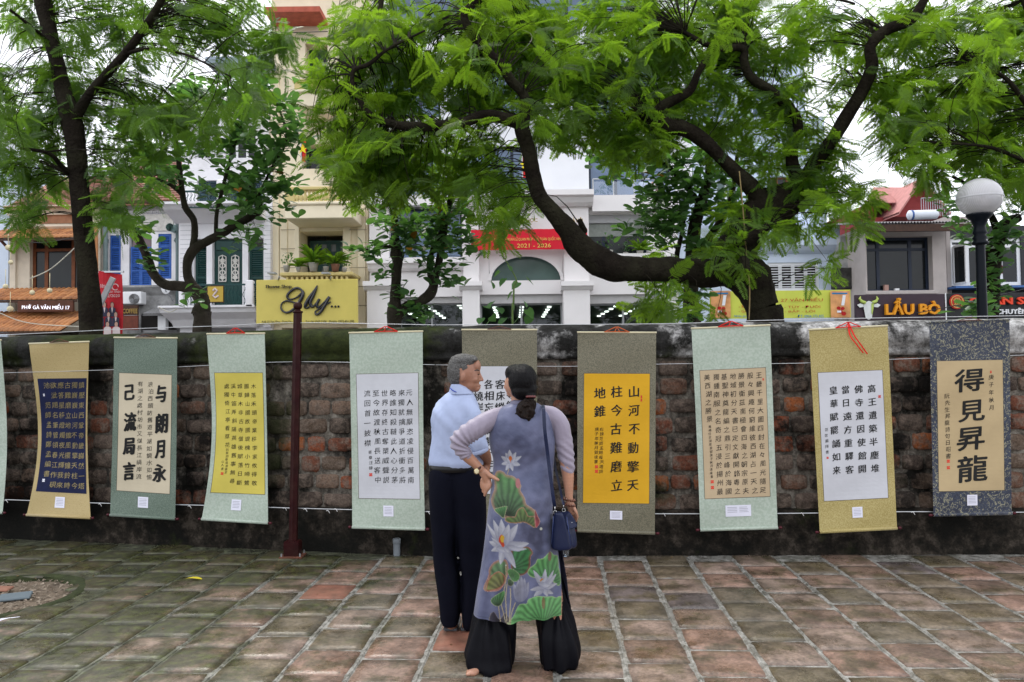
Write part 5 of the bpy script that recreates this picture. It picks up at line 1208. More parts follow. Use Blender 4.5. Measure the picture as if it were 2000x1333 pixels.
hs = thing('hotpot_sign', 'dark purple signboard with a white cow head and orange LẨU BÒ letters', 'sign', tuple(P(1755, 625, YG - .5)))
YH = YG - .5
slab(hs, 'board', mat('sign_purple', (.045, .028, .04), .6, .08), (1668, 576, 1842, 626), YH, 0, .1, .01)
sign_text('LẨU BÒ', 1727, 1834, 599, YH - .15, mat('letter_orange', (.75, .30, .01), .45), hs, .10, 33, off=.03)
cowm = mat('cow_white', (.68, .70, .70), .6); horn = mat('horn_green', (.42, .52, .12), .6)
poly = lambda pts, dy: [tuple(P(x, y, YH - dy)) for x, y in pts]
def plate(pts, y0, th, mt_, nm, par):
    a = [P(x, y, YH - y0 - th) for x, y in pts]; b = [P(x, y, YH - y0) for x, y in pts]; n = len(pts); return MB().add(a + b, [tuple(range(n))[::-1]] + [(i, (i + 1) % n, n + (i + 1) % n, n + i) for i in range(n)]).build(nm, mt_, par)
ch = plate([(1688, 592), (1697, 588), (1707, 592), (1706, 604), (1704, 615), (1703, 622), (1697, 625), (1691, 622), (1689, 612), (1687, 602)], .11, .05, cowm, 'cow_head', hs)
plate([(1687, 595), (1680, 593), (1674, 596), (1679, 601), (1687, 600)], .11, .04, cowm, 'cow_ear', hs); plate([(1707, 595), (1714, 593), (1720, 596), (1715, 601), (1707, 600)], .11, .04, cowm, 'cow_ear', hs)
MB().tube([P(x, y, YH - .15) for x, y in ((1690, 592), (1683, 589), (1679, 584), (1681, 579))], [.05, .045, .035, .01], 8).build('cow_horn', horn, hs); MB().tube([P(x, y, YH - .15) for x, y in ((1704, 592), (1711, 589), (1714, 584), (1712, 579))], [.05, .045, .035, .01], 8).build('cow_horn', horn, hs)
plate([(1702, 593), (1707, 592), (1706, 604), (1704, 615), (1702, 612)], .165, .01, horn, 'cow_patch', hs)

# ---- B8: right edge house with the open white window
YI = 22.8
b8 = thing('corner_restaurant', 'dark fronted restaurant with white framed open window at the right edge', 'house', tuple(P(1930, 716, YI)))
facade(b8, 'wall', mat('black_front', (.03, .03, .035), .5, .1), 1847, 440, 2300, YI, [(1856, 466, 1995, 558), (2010, 466, 2200, 558)], rev=.35); facade(b8, 'side_pier', pink_g, 1847, 440, 1855, YI - .05, [], depth=.5)
o = win(b8, (1856, 466, 1995, 558), YI, 3, 2, white_f, glass_dark, .10, .05, fr=[0, .25, .72, 1], zs_=[0, .84, 1]); win(b8, (2010, 466, 2200, 558), YI, 3, 2, white_f, glass_dark, .10, .05)
sash = MB(); a = P(1862, 480, YI - .05); bq = P(1886, 480, YI - .5); za, zb = P(1870, 480, YI - .3).z, P(1870, 554, YI - .3).z
for (p, q) in (((a.x, a.y, za), (bq.x, bq.y, za)), ((bq.x, bq.y, za), (bq.x, bq.y, zb)), ((bq.x, bq.y, zb), (a.x, a.y, zb)), ((a.x, a.y, zb), (a.x, a.y, za))): sash.bar(p, q, .07, .05)
so = sash.build('open_sash', white_f, b8); MB().quad((a.x, a.y, zb), (bq.x, bq.y, zb), (bq.x, bq.y, za), (a.x, a.y, za)).build('pane', glass_dark, so)
slab(b8, 'tube_lamp', emis('tube_lamp', (.95, .98, 1), 3), (1865, 485, 1884, 488), YI - .05, 0, .05)
sign_text('H', 1940, 1958, 527, YI - .01, mat('letter_maroon', (.12, .01, .02), .6), b8, .01, 16, 'window_letter')
slab(b8, 'blue_ledge', mat('blue_ledge', (.06, .14, .36), .5), (1844, 561, 2200, 565), YI, 0, .6)
qs = thing('restaurant_sign', 'black signboard with red and white capitals and round red emblem, right edge', 'sign', tuple(P(1930, 625, YI - .8)))
YJ = YI - .8
slab(qs, 'board', mat('sign_black_board', (.016, .018, .02), .5, .1), (1843, 572, 2260, 623), YJ, 0, .1, .01); m = MB(); x0, x1, z0, z1 = RC(1842, 571, 2261, 624, YJ)
MB().box(x0, x0 + .03, YJ - .12, YJ - .1, z0, z1).build('sign_trim', white_f, qs)
lr = mat('letter_red', (.75, .06, .02), .4); sign_text('QUÁN SỨA', 1892, 2040, 587, YJ - .14, lr, qs, .06, 22, off=.03); sign_text('T CHUYÊN', 1931, 2005, 608, YJ - .14, white_f, qs, .04, 12, off=.02)
c = P(1868, 590, YJ - .12); m = MB().tube([c, c + Vector((0, -.03, 0))], .21, 24); em = m.build('emblem_disc', lr, qs); em.data.materials[0] = mat('emblem_red', (.5, .03, .02), .5)
m = MB(); m.tube([c + Vector((.17 * math.cos(a * .4189), -.04, .17 * math.sin(a * .4189))) for a in range(16)], .012, 5)
for dz, w_ in ((.10, .07), (.05, .11), (-.02, .08), (-.08, .09)): m.box(c.x - w_, c.x + w_, c.y - .05, c.y - .03, c.z + dz - .01, c.z + dz + .01)
for dx in (-.06, 0, .06): m.box(c.x + dx - .01, c.x + dx + .01, c.y - .05, c.y - .035, c.z - .1, c.z + .08)
m.build('emblem_mark', mat('emblem_gold', (.6, .42, .12), .5), em)

# ---- roofs behind on the right, and far blocks
b9 = thing('red_roof_house', 'distant house with a red gable and pinkish roof behind the hotpot restaurant', 'house', tuple(P(1780, 600, 34)))
pinkr = mat('pink_roof', (.50, .22, .20), .7, .12, 4); redw = mat('red_gable', (.30, .05, .05), .8, .15, 3)
m = MB(); a, b_, c_ = P(1745, 424, 34), P(1845, 424, 34), P(1790, 358, 34); m.add([a, b_, c_, a + Vector((0, 3, 0)), b_ + Vector((0, 3, 0)), c_ + Vector((0, 3, 0))], [(0, 1, 2), (3, 5, 4), (0, 3, 4, 1)]); m.build('gable', redw, b9)
ex = Vector((0, -.5, 0)); up = Vector((0, 0, .12)); m = MB()
for (p, q) in ((a, c_), (c_, b_)): m.add([p + ex + up, q + ex + up, q + Vector((0, 5, 0)) + up, p + Vector((0, 5, 0)) + up, p + ex, q + ex, q + Vector((0, 5, 0)), p + Vector((0, 5, 0))], [(0, 1, 2, 3), (0, 4, 5, 1), (4, 7, 6, 5)])
m.build('roof', pinkr, b9); facade(b9, 'side_wall', redw, 1700, 395, 1746, 35, [(1706, 405, 1732, 425)]); m = MB()
for k in range(26): m.quad(P(1696 + k * 2, 395, 34.4), P(1697 + k * 2, 395, 34.4), P(1712 + k * 2, 366, 38), P(1711 + k * 2, 366, 38)); 
m.quad(P(1692, 397, 34.4), P(1748, 397, 34.4), P(1762, 366, 38.1), P(1706, 366, 38.1)); m.build('lean_roof', pinkr, b9)
MB().box(*RC(1690, 370, 1900, 460, 40)[:2], 40, 44, 0, P(1790, 425, 40).z).build('house_body', pink_g, b9)
m = MB()
for k in range(22): p = P(1800 + k * 4.5, 425 - k * .3, 30); m.tube([p, p + Vector((0, 0, .75))], .012, 4)
m.tube([P(1800, 425, 30) + Vector((0, 0, .75)), P(1895, 419, 30) + Vector((0, 0, .75))], .02, 4); rlg = m.build('roof_railing', steel); tag(rlg, 'pale metal railing on the flat roof beside the red gable', 'railing'); rlg['kind'] = 'stuff'
del rlg['kind']
tank = thing('water_tank', 'white cylindrical water tank lying on the corrugated roof', 'water tank', tuple(P(1795, 424, 27)))
a = P(1772, 421, 27); b_ = P(1832, 419, 27); MB().tube([a, a + (b_ - a) * .06, b_ - (b_ - a) * .06, b_], [.08, .17, .17, .08], 16).build('tank_body', mat('tank_white', (.68, .72, .78), .3, .05), tank, True); MB().tube([a + (b_ - a) * .1 , a + (b_ - a) * .16], .178, 16).build('tank_band', mat('band_blue', (.04, .1, .3), .5), tank)
far = [(-60, 330, -420, 40, 40), (1330, 60, 1500, 45, 45)]
fb1 = thing('far_block', 'pale tall apartment block seen through leaves between yellow house and office', 'building', tuple(P(760, 600, 42)))
facade(fb1, 'wall', mat('far_render', (.62, .64, .68), .8, .05), 640, -200, 900, 42, [(670, -20, 720, 60), (780, -20, 850, 60), (670, 110, 720, 190), (780, 110, 850, 190)])
for r in ((670, -20, 720, 60), (780, -20, 850, 60), (670, 110, 720, 190), (780, 110, 850, 190)): win(fb1, r, 42, 2, 2, white_f, glass_blue)
fb2 = thing('blue_block', 'pale blue tower block behind the big tree crown', 'building', tuple(P(1420, 600, 40)))
facade(fb2, 'wall', blue_r, 1340, 130, 1570, 40, [(1370, 170, 1420, 230), (1470, 170, 1530, 230), (1370, 290, 1420, 340), (1470, 290, 1530, 340)])
for r in ((1370, 170, 1420, 230), (1470, 170, 1530, 230), (1370, 290, 1420, 340), (1470, 290, 1530, 340)): win(fb2, r, 40, 2, 2, white_f, glass_blue)
wh = thing('white_block', 'white plastered house rising behind the tile roofs on the left', 'house', tuple(P(200, 600, 36)))
facade(wh, 'wall', mat('far_white', (.70, .70, .73), .8, .05), 110, 330, 350, 36, [(160, 345, 190, 380)]); win(wh, (160, 345, 190, 380), 36, 2, 1, white_f, glass_dark)

# ---- street lamp by the wall
YLp = 7.6
lp = thing('street_lamp', 'black fluted lamp post with a frosted globe at the right behind the wall', 'street lamp', (P(1918, 620, YLp).x, YLp, 0))
x, z1 = P(1914, 470, YLp).x, P(1913, 425, YLp).z
k = YLp / FPX
prof = [(.14, 0), (.14, .3), (.09, .4), (.07, .5), (.048, 1.9), (.043, z1 - 55 * k)]
MB().lathe((x, YLp, 0), prof, 20).build('pole', iron_black, lp, True)
b = z1 - 55 * k; r = .043; pf_ = [(r, 0), (.075, .01), (.075, .03), (.055, .05), (.07, .075), (.05, .10), (.068, .125), (.06, .15), (.05, .19), (.07, .24), (.075, .26), (.115, .30), (.12, .32)]
s_ = (55 * k + .03) / .32; MB().lathe((x, YLp, b), [(q, w_ * s_) for q, w_ in pf_] + [(0, .32 * s_)], 20).build('capital', iron_black, lp, True)
gc = P(1913, 387, YLp); R_ = 41 * k
def globe_mat():
    m, t, b, o = _nodes('globe_frosted'); b.inputs['Base Color'].default_value = (.75, .74, .76, 1); b.inputs['Roughness'].default_value = .12; b.inputs['Transmission Weight'].default_value = .25; b.inputs['Specular IOR Level'].default_value = .8
    wv = N(t, 'ShaderNodeTexWave', i_Scale=26, bands_direction='X'); tc = N(t, 'ShaderNodeTexCoord'); t.links.new(tc.outputs['Object'], wv.inputs['Vector']); bump(t, b, wv.outputs['Fac'], .03, .004)
    c = ramp(t, wv.outputs['Fac'], [(0, (.56, .55, .57)), (1, (.66, .65, .68))]); t.links.new(c, b.inputs['Base Color']); return m
MB().ell(gc, (R_ * 1.0, R_, R_ * .93), 32).build('globe', globe_mat(), lp, True)
MB().lathe((gc.x, gc.y, gc.z - .012), [(R_ * 1.004, 0), (R_ * 1.012, .004), (R_ * 1.012, .014), (R_ * 1.004, .018)], 40).build('globe_seam', mat('seam_grey', (.5, .5, .52), .3), lp, True)

# ---- overhead cables
cab = mat('cable_black', (.02, .02, .02), .6); cabw = mat('cable_pale', (.5, .48, .4), .6)
def cable(pts, r, mt_, lab): tag(MB().tube(catmull([P(*p) for p in pts], 6), r, 5).build('cable', mt_, None, True), lab, 'cable')
cable([(0, 612, 22), (60, 632, 22), (190, 640, 21.8)], .014, cabw, 'pale cable drooping across the lowest clay tile awning')
cable([(58, 545, 22), (100, 525, 22), (149, 482, 22)], .016, cabw, 'cream cable slanting up across the noodle restaurant window')
cable([(40, 470, 22.3), (90, 474, 22.3), (190, 455, 22.3)], .012, cab, 'thin dark cable along the eave of the upper clay awning')
cable([(1790, 612, 20), (1900, 590, 20), (2020, 560, 20)], .012, cab, 'thin dark cable crossing the black restaurant sign')
cable([(280, 60, 20), (450, 66, 20), (640, 62, 20)], .012, cab, 'thin black cable high up between the left tree and yellow house')
cable([(310, 600, 22.6), (330, 610, 22.6), (345, 604, 22.5)], .014, cabw, 'short pale cable looping under the white dish antenna')
cable([(1444, 335, 9.0), (1452, 420, 9.0), (1458, 500, 9.0), (1464, 560, 9.0), (1463, 625, 9.0)], .008, mat('rope_tan', (.30, .22, .10), .8), 'thin tan rope hanging down in front of the big tree trunk')
cable([(875, 20, 9.2), (920, 42, 9.2), (1035, 65, 9.0), (1010, 110, 9.0), (970, 135, 9.2)], .006, mat('vine_grey', (.35, .32, .28), .8), 'pale dry vine looping over the upper bough')
# ------------------------------------------------------------------ trees
bark_d = mat('bark_dark', (.018, .014, .011), .9, .35, 5, 1.0, 28, spec=.06, dirt=.3, dirtcol=(.045, .05, .025), dscale=2.5)
bark_g = mat('bark_grey', (.045, .037, .030), .9, .35, 6, 1.0, 22, spec=.08, dirt=.3, dirtcol=(.05, .055, .03), dscale=2.5)
for b_ in (bark_d, bark_g):
    for n_ in b_.node_tree.nodes:
        if n_.type == 'BUMP': n_.inputs['Distance'].default_value = .035
leaf_f = leafmat('feather_leaf', (.008, .026, .004), (.055, .12, .010), (.31, .54, .025), .52, .5)
leaf_f_shaded = leafmat('feather_leaf_shaded', (.008, .026, .006), (.040, .092, .012), (.21, .40, .03), .48, .5)  # darker copy of the feather leaf: missing backlight is painted into its colour
leaf_b = leafmat('broad_leaf', (.020, .060, .026), (.060, .135, .055), (.17, .38, .06), .4, .4)
leaf_y = mat('old_leaf', (.50, .20, .02), .6, .3, 20)
def frond_geo(k, detail):
    q = random.Random(100 + k); V, F = [], []; n = 13
    def rach(s): return np.array([s, .03 * math.sin(s * 3 + k), .10 * s - .30 * s * s])
    for s0, s1 in ((0, .35), (.35, .7), (.7, 1)):
        a, b = rach(s0), rach(s1); w0, w1 = .007 * (1 - s0 * .6), .007 * (1 - s1 * .6); i = len(V)
        V += [a + [0, -w0, 0], a + [0, w0, 0], b + [0, w1, 0], b + [0, -w1, 0]]; F.append((i, i + 1, i + 2, i + 3))
    for i in range(n):
        s = .16 + .82 * i / (n - 1); L = .27 * (math.sin(math.pi * min(1, (s * .80 + .12))) ** .55) * q.uniform(.9, 1.08)
        for sd in (-1, 1):
            p = rach(s); ang = R(68 - 28 * s) + q.uniform(-.06, .06); d = np.array([math.cos(ang), sd * math.sin(ang), q.uniform(-.16, .04)]); side = np.array([math.sin(ang), -sd * math.cos(ang), 0.0]); wd = .031
            droop = lambda t: np.array([0, 0, -.16 * L * t * t])
            if not detail:
                i0 = len(V); m_ = p + d * L * .5 + droop(.5); V += [p, m_ + side * wd * 1.05, p + d * L + droop(1), m_ - side * wd * 1.05]; F.append((i0, i0 + 1, i0 + 2, i0 + 3) if sd > 0 else (i0 + 3, i0 + 2, i0 + 1, i0))
            else:
                m_ = 10
                for j in range(m_):
                    t = (j + .6) / m_; c = p + d * L * t + droop(t); wl = wd * 1.25 * (1 - .55 * abs(t - .45) * 2)
                    for s2 in (-1, 1):
                        tip = c + side * s2 * wl + d * .008; i0 = len(V)
                        V += [c - d * L * .034, tip - d * .004, tip + d * .004, c + d * L * .034]; F.append((i0, i0 + 1, i0 + 2, i0 + 3) if s2 > 0 else (i0 + 3, i0 + 2, i0 + 1, i0))
    return np.array(V, float), np.array(F)
FG = [frond_geo(k, False) for k in range(5)]
FD = []
for k in range(4):
    V, F = frond_geo(k, True); FD.append(npmesh('frond', V, F, leaf_f, False, np.full(len(V), k * .13)))
FDD = []
for me_ in FD:
    c_ = me_.copy(); c_.materials.clear(); c_.materials.append(leaf_f_shaded); FDD.append(c_)
def blade_geo(k):
    q = random.Random(k); out = [(0, .0, .012), (.18, .0, .06), (.45, .0, .20), (.72, 0, .27), (.92, 0, .18), (1.0, 0, .0)]
    V, F = [], []
    for (s, _, w_) in out:
        z = -.22 * s * s + .06 * s + q.uniform(-.01, .01)
        V += [(s, -w_, z + .06 * w_ * 3), (s, 0, z), (s, w_, z + .06 * w_ * 3)]
    for i in range(5):
        a = i * 3; F += [(a, a + 3, a + 4, a + 1), (a + 1, a + 4, a + 5, a + 2)]
    return np.array(V, float), np.array(F)
BG = [blade_geo(k) for k in range(4)]
BD = [npmesh('leaf', V, F, leaf_b, True, np.full(len(V), k * .17)) for k, (V, F) in enumerate(BG)]
BDY = npmesh('leaf', BG[0][0], BG[0][1], leaf_y, True)
def rotm(az, el, roll):
    return np.array(Matrix.Rotation(az, 3, 'Z') @ Matrix.Rotation(-el, 3, 'Y') @ Matrix.Rotation(roll, 3, 'X'))
def limb(root, name, pts, mt, jit=.10, n=12, k=6):
    # pts: (px, py, Y, radius_px)
    W = [tuple(P(p[0], p[1], p[2])) + (p[3] / FPX * p[2],) for p in pts]; q = catmull(W, k)
    MB().tube([p[:3] for p in q], [max(.003, p[3]) for p in q], n, jit=jit).build(name, mt, root, True)
    return [Vector(p[:3]) for p in q]
def crown(root, skel, blobs, kind, seed, gaps=(), per=7, L=.42, parts=300, tw=.006, yellow=0.0, name=None, up=.25, maxtw=2.2, mult=1.0, fm=None):
    q = random.Random(seed); items = []; twb = MB()
    def ingap(x, y): return any(((x - g[0]) / g[2]) ** 2 + ((y - g[1]) / g[3]) ** 2 < 1 for g in gaps)
    S = skel[::2]
    for (bx, by, rx, ry, n, ya, yb) in blobs:
        for _ in range(int(n * mult)):
            for _t in range(20):
                a = q.uniform(0, 6.283); r = math.sqrt(q.random()); x, y = bx + rx * r * math.cos(a), by + ry * r * math.sin(a)
                if not ingap(x, y): break
            else: continue
            yy = q.uniform(ya, yb) if (kind == 'b' or q.random() < .13) else q.uniform(max(ya, 8.9), max(yb, 10.2)); p = P(x, y, yy); base = min(S, key=lambda s: (s - p).length_squared + (1.5 if s.z > p.z + .6 else 0)); dv = p - base; dist = dv.length
            if dist < maxtw and dist > .05:
                mid = base + dv * .5 + Vector((q.gauss(0, .08), q.gauss(0, .08), .12 * dist)); pts = catmull([base, mid, p], 3)
                twb.tube(pts, [tw * (1.3 - .9 * i / (len(pts) - 1)) * (.7 + dist * .25) for i in range(len(pts))], 4, cap=False)
            ct = q.random(); az0 = q.uniform(0, 6.283); m_ = max(3, int(per * q.uniform(.7, 1.3)))
            for k in range(m_):
                az = az0 + k * 6.283 / m_ + q.gauss(0, .25); el = q.gauss(up - .35, .5) if kind == 'f' else q.gauss(up, .35)
                sc_ = L * q.uniform(.65, 1.15); pos = p + Vector((q.gauss(0, .05), q.gauss(0, .05), q.gauss(0, .06)))
                items.append((pos, az, el, q.gauss(0, .75 if kind == 'f' else .4), sc_, (ct * .75 + q.random() * .25) * .98))
    geo, obj = (FG, FD if fm is None else FDD) if kind == 'f' else (BG, BD); nm = 'frond' if kind == 'f' else 'leaf'
    def key(it):
        x, y = to_px(it[0]); vis = -40 < x < 2040 and -40 < y < 640
        return (0 if vis else 1, it[0].y / it[4])
    items.sort(key=key); Vs, Fs, Ts, n0 = [], [], [], 0
    for i, (pos, az, el, ro, s, t) in enumerate(items):
        M3 = rotm(az, el, ro)
        if i < parts:
            Y_ = yellow and q.random() < yellow
            o = link(nm, BDY if Y_ else obj[q.randrange(len(obj))], root); o.matrix_basis = Matrix.Translation(pos) @ Matrix(M3.tolist()).to_4x4() @ Matrix.Scale(s, 4)
        else:
            V, F = geo[q.randrange(len(geo))]; Vs.append((V * s) @ M3.T + np.array(pos)); Fs.append(F + n0); Ts.append(np.full(len(V), t)); n0 += len(V)
    if twb.v: tag(twb.build('twigs', bark_d, root), kind='stuff')
    if Vs: o = link('foliage', npmesh('foliage', np.vstack(Vs), np.vstack(Fs), (fm or leaf_f) if kind == 'f' else leaf_b, False, np.concatenate(Ts)), root); tag(o, kind='stuff')
    return len(items)
def base_of(px, Y): return (P(px, 630, Y).x, Y, 0)
def down(px, Y, r): # trunk root end on the ground, as a pixel entry
    v = to_px(Vector((P(px, 630, Y).x, Y, -.05))); return (v[0], v[1], Y, r)

# T1, left feather-leaved tree
t1 = thing('feather_tree', 'straight dark trunk of the left feather-leaved tree forking high up, beside the noodle restaurant', 'tree', base_of(178, 9.0))
Y1 = 9.0
sk = limb(t1, 'trunk', [down(181, Y1, 24), (178, 640, Y1, 21), (173, 560, Y1, 19.5), (165, 470, Y1, 18), (158, 400, Y1, 17.5), (152, 330, Y1, 18), (146, 270, Y1, 19), (137, 225, Y1, 19), (124, 180, Y1, 15.5), (108, 110, Y1, 14), (94, 50, Y1, 14.5), (84, 0, Y1, 16), (75, -80, Y1, 14), (60, -200, Y1, 10)], bark_d, .07, 16)
sk += limb(t1, 'branch', [(142, 240, Y1, 12), (160, 208, Y1 - .1, 10), (182, 175, Y1 - .2, 8.5), (215, 138, Y1 - .4, 8), (245, 105, Y1 - .5, 8), (275, 65, Y1 - .6, 7.5), (298, 30, Y1 - .7, 7), (320, -10, Y1 - .8, 6.5), (345, -90, Y1 - .9, 5)], bark_d, .07, 12)
sk += limb(t1, 'branch', [(245, 105, Y1 - .5, 4), (300, 95, Y1 - .7, 3), (370, 110, Y1 - .9, 2.4), (450, 150, Y1 - 1.1, 1.5)], bark_d, .05, 7)
sk += limb(t1, 'branch', [(140, 345, Y1, 6), (120, 325, Y1 - .2, 5), (95, 300, Y1 - .5, 4), (40, 290, Y1 - .8, 3)], bark_d, .05, 8)
sk += limb(t1, 'branch', [(100, 90, Y1, 5), (70, 60, Y1 - .3, 4), (20, 20, Y1 - .6, 3)], bark_d, .05, 8)
b1_ = [(60, 190, 110, 70, 34, 7.8, 9.6), (40, 270, 80, 70, 26, 7.6, 9.4), (45, 350, 70, 55, 12, 7.8, 9.2), (60, 430, 50, 25, 4, 7.8, 9), (210, 50, 150, 60, 22, 7.6, 9.4), (330, 70, 130, 70, 20, 7.6, 9), (450, 60, 100, 80, 20, 7.6, 9), (240, 210, 110, 60, 30, 7.8, 9.6), (330, 240, 90, 50, 16, 7.6, 9.4), (440, 190, 80, 30, 8, 7.6, 9), (250, 330, 80, 60, 14, 7.8, 9), (225, 400, 35, 40, 8, 7.6, 8.6), (180, -60, 260, 70, 26, 7.8, 10.5), (520, 110, 70, 60, 10, 7.8, 9), (30, 60, 60, 30, 6, 7.8, 9), (100, -220, 350, 90, 20, 7.5, 11)]
crown(t1, sk, b1_, 'f', 5, gaps=[(30, 105, 85, 38), (420, 130, 36, 26), (350, 160, 30, 18)], per=8, L=.33, up=.05, mult=1.2, fm=leaf_f_shaded)

# T4, the great spreading tree
Y4 = 9.4
t4 = thing('spreading_tree', 'huge spreading tree with dark contorted limbs leaning over the wall right of centre', 'tree', base_of(1490, Y4))
sk4 = limb(t4, 'trunk', [down(1500, Y4, 44), (1494, 640, Y4, 36), (1488, 600, Y4, 34), (1478, 570, Y4, 35), (1460, 540, Y4, 42), (1440, 515, Y4, 45), (1442, 480, Y4, 40), (1462, 450, Y4, 36), (1490, 415, Y4, 38), (1530, 395, Y4, 36), (1560, 375, Y4, 28), (1568, 350, Y4, 23)], bark_d, .14, 20, 7)
sk4 += limb(t4, 'branch', [(1450, 520, Y4, 34), (1410, 532, Y4 - .1, 30), (1360, 533, Y4 - .2, 27), (1300, 527, Y4 - .35, 25), (1250, 527, Y4 - .5, 25), (1200, 522, Y4 - .6, 27), (1160, 505, Y4 - .7, 29), (1128, 478, Y4 - .8, 25), (1105, 445, Y4 - .85, 20), (1080, 415, Y4 - .9, 17), (1055, 385, Y4 - .95, 16), (1042, 345, Y4 - 1.0, 15), (1034, 300, Y4 - 1.05, 15), (1022, 262, Y4 - 1.1, 16), (1018, 235, Y4 - 1.1, 14)], bark_d, .12, 16, 7)
sk4 += limb(t4, 'branch', [(1024, 245, Y4 - 1.1, 11), (1024, 190, Y4 - 1.15, 9.5), (1000, 160, Y4 - 1.2, 10), (975, 125, Y4 - 1.25, 10), (945, 95, Y4 - 1.3, 9.5), (918, 62, Y4 - 1.35, 9), (906, 28, Y4 - 1.4, 8), (925, 5, Y4 - 1.4, 7), (950, -60, Y4 - 1.4, 5)], bark_d, .12, 12)
sk4 += limb(t4, 'branch', [(1022, 245, Y4 - 1.1, 12), (985, 232, Y4 - 1.2, 12), (945, 225, Y4 - 1.25, 10), (905, 240, Y4 - 1.3, 10.5), (850, 246, Y4 - 1.35, 10), (795, 247, Y4 - 1.4, 9), (745, 236, Y4 - 1.45, 7.5), (715, 216, Y4 - 1.5, 6), (690, 170, Y4 - 1.5, 4)], bark_d, .12, 12)
sk4 += limb(t4, 'branch', [(1500, 420, Y4, 24), (1475, 375, Y4 - .1, 17), (1440, 340, Y4 - .2, 14), (1400, 300, Y4 - .3, 13.5), (1350, 258, Y4 - .4, 15), (1305, 243, Y4 - .5, 16), (1284, 225, Y4 - .55, 12), (1300, 205, Y4 - .6, 10), (1345, 180, Y4 - .7, 9), (1365, 140, Y4 - .8, 7), (1390, 105, Y4 - .85, 6)], bark_d, .12, 14)
sk4 += limb(t4, 'branch', [(1300, 240, Y4 - .5, 8), (1285, 255, Y4 - .3, 7), (1276, 235, Y4 - .4, 8), (1300, 215, Y4 - .6, 8)], bark_d, .1, 10)
sk4 += limb(t4, 'branch', [(1566, 360, Y4, 16), (1548, 325, Y4 - .1, 12.5), (1548, 285, Y4 - .15, 10.5), (1558, 240, Y4 - .2, 10), (1535, 205, Y4 - .3, 11), (1500, 175, Y4 - .35, 10), (1465, 150, Y4 - .4, 9), (1453, 120, Y4 - .45, 8.5), (1450, 95, Y4 - .5, 7), (1395, 93, Y4 - .6, 6), (1330, 60, Y4 - .7, 4)], bark_d, .12, 12)
sk4 += limb(t4, 'branch', [(1570, 360, Y4, 18), (1595, 315, Y4 - .1, 14), (1628, 270, Y4 - .2, 14), (1655, 225, Y4 - .3, 13.5), (1685, 175, Y4 - .4, 13), (1703, 130, Y4 - .5, 12), (1700, 92, Y4 - .55, 10.5), (1730, 60, Y4 - .6, 11), (1780, 38, Y4 - .7, 10.5), (1805, 0, Y4 - .75, 8), (1830, -60, Y4 - .8, 7)], bark_d, .1, 14)
sk4 += limb(t4, 'branch', [(690, 180, Y4 - 1.5, 4), (690, 140, Y4 - 1.5, 4.5), (722, 125, Y4 - 1.5, 4.5), (760, 95, Y4 - 1.5, 3), (830, 60, Y4 - 1.5, 2)], bark_d, .1, 8)
sk4 += limb(t4, 'branch', [(725, 45, Y4 - 1.7, 5), (742, 20, Y4 - 1.7, 5), (746, -40, Y4 - 1.7, 4)], bark_d, .1, 8)
sk4 += limb(t4, 'branch', [(1560, -10, Y4 - 1.2, 4), (1620, -5, Y4 - 1.2, 3.5), (1670, 8, Y4 - 1.2, 2)], bark_d, .1, 8)
for (x, y, dx, dy, r) in ((1140, 452, -8, -22, 6), (1452, 510, 6, 22, 9), (1462, 470, 40, -30, 10)): sk4 += limb(t4, 'branch_stub', [(x, y, Y4 - .5, r * 1.3), (x + dx * .5, y + dy * .5, Y4 - .6, r), (x + dx, y + dy, Y4 - .65, r * .8)], bark_d, .15, 9)
b4_ = [(740, 110, 130, 110, 50, 7.2, 9.4), (900, 40, 180, 70, 48, 7.2, 10), (690, 260, 90, 90, 40, 7.0, 9), (830, 300, 140, 70, 48, 7.2, 9.4), (730, 345, 80, 50, 20, 7.2, 8.8), (870, 170, 120, 60, 30, 7.4, 10), (1010, 120, 120, 110, 44, 7.4, 10.4), (1140, 90, 160, 100, 62, 7.4, 10.8), (1180, 210, 140, 70, 40, 7.6, 10.8), (950, 345, 70, 35, 8, 7.6, 9), (985, 400, 60, 65, 13, 7.4, 8.6), (1090, 270, 60, 50, 8, 7.6, 9.4), (1330, 60, 150, 80, 52, 7.4, 10.8), (1370, 180, 120, 70, 34, 7.8, 10.8), (1250, 270, 80, 40, 14, 7.8, 10), (1480, 270, 100, 70, 24, 8.4, 10.8), (1490, 60, 110, 70, 28, 7.6, 10.4), (1570, 200, 60, 60, 12, 8.6, 10.8), (1650, 120, 50, 80, 12, 8.8, 11), (1740, 60, 60, 60, 12, 8.8, 11), (1740, 200, 50, 70, 12, 8.8, 11), (1600, 40, 60, 50, 10, 8.8, 11), (1610, 330, 60, 60, 14, 8.2, 10), (1660, 390, 60, 40, 9, 7.8, 9), (1480, 420, 90, 30, 9, 8.1, 8.8), (1560, 440, 100, 25, 5, 8.0, 8.8), (1440, 500, 60, 40, 6, 8.0, 8.7), (1660, 450, 30, 30, 2, 8, 8.8), (1290, 520, 40, 30, 5, 8, 8.6), (1300, 600, 60, 30, 7, 8.4, 9), (1400, 620, 40, 18, 1, 8.3, 8.9), (1000, -120, 420, 90, 50, 7.4, 11.5), (1500, -140, 300, 90, 34, 7.4, 11.5), (1100, -330, 600, 100, 40, 7, 12), (1580, 520, 50, 16, 2, 8.1, 8.7)]
crown(t4, sk4, b4_, 'f', 9, gaps=[(1600, 150, 20, 30), (1655, 335, 20, 26), (1085, 330, 40, 50), (850, 95, 40, 25), (1645, 40, 26, 20)], per=9, L=.31, up=.08, mult=1.5)

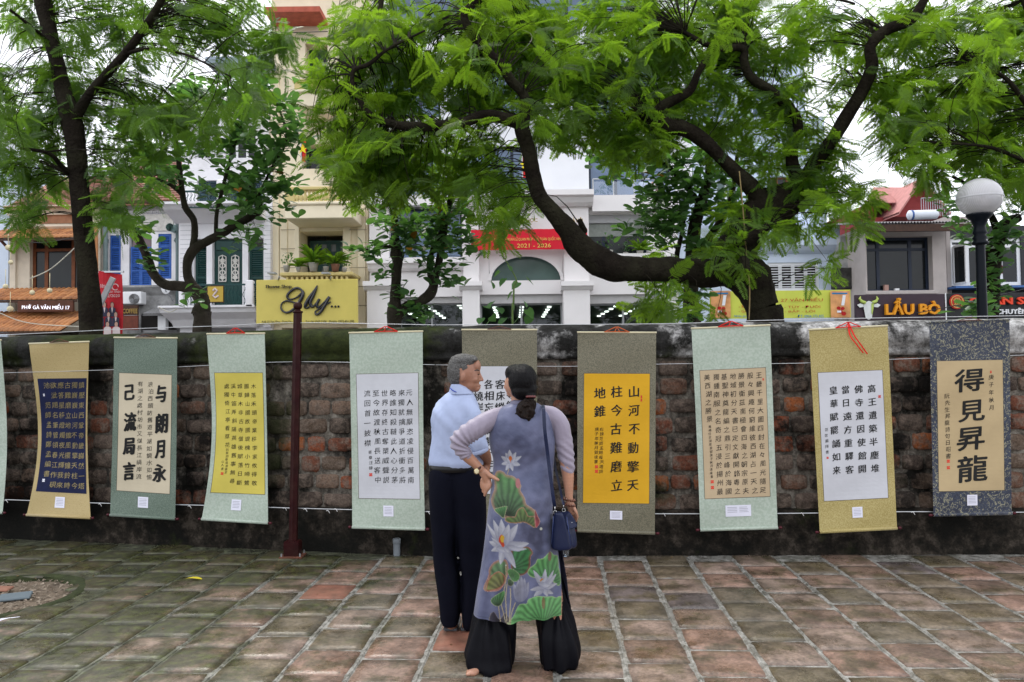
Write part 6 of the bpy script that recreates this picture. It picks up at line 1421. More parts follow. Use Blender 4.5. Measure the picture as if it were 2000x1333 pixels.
# T6, right feather-leaved tree reaching in from the right
Y6 = 9.0
t6 = thing('feather_tree', 'dense feather-leaved tree reaching in over the globe lamp from the right edge', 'tree', (P(2120, 630, Y6).x, Y6, 0))
sk6 = limb(t6, 'trunk', [down(2130, Y6, 24), (2125, 600, Y6, 22), (2110, 400, Y6, 18), (2080, 200, Y6, 15), (2040, 80, Y6, 12), (1990, -30, Y6, 9)], bark_d, .08, 14)
sk6 += limb(t6, 'branch', [(2090, 260, Y6, 9), (2020, 220, Y6 - .3, 6), (1960, 150, Y6 - .5, 4), (1870, 110, Y6 - .7, 2.5)], bark_d, .08, 9)
sk6 += limb(t6, 'branch', [(2105, 380, Y6, 8), (2030, 330, Y6 - .3, 5), (1940, 290, Y6 - .5, 3.5), (1850, 280, Y6 - .6, 2)], bark_d, .08, 9)
crown(t6, sk6, [(1860, 90, 110, 90, 40, 7.4, 9.6), (1960, 180, 70, 100, 36, 7.2, 9.6), (1880, 250, 90, 70, 32, 7.4, 9.4), (1780, 200, 60, 90, 20, 7.8, 9.6), (1960, 330, 50, 50, 12, 7.9, 9.4), (1780, 310, 50, 30, 6, 7.8, 9.2), (2080, 200, 80, 200, 30, 7.4, 10), (1970, 30, 90, 50, 26, 7.4, 10), (1990, -160, 200, 90, 24, 7.4, 11), (1830, 330, 40, 30, 5, 7.8, 9)], 'f', 21, gaps=[(1760, 120, 26, 30)], per=8, L=.31, up=.05, mult=1.6)

# T2, gnarled broad-leaved tree
Y2 = 12.0
t2 = thing('gnarled_tree', 'gnarled broad-leaved tree with a swollen stump curving in front of the green door house', 'tree', base_of(393, Y2))
s2 = limb(t2, 'trunk', [down(396, Y2, 22), (394, 640, Y2, 18), (390, 615, Y2, 17), (397, 595, Y2, 14), (392, 580, Y2, 16), (378, 566, Y2, 13)], bark_g, .30, 14)
s2 += limb(t2, 'branch', [(382, 566, Y2, 12), (350, 559, Y2, 10), (322, 556, Y2, 9.5), (300, 535, Y2, 9), (288, 505, Y2, 8.5), (272, 470, Y2, 8.5), (250, 440, Y2, 8.5), (225, 418, Y2, 8), (205, 405, Y2, 7), (175, 380, Y2, 4)], bark_g, .12, 10)
s2 += limb(t2, 'branch', [(378, 562, Y2, 10), (367, 540, Y2, 9), (366, 512, Y2, 9), (378, 488, Y2, 9.5), (400, 474, Y2, 9), (430, 458, Y2, 8.5), (460, 440, Y2, 8), (490, 424, Y2, 7.5), (508, 408, Y2, 8), (498, 385, Y2, 6), (485, 345, Y2, 4)], bark_g, .14, 10)
s2 += limb(t2, 'branch', [(376, 488, Y2, 7), (380, 460, Y2, 6.5), (378, 430, Y2, 6.5), (362, 405, Y2, 6), (356, 375, Y2, 5.5), (352, 340, Y2, 5), (345, 290, Y2, 4), (340, 240, Y2, 3)], bark_g, .12, 9)
s2 += limb(t2, 'branch', [(422, 458, Y2, 4.5), (423, 420, Y2, 4), (432, 380, Y2, 4), (445, 330, Y2, 3.5), (462, 270, Y2, 3), (480, 220, Y2, 2.5)], bark_g, .1, 8)
s2 += limb(t2, 'branch', [(355, 380, Y2, 4), (330, 360, Y2, 3.5), (290, 345, Y2, 3), (250, 330, Y2, 2)], bark_g, .1, 8)
s2 += limb(t2, 'branch', [(500, 395, Y2, 4), (530, 330, Y2, 3), (560, 270, Y2, 2.5), (540, 200, Y2, 2)], bark_g, .1, 8)
crown(t2, s2, [(430, 200, 100, 45, 44, 11.2, 12.6), (520, 190, 70, 50, 30, 11.2, 12.6), (540, 260, 60, 50, 28, 11.2, 12.6), (470, 300, 80, 50, 40, 11.2, 12.6), (555, 340, 50, 50, 26, 11.2, 12.4), (450, 380, 80, 40, 34, 11.2, 12.4), (520, 400, 50, 30, 14, 11.2, 12.4), (340, 300, 70, 60, 40, 11.3, 12.8), (360, 200, 70, 50, 24, 11.4, 12.8), (300, 350, 60, 30, 18, 11.3, 12.6), (470, 460, 40, 25, 9, 11.3, 12.2), (265, 438, 35, 14, 7, 11.5, 12.2), (290, 490, 14, 40, 5, 11.6, 12.2), (380, 590, 18, 14, 4, 11.5, 11.8), (230, 300, 60, 60, 22, 11.6, 12.8), (500, 470, 20, 20, 4, 11.4, 12)], 'b', 31, per=8, L=.225, mult=.72, yellow=.02, up=.35, tw=.005)

# T3, small twin-stemmed tree
Y3 = 11.2
t3 = thing('twin_stem_tree', 'small twin-stemmed tree with glossy dark leaves and a few orange ones, left of the arch', 'tree', base_of(772, Y3))
s3 = limb(t3, 'trunk', [down(772, Y3, 17), (770, 640, Y3, 15), (772, 600, Y3, 12), (773, 560, Y3, 10), (776, 515, Y3, 10), (775, 497, Y3, 15), (774, 480, Y3, 9), (772, 440, Y3, 6.5), (771, 400, Y3, 6), (772, 350, Y3, 5), (770, 280, Y3, 4)], bark_g, .16, 12)
s3 += limb(t3, 'branch', [(776, 618, Y3, 11), (795, 598, Y3, 9.5), (820, 590, Y3, 9.5), (842, 572, Y3, 10), (850, 545, Y3, 8), (858, 510, Y3, 7), (866, 460, Y3, 7), (872, 420, Y3, 6), (884, 370, Y3, 5.5), (890, 310, Y3, 4)], bark_g, .12, 10)
s3 += limb(t3, 'branch', [(845, 560, Y3, 6), (838, 520, Y3, 5), (848, 480, Y3, 5), (868, 440, Y3, 4)], bark_g, .1, 8)
s3 += limb(t3, 'branch', [(771, 480, Y3, 4), (745, 485, Y3, 3), (715, 488, Y3, 2), (700, 490, Y3, 1.5)], bark_g, .1, 7)
crown(t3, s3, [(800, 430, 70, 26, 26, 10.6, 11.8), (850, 450, 70, 35, 34, 10.6, 11.8), (820, 480, 70, 25, 24, 10.6, 11.6), (720, 487, 32, 10, 8, 10.8, 11.4), (905, 480, 30, 30, 10, 10.6, 11.4), (885, 400, 50, 40, 20, 10.6, 11.8), (870, 340, 60, 40, 22, 10.8, 12), (830, 520, 30, 12, 6, 10.8, 11.4), (790, 590, 26, 30, 9, 10.8, 11.3), (865, 540, 25, 26, 9, 10.8, 11.3), (822, 620, 16, 14, 5, 10.8, 11.2), (755, 545, 12, 30, 3, 10.8, 11.2)], 'b', 41, per=8, L=.19, mult=.9, yellow=.045, up=.3, tw=.004)

# T7, broad-leaved tree behind the great trunk
Y7 = 12.4
t7 = thing('broadleaf_tree', 'broad-leaved tree with blue-green foliage standing behind the heavy horizontal bough', 'tree', base_of(1352, Y7))
s7 = limb(t7, 'trunk', [down(1352, Y7, 20), (1352, 640, Y7, 18), (1350, 580, Y7, 15), (1352, 520, Y7, 14), (1356, 450, Y7, 13), (1370, 395, Y7, 11), (1385, 340, Y7, 8), (1380, 280, Y7, 6)], bark_g, .1, 12)
s7 += limb(t7, 'branch', [(1352, 520, Y7, 9), (1385, 465, Y7, 8), (1415, 420, Y7, 7), (1432, 370, Y7, 5), (1440, 300, Y7, 4)], bark_g, .1, 9)
s7 += limb(t7, 'branch', [(1330, 520, Y7, 5), (1322, 500, Y7, 5), (1332, 455, Y7, 4), (1340, 400, Y7, 3), (1352, 350, Y7, 2.5)], bark_g, .1, 8)
s7 += limb(t7, 'branch', [(1372, 400, Y7, 5), (1330, 355, Y7, 5), (1300, 320, Y7, 4.5), (1250, 300, Y7, 3.5), (1200, 310, Y7, 2.5)], bark_g, .1, 8)
crown(t7, s7, [(1255, 330, 70, 36, 34, 11.4, 12.8), (1200, 300, 60, 24, 20, 11.4, 12.6), (1300, 400, 60, 40, 36, 11.4, 12.8), (1310, 450, 50, 36, 26, 11.4, 12.6), (1370, 360, 60, 50, 34, 11.6, 12.8), (1425, 420, 50, 50, 28, 11.6, 12.8), (1400, 500, 50, 30, 16, 11.6, 12.6), (1240, 450, 30, 20, 6, 11.4, 12.2), (1350, 570, 50, 30, 14, 11.6, 12.4), (1340, 290, 60, 40, 20, 11.6, 12.8), (1450, 330, 40, 60, 16, 11.8, 12.8), (1350, 620, 40, 14, 6, 11.5, 12.2)], 'b', 51, per=8, L=.23, mult=.85, yellow=.015, up=.3, tw=.005)

# T5, small tree behind the lamp
Y5 = 10.5
t5 = thing('leaning_tree', 'small leaning tree with roundish leaves right behind the lamp post', 'tree', base_of(1925, Y5))
s5 = limb(t5, 'trunk', [down(1925, Y5, 26), (1926, 640, Y5, 22), (1930, 580, Y5, 20), (1936, 520, Y5, 17), (1946, 470, Y5, 15), (1962, 440, Y5, 12), (1990, 425, Y5, 9)], bark_d, .12, 12)
s5 += limb(t5, 'branch', [(1950, 460, Y5, 8), (1935, 420, Y5, 6), (1900, 370, Y5, 4), (1860, 345, Y5, 3)], bark_d, .1, 8)
crown(t5, s5, [(1870, 400, 30, 45, 14, 10, 10.9), (1895, 335, 40, 26, 12, 10, 10.8), (1965, 480, 35, 30, 14, 9.9, 10.8), (1940, 545, 14, 40, 9, 9.9, 10.4), (1890, 455, 20, 18, 6, 9.9, 10.6), (1985, 400, 30, 40, 12, 10, 10.8), (1905, 608, 35, 12, 9, 9.4, 10.2), (1990, 330, 30, 30, 8, 10, 11)], 'b', 61, per=7, L=.19, up=.3, tw=.004)
# young climbing plant in front of the arch
Yp = 8.2
tp = thing('young_climber', 'young plant with heart-shaped leaves rising before the arch window', 'plant', (P(1000, 630, Yp).x, Yp, 0))
sp_ = limb(tp, 'stem', [down(1003, Yp, 3), (1001, 640, Yp, 2.2), (1003, 590, Yp, 2), (1004, 560, Yp, 1.6), (968 + 40, 545, Yp, 1.4), (985, 505, Yp, 1), (975, 500, Yp, .8)], mat('green_stem', (.08, .13, .03), .6), .05, 6)
hv = [(0, 0, 0), (-.12, .34, .02), (.12, .5, .04), (.5, .42, .0), (1, 0, -.12), (.5, -.42, 0), (.12, -.5, .04), (-.12, -.34, .02), (.35, 0, -.04)]
hm = npmesh('leaf', np.array(hv, float), np.array([(8, 0, 1), (8, 1, 2), (8, 2, 3), (8, 3, 4), (8, 4, 5), (8, 5, 6), (8, 6, 7), (8, 7, 0)]), leaf_b, True, np.full(9, .3))
for (x, y, s_) in ((985, 545, 1), (962, 552, .9), (1012, 552, 1), (975, 530, .8), (1000, 570, 1), (1030, 545, 1.0), (962, 590, 1), (950, 598, .8), (975, 602, 1), (1005, 600, 1), (1030, 605, 1.1), (940, 622, .9), (960, 618, 1), (985, 622, 1.1), (1010, 625, 1.1), (1035, 620, 1), (1025, 590, .8), (995, 520, .7), (955, 628, .8)):
    o = link('leaf', hm, tp); o.matrix_basis = Matrix.Translation(P(x, y, Yp + rnd.uniform(-.1, .1))) @ Matrix(rotm(rnd.uniform(0, 6.28), rnd.uniform(-.9, -.3), rnd.gauss(0, .4)).tolist()).to_4x4() @ Matrix.Scale(.11 * s_, 4)
# potted plants on the flower shop ledge, greenery on office window ledge
pot_m = mat('pot_grey', (.42, .40, .37), .7, .2, 8); pot_t = mat('pot_terracotta', (.25, .12, .08), .7, .2, 8)
def potted(px, py, Y, s, kind, lab, pm=pot_m):
    b_ = P(px, py, Y); t = thing('potted_plant', lab, 'potted plant', tuple(b_)); MB().lathe(b_, [(0, 0), (.09 * s, 0), (.13 * s, .2 * s), (.14 * s, .22 * s), (.11 * s, .22 * s), (0, .2 * s)], 12).build('pot', pm, t, True)
    V, F, T, n0 = [], [], [], 0; q = random.Random(int(px))
    for k in range(46 if kind == 'spiky' else 30):
        az, el = q.uniform(0, 6.28), q.uniform(.3, 1.4); G, Fa = BG[k % 4]; G = G.copy()
        if kind == 'spiky': G[:, 1] *= .22; G[:, 2] *= 2.2; L_ = s * q.uniform(.4, .62); p0 = b_ + Vector((0, 0, .2 * s))
        else: L_ = s * q.uniform(.1, .18); p0 = b_ + Vector((q.gauss(0, .1 * s), q.gauss(0, .1 * s), (.25 + q.random() * .45) * s))
        V.append((G * L_) @ rotm(az, el, 0).T + np.array(p0)); F.append(Fa + n0); T.append(np.full(len(G), q.random())); n0 += len(G)
    o = link('foliage', npmesh('foliage', np.vstack(V), np.vstack(F), leaf_f if kind == 'spiky' else leaf_b, False, np.concatenate(T)), t); tag(o, kind='stuff')
YL_ = YB - 1.3
potted(612, 531, YL_, 1.15, 'spiky', 'bushy spider plant in a grey pot, middle of the flower shop ledge'); potted(560, 531, YL_, .8, 'leafy', 'leftmost small leafy shrub in a pot on the flower shop ledge'); potted(655, 531, YL_, 1.0, 'spiky', 'spiky plant in a brown pot toward the right of the flower shop ledge', pot_t)
potted(583, 531, YL_, .6, 'spiky', 'short agave-like plant in a small pot left of the spider plant'); potted(637, 531, YL_, .7, 'leafy', 'small leafy plant in a pot just right of the spider plant'); potted(673, 532, YL_, .6, 'leafy', 'rightmost pale small plant on the flower shop ledge')
for (x, s_, kd, lab) in ((1190, .9, 'leafy', 'bright round bush on the office window ledge'), (1172, .6, 'leafy', 'small plant at the left of the office window ledge'), (1222, .6, 'leafy', 'thin plant in the middle of the office window ledge'), (1250, .8, 'spiky', 'spreading plant right of the bush on the office window ledge'), (1272, .6, 'leafy', 'tiny plant at the right end of the office window ledge')): potted(x, 502, 23.2, s_, kd, lab)
# weeds in front of the wall, fallen leaf, debris in the pit
gm = leafmat('weed_leaf', (.02, .06, .012), (.03, .10, .02), (.08, .2, .02), .3)
for (x, y, lab) in ((24, 1040, 'tiny green weed growing at the foot of the wall near the left edge'), (263, 1055, 'tiny green weed below the sage green scroll at the wall foot')):
    c = PG(x, y) + Vector((0, 0, .0)); V, F, n0 = [], [], 0
    for k in range(14): G, Fa = BG[k % 4]; V.append((G * .05) @ rotm(rnd.uniform(0, 6.28), rnd.uniform(0, 1.2), 0).T + np.array(c + Vector((rnd.gauss(0, .015), rnd.gauss(0, .01), .01)))); F.append(Fa + n0); n0 += len(G)
    o = link('weed', npmesh('weed', np.vstack(V), np.vstack(F), gm, False, np.zeros(n0))); tag(o, lab, 'weed')
yl = mat('yellow_leaf', (.60, .50, .03), .6, .1); c = PG(375, 1134, .014)
o = link('fallen_leaf', npmesh('fallen_leaf', BG[1][0] * .12, BG[1][1], yl, True)); o.matrix_basis = Matrix.Translation(c - Vector((.05, 0, -.014))) @ Matrix.Rotation(.35, 4, 'Z'); tag(o, 'single yellow leaf lying on the mossy tiles', 'leaf')
for (x, y, w_, h_, mt_, lab) in ((30, 1168, .10, .06, mat('chip_grey', (.12, .15, .17), .6), 'flat dark grey shard lying on the gravel of the pit'), (6, 1153, .06, .04, pot_t, 'reddish broken tile piece on the gravel at the left edge'), (18, 1215, .06, .03, MC['label_white'], 'crumpled white scrap at the lower edge of the gravel pit')):
    c = PG(x, y, -.01); o = MB().box(-w_, w_, -h_, h_, -.01, .008).build('debris', mt_); bevel(o, .006); o.matrix_basis = Matrix.Translation(c + Vector((0, 0, .01))) @ Matrix.Rotation(rnd.uniform(-.2, .4), 4, 'Z') @ Matrix.Rotation(.12, 4, 'X'); tag(o, lab, 'debris')

lt = mat('litter_leaf', (.16, .10, .04), .8, .4, 30); m = MB()
for k in range(150):
    x, y = rnd.uniform(-4.2, 4.4), rnd.choice((rnd.uniform(3.9, 6.4), rnd.uniform(5.9, 6.6))); s = rnd.uniform(.004, .013); a = rnd.uniform(0, 3.14); c, d = math.cos(a) * s, math.sin(a) * s
    m.add([(x - c, y - d, .012), (x + d * .4, y - c * .4, .014), (x + c, y + d, .013), (x - d * .4, y + c * .4, .017)], [(0, 1, 2, 3)])
tag(m.build('leaf_litter', lt), kind='stuff')
# ------------------------------------------------------------------ people
def skinmat(name, col):
    m, t, b, o = _nodes(name); c = ramp(t, noise(t, 14, 5), [(.3, c4(col, .86)), (.7, c4(col, 1.1))]); t.links.new(c, b.inputs['Base Color'])
    b.inputs['Roughness'].default_value = .48; b.inputs['Subsurface Weight'].default_value = .12; b.inputs['Subsurface Radius'].default_value = (.02, .008, .004); bump(t, b, noise(t, 220, 3), .08, .002); return m
def hairmat(name, a, bc, rough=.38, sc=(60, 60, 6), sp=.10):
    m, t, b, o = _nodes(name); tc = N(t, 'ShaderNodeNewGeometry').outputs['Position']; mp = N(t, 'ShaderNodeMapping'); mp.inputs['Scale'].default_value = sc; mp.inputs['Rotation'].default_value = (.2, .5, 0)
    t.links.new(tc, mp.inputs['Vector']); f = noise(t, 6, 5, vec=mp.outputs[0]); t.links.new(ramp(t, f, [(.35, a), (.65, bc)]), b.inputs['Base Color']); b.inputs['Roughness'].default_value = rough; b.inputs['Specular IOR Level'].default_value = sp; bump(t, b, f, .7, .006); return m
def clothmat(name, col, rough=.7, var=.06, spec=.3, fine=300, bs=.08, wr=.0, wscale=9, sheen=0.0):
    m, t, b, o = _nodes(name); c = ramp(t, noise(t, 5, 4), [(.3, c4(col, 1 - var)), (.7, c4(col, 1 + var))]); t.links.new(c, b.inputs['Base Color']); b.inputs['Roughness'].default_value = rough; b.inputs['Specular IOR Level'].default_value = spec; b.inputs['Sheen Weight'].default_value = sheen
    n1 = noise(t, fine, 2); n2 = noise(t, wscale, 3, rough=.45); b1 = N(t, 'ShaderNodeBump', i_Strength=bs, i_Distance=.002); t.links.new(n1, b1.inputs['Height'])
    b2 = N(t, 'ShaderNodeBump', i_Strength=wr, i_Distance=.02); t.links.new(n2, b2.inputs['Height']); t.links.new(b1.outputs[0], b2.inputs['Normal']); t.links.new(b2.outputs[0], b.inputs['Normal']); return m
def remesh(m, name, mats, parent, voxel=.006, smooth=6, sf=.5, disp=None, keep=None):
    o = m.build(name, mats, None); md = o.modifiers.new('r', 'REMESH'); md.mode = 'VOXEL'; md.voxel_size = voxel; md.use_smooth_shade = True
    if smooth: ms = o.modifiers.new('s', 'SMOOTH'); ms.iterations = smooth; ms.factor = sf
    bpy.context.view_layer.update(); dg = bpy.context.evaluated_depsgraph_get(); me = bpy.data.meshes.new_from_object(o.evaluated_get(dg)); old = o.data; bpy.data.objects.remove(o); bpy.data.meshes.remove(old); me.name = name
    if disp:
        n = len(me.vertices); co = np.zeros(n * 3, np.float32); me.vertices.foreach_get('co', co); co = co.reshape(-1, 3); nr = np.zeros(n * 3, np.float32); me.vertices.foreach_get('normal', nr); nr = nr.reshape(-1, 3)
        co = co + nr * disp(co)[:, None]; me.vertices.foreach_set('co', co.astype(np.float32).ravel())
    me.polygons.foreach_set('use_smooth', [True] * len(me.polygons)); me.update(); return link(name, me, parent)
def chain(m, pts, flat=1.0, n=12):
    # pts (px,py,Y,r_px); spheres placed densely so that the voxel surface is one tapering limb
    q = catmull([tuple(P(p[0], p[1], p[2])) + (p[3] / FPX * p[2],) for p in pts], 4); out = []
    for a, b in zip(q[:-1], q[1:]):
        d = np.linalg.norm(b[:3] - a[:3]); k = max(1, int(d / (max(.002, a[3]) * .35)))
        for i in range(k): out.append(a + (b - a) * i / k)
    out.append(q[-1])
    for c in out: m.ell(c[:3], (c[3], c[3] * flat, c[3]), n)
def ellp(m, px, py, Y, rx, rz, ry, n=18, rot=None): m.ell(P(px, py, Y), (rx / FPX * Y, ry, rz / FPX * Y), n, rot=rot)
def loftp(m, rows, n=28, cap=True, ex=2.3):
    # rows (py, xl, xr, depth_m, Y)
    base = len(m.v)
    for (py, xl, xr, d, Y) in rows:
        a = P(xl, py, Y); b = P(xr, py, Y); c = (a + b) / 2; rx = (b.x - a.x) / 2
        for k in range(n):
            t = 2 * math.pi * k / n; ct, st = math.cos(t), math.sin(t)
            m.v.append((c.x + rx * math.copysign(abs(ct) ** (2 / ex), ct), Y + d * math.copysign(abs(st) ** (2 / ex), st), c.z))
    for i in range(len(rows) - 1):
        for k in range(n): a = base + i * n + k; b = base + i * n + (k + 1) % n; m.f.append((a, a + n, b + n, b)); m.m.append(0)
    if cap: m.f.append(tuple(base + k for k in range(n))); m.m.append(0); e = base + (len(rows) - 1) * n; m.f.append(tuple(e + k for k in range(n))[::-1]); m.m.append(0)
def dens(rows, k=4): return [tuple(r) for r in catmull(rows, k)]

# ============ man
YM = 4.72
man = thing('person', 'grey-haired man in a light blue short-sleeved shirt and black trousers, head turned right', 'person', (P(880, 1228, YM).x, YM, 0))
sk_m = skinmat('skin_man', (.31, .145, .09)); m = MB()
ellp(m, 904, 727, YM, 29, 33, .074, 24); ellp(m, 919, 735, YM, 19, 29, .058, 20); ellp(m, 919, 752, YM, 16.5, 15, .052, 18); ellp(m, 929, 760, YM, 8, 6.5, .03, 12); ellp(m, 930, 716, YM, 9.5, 14, .048, 14)
ellp(m, 934, 727, YM, 4.5, 3, .042, 12); chain(m, [(937, 731, YM, 2.6), (940, 738, YM, 3.0), (942, 742.5, YM, 3.2)]); ellp(m, 938, 743.5, YM - .010, 3, 2.2, .008, 10); ellp(m, 936.6, 753.3, YM, 3.4, 1.9, .02, 10); ellp(m, 936, 757.6, YM, 3.4, 2, .02, 10); ellp(m, 925, 742, YM - .03, 9, 8, .026, 12)
ellp(m, 903.5, 738, YM - .077, 4.6, 9, .010, 14, rot=Matrix.Rotation(.2, 3, 'Y')); ellp(m, 905, 738, YM - .070, 4, 7, .012, 12)
chain(m, [(902, 752, YM, 17), (898, 768, YM, 18), (895, 790, YM, 20)])
loftp(m, dens([(785, 868, 925, .05, YM), (800, 855, 930, .07, YM), (850, 852, 934, .085, YM), (900, 848, 936, .09, YM), (960, 846, 940, .095, YM)]))
for (x0, x1, x2, x3, yb) in ((866, 869, 876, 881, 1216), (918, 916, 913, 912, 1222)): chain(m, [(x0, 960, YM, 22), (x1, 1080, YM, 15), (x2, 1150, YM, 12.5), (x3, yb, YM, 9)])
for (x, y, dx) in ((881, 1222, -2), (912, 1226, 2)):
    c = PG(x, 1229, .03); c.y = YM; m.ell(c + Vector((0, -.005, .005)), (.036, .045, .033), 14); m.ell(c + Vector((dx * .005, .07, .0)), (.04, .08, .026), 14); m.ell(c + Vector((dx * .008, .15, -.008)), (.045, .05, .02), 14)
    for k in range(5): m.ell(c + Vector((dx * .01 + (k - 2) * .019, .205 - abs(k - 1) * .008, -.012)), (.011, .022, .011), 8)
# right arm bent, hand by the hip; left arm forward
chain(m, [(918, 802, YM - .06, 15), (930, 842, YM - .09, 13), (939, 874, YM - .10, 12), (944, 880, YM - .09, 12), (948, 890, YM - .03, 11.5), (951, 900, YM + .04, 9.5)]); ellp(m, 951, 908, YM + .06, 7.5, 11, .018, 12)
for k in range(4): chain(m, [(953 - k * 1.5, 912, YM + .065 - k * .012, 3.2), (954 - k, 922, YM + .06 - k * .013, 3), (951 - k, 930, YM + .045 - k * .013, 2.7)])
chain(m, [(947, 904, YM + .03, 3.4), (945, 914, YM + .02, 3.2), (946, 921, YM + .03, 2.8)])
chain(m, [(862, 805, YM, 15), (858, 850, YM + .06, 13), (866, 885, YM + .12, 11), (890, 888, YM + .2, 9)]); ellp(m, 900, 888, YM + .22, 9, 6, .02, 10)
for k in range(5): chain(m, [(904, 884 + k * 2.2, YM + .22, 3), (913, 885 + k * 2.4, YM + .225, 2.8), (919, 888 + k * 2.2, YM + .21, 2.5)])
remesh(m, 'body', sk_m, man, .0048, 4, .5)
# hair
m = MB(); ellp(m, 893, 726, YM, 20, 33, .079, 20); ellp(m, 905, 706.5, YM, 27, 15.5, .074, 20); ellp(m, 886, 742, YM, 9.5, 13, .06, 14); ellp(m, 921, 703, YM, 13, 9.5, .06, 14); ellp(m, 907, 718, YM, 16, 14, .0785, 16); ellp(m, 912.5, 728, YM, 4, 9, .073, 12); ellp(m, 927, 703.5, YM - .01, 7, 6, .05, 12)
def hd(co): return np.array([.0035 * mnoise.noise(Vector((p[0] * 60 + p[2] * 30, p[1] * 60, p[2] * 90 - p[0] * 40))) + .004 * mnoise.noise(Vector(p) * 30) for p in co])
remesh(m, 'hair', hairmat('hair_grey', (.028, .027, .026, 1), (.17, .165, .16, 1), .5, (26, 60, 60)), man, .0045, 3, .5, hd)
ey = mat('eye_dark', (.02, .012, .01), .2); m = MB(); ellp(m, 934, 731.5, YM - .030, 3.2, .9, .008, 8); m.build('eye', ey, man, True); m = MB(); chain(m, [(927, 724.5, YM - .045, .9), (932, 722.8, YM - .042, 1.2), (936, 724.5, YM - .032, .9)], n=6); m.build('eyebrow', mat('brow_grey', (.08, .07, .065), .8), man, True)
m = MB(); chain(m, [(931, 755.6, YM - .017, .5), (937, 755.6, YM - .012, .5)], n=6); m.build('lip_line', mat('lip_dark', (.20, .07, .06), .6), man, True)
# shirt
shirt_m = clothmat('shirt_blue', (.37, .43, .61), .75, .03, .2, 320, .06, .55, 9)
m = MB(); rows_s = dens([(757, 884, 916, .052, YM), (764, 879, 921, .06, YM), (771, 869, 926, .075, YM), (781, 858, 931, .095, YM), (797, 847, 936, .115, YM), (815, 841, 940, .128, YM), (838, 842, 941, .13, YM), (862, 843, 941, .126, YM), (885, 840, 942, .125, YM), (900, 837.5, 944, .13, YM), (909, 839.5, 943, .125, YM), (913, 843, 940, .118, YM)], 3)
loftp(m, rows_s, 36, ex=2.15); chain(m, [(912, 795, YM - .045, 20), (921, 812, YM - .065, 20.5), (928, 838, YM - .085, 19), (934, 862, YM - .10, 17.5), (937, 873, YM - .10, 16.5)], n=16)
chain(m, [(866, 797, YM + .02, 18), (858, 830, YM + .05, 17), (860, 862, YM + .09, 15)])
def sh_d(co):
    out = np.zeros(len(co)); c = P(845, 850, YM)
    for i, p in enumerate(co):
        x, y, z = p; u = (x - c.x); v = z - c.z
        out[i] = .0075 * math.sin((u * .8 + v * 1.0) * 52 + 3 * mnoise.noise((x * 5, y * 5, z * 5))) * max(0, mnoise.noise((x * 4, y * 4, z * 3 + 5)) + .15) + .009 * mnoise.noise((x * 11 + z * 6, y * 9, z * 7)) + .002 * mnoise.noise((x * 40, y * 40, z * 18))
    return out
sh = remesh(m, 'shirt', shirt_m, man, .006, 3, .4, sh_d)
m = MB(); 
cr = [(751, 882, 908, .058, YM), (757, 880, 915, .065, YM), (766, 877, 925, .071, YM)]
loftp(m, dens([(750.5, 881, 905, .062, YM), (756, 879.5, 914, .068, YM), (763, 877.5, 921, .073, YM), (770, 876, 926, .078, YM)], 3), 32, cap=False); co_ = m.build('collar', shirt_m, man, True); sm = co_.modifiers.new('s', 'SOLIDIFY'); sm.thickness = .003
m = MB(); chain(m, [(879, 758, YM - .05, .9), (884, 763, YM - .07, .9), (891, 766, YM - .075, .8)], n=6); m.build('lanyard', mat('lanyard_blue', (.02, .05, .4), .5), man, True)
m = MB(); q0 = P(936, 873, YM - .10); m.lathe((0, 0, 0), [(.054, 0), (.056, .004), (.056, .018), (.0535, .022)], 24); cf = m.build('sleeve_hem', shirt_m, man, True); cf.matrix_basis = Matrix.Translation(P(937.5, 884, YM - .098)) @ Matrix.Rotation(-.28, 4, 'Y') @ Matrix.Rotation(.12, 4, 'X')
# belt and trousers
m = MB(); loftp(m, [(906.5, 841, 941, .124, YM), (907, 839.5, 943, .127, YM), (918.5, 838.5, 944, .128, YM), (919, 840, 942, .124, YM)], 40, cap=False); m.build('belt', mat('belt_leather', (.008, .008, .009), .35, .1), man, True)
tr_m = clothmat('trousers_navy', (.005, .0055, .011), .85, .08, .06, 350, .1, .45, 8)
for i, rws in enumerate(([(914, 842, 902, .117, YM), (935, 837.5, 902, .128, YM), (970, 837.5, 900, .13, YM), (1020, 841, 896, .122, YM), (1072, 845, 891, .105, YM), (1110, 849, 897, .098, YM), (1150, 853, 901, .095, YM), (1190, 858.5, 902, .09, YM), (1208, 860, 900, .085, YM), (1222, 866, 892, .07, YM - .01)], [(914, 872, 941, .117, YM), (935, 870, 946, .127, YM), (970, 880, 950, .13, YM), (1020, 889, 950, .122, YM), (1072, 892.5, 946, .11, YM), (1128, 901, 942, .10, YM), (1170, 899, 936, .095, YM), (1205, 899, 930, .09, YM), (1228, 903, 926, .07, YM)])):
    pass
m = MB()
for rws in ([(914, 842, 902, .117, YM), (935, 837.5, 902, .128, YM), (970, 837.5, 900, .13, YM), (1020, 841, 896, .122, YM), (1072, 845, 890, .105, YM), (1110, 849, 896, .098, YM), (1150, 853, 900, .095, YM), (1190, 858.5, 899, .09, YM), (1208, 860, 897, .085, YM), (1220, 865, 893, .075, YM - .01)], [(914, 872, 941, .117, YM), (935, 870, 946, .127, YM), (970, 880, 950, .13, YM), (1020, 890, 950, .122, YM), (1072, 893.5, 946, .11, YM), (1128, 903, 942, .10, YM), (1170, 903, 936, .095, YM), (1205, 903, 930, .09, YM), (1226, 905, 926, .075, YM)]): loftp(m, dens(rws, 3), 30)
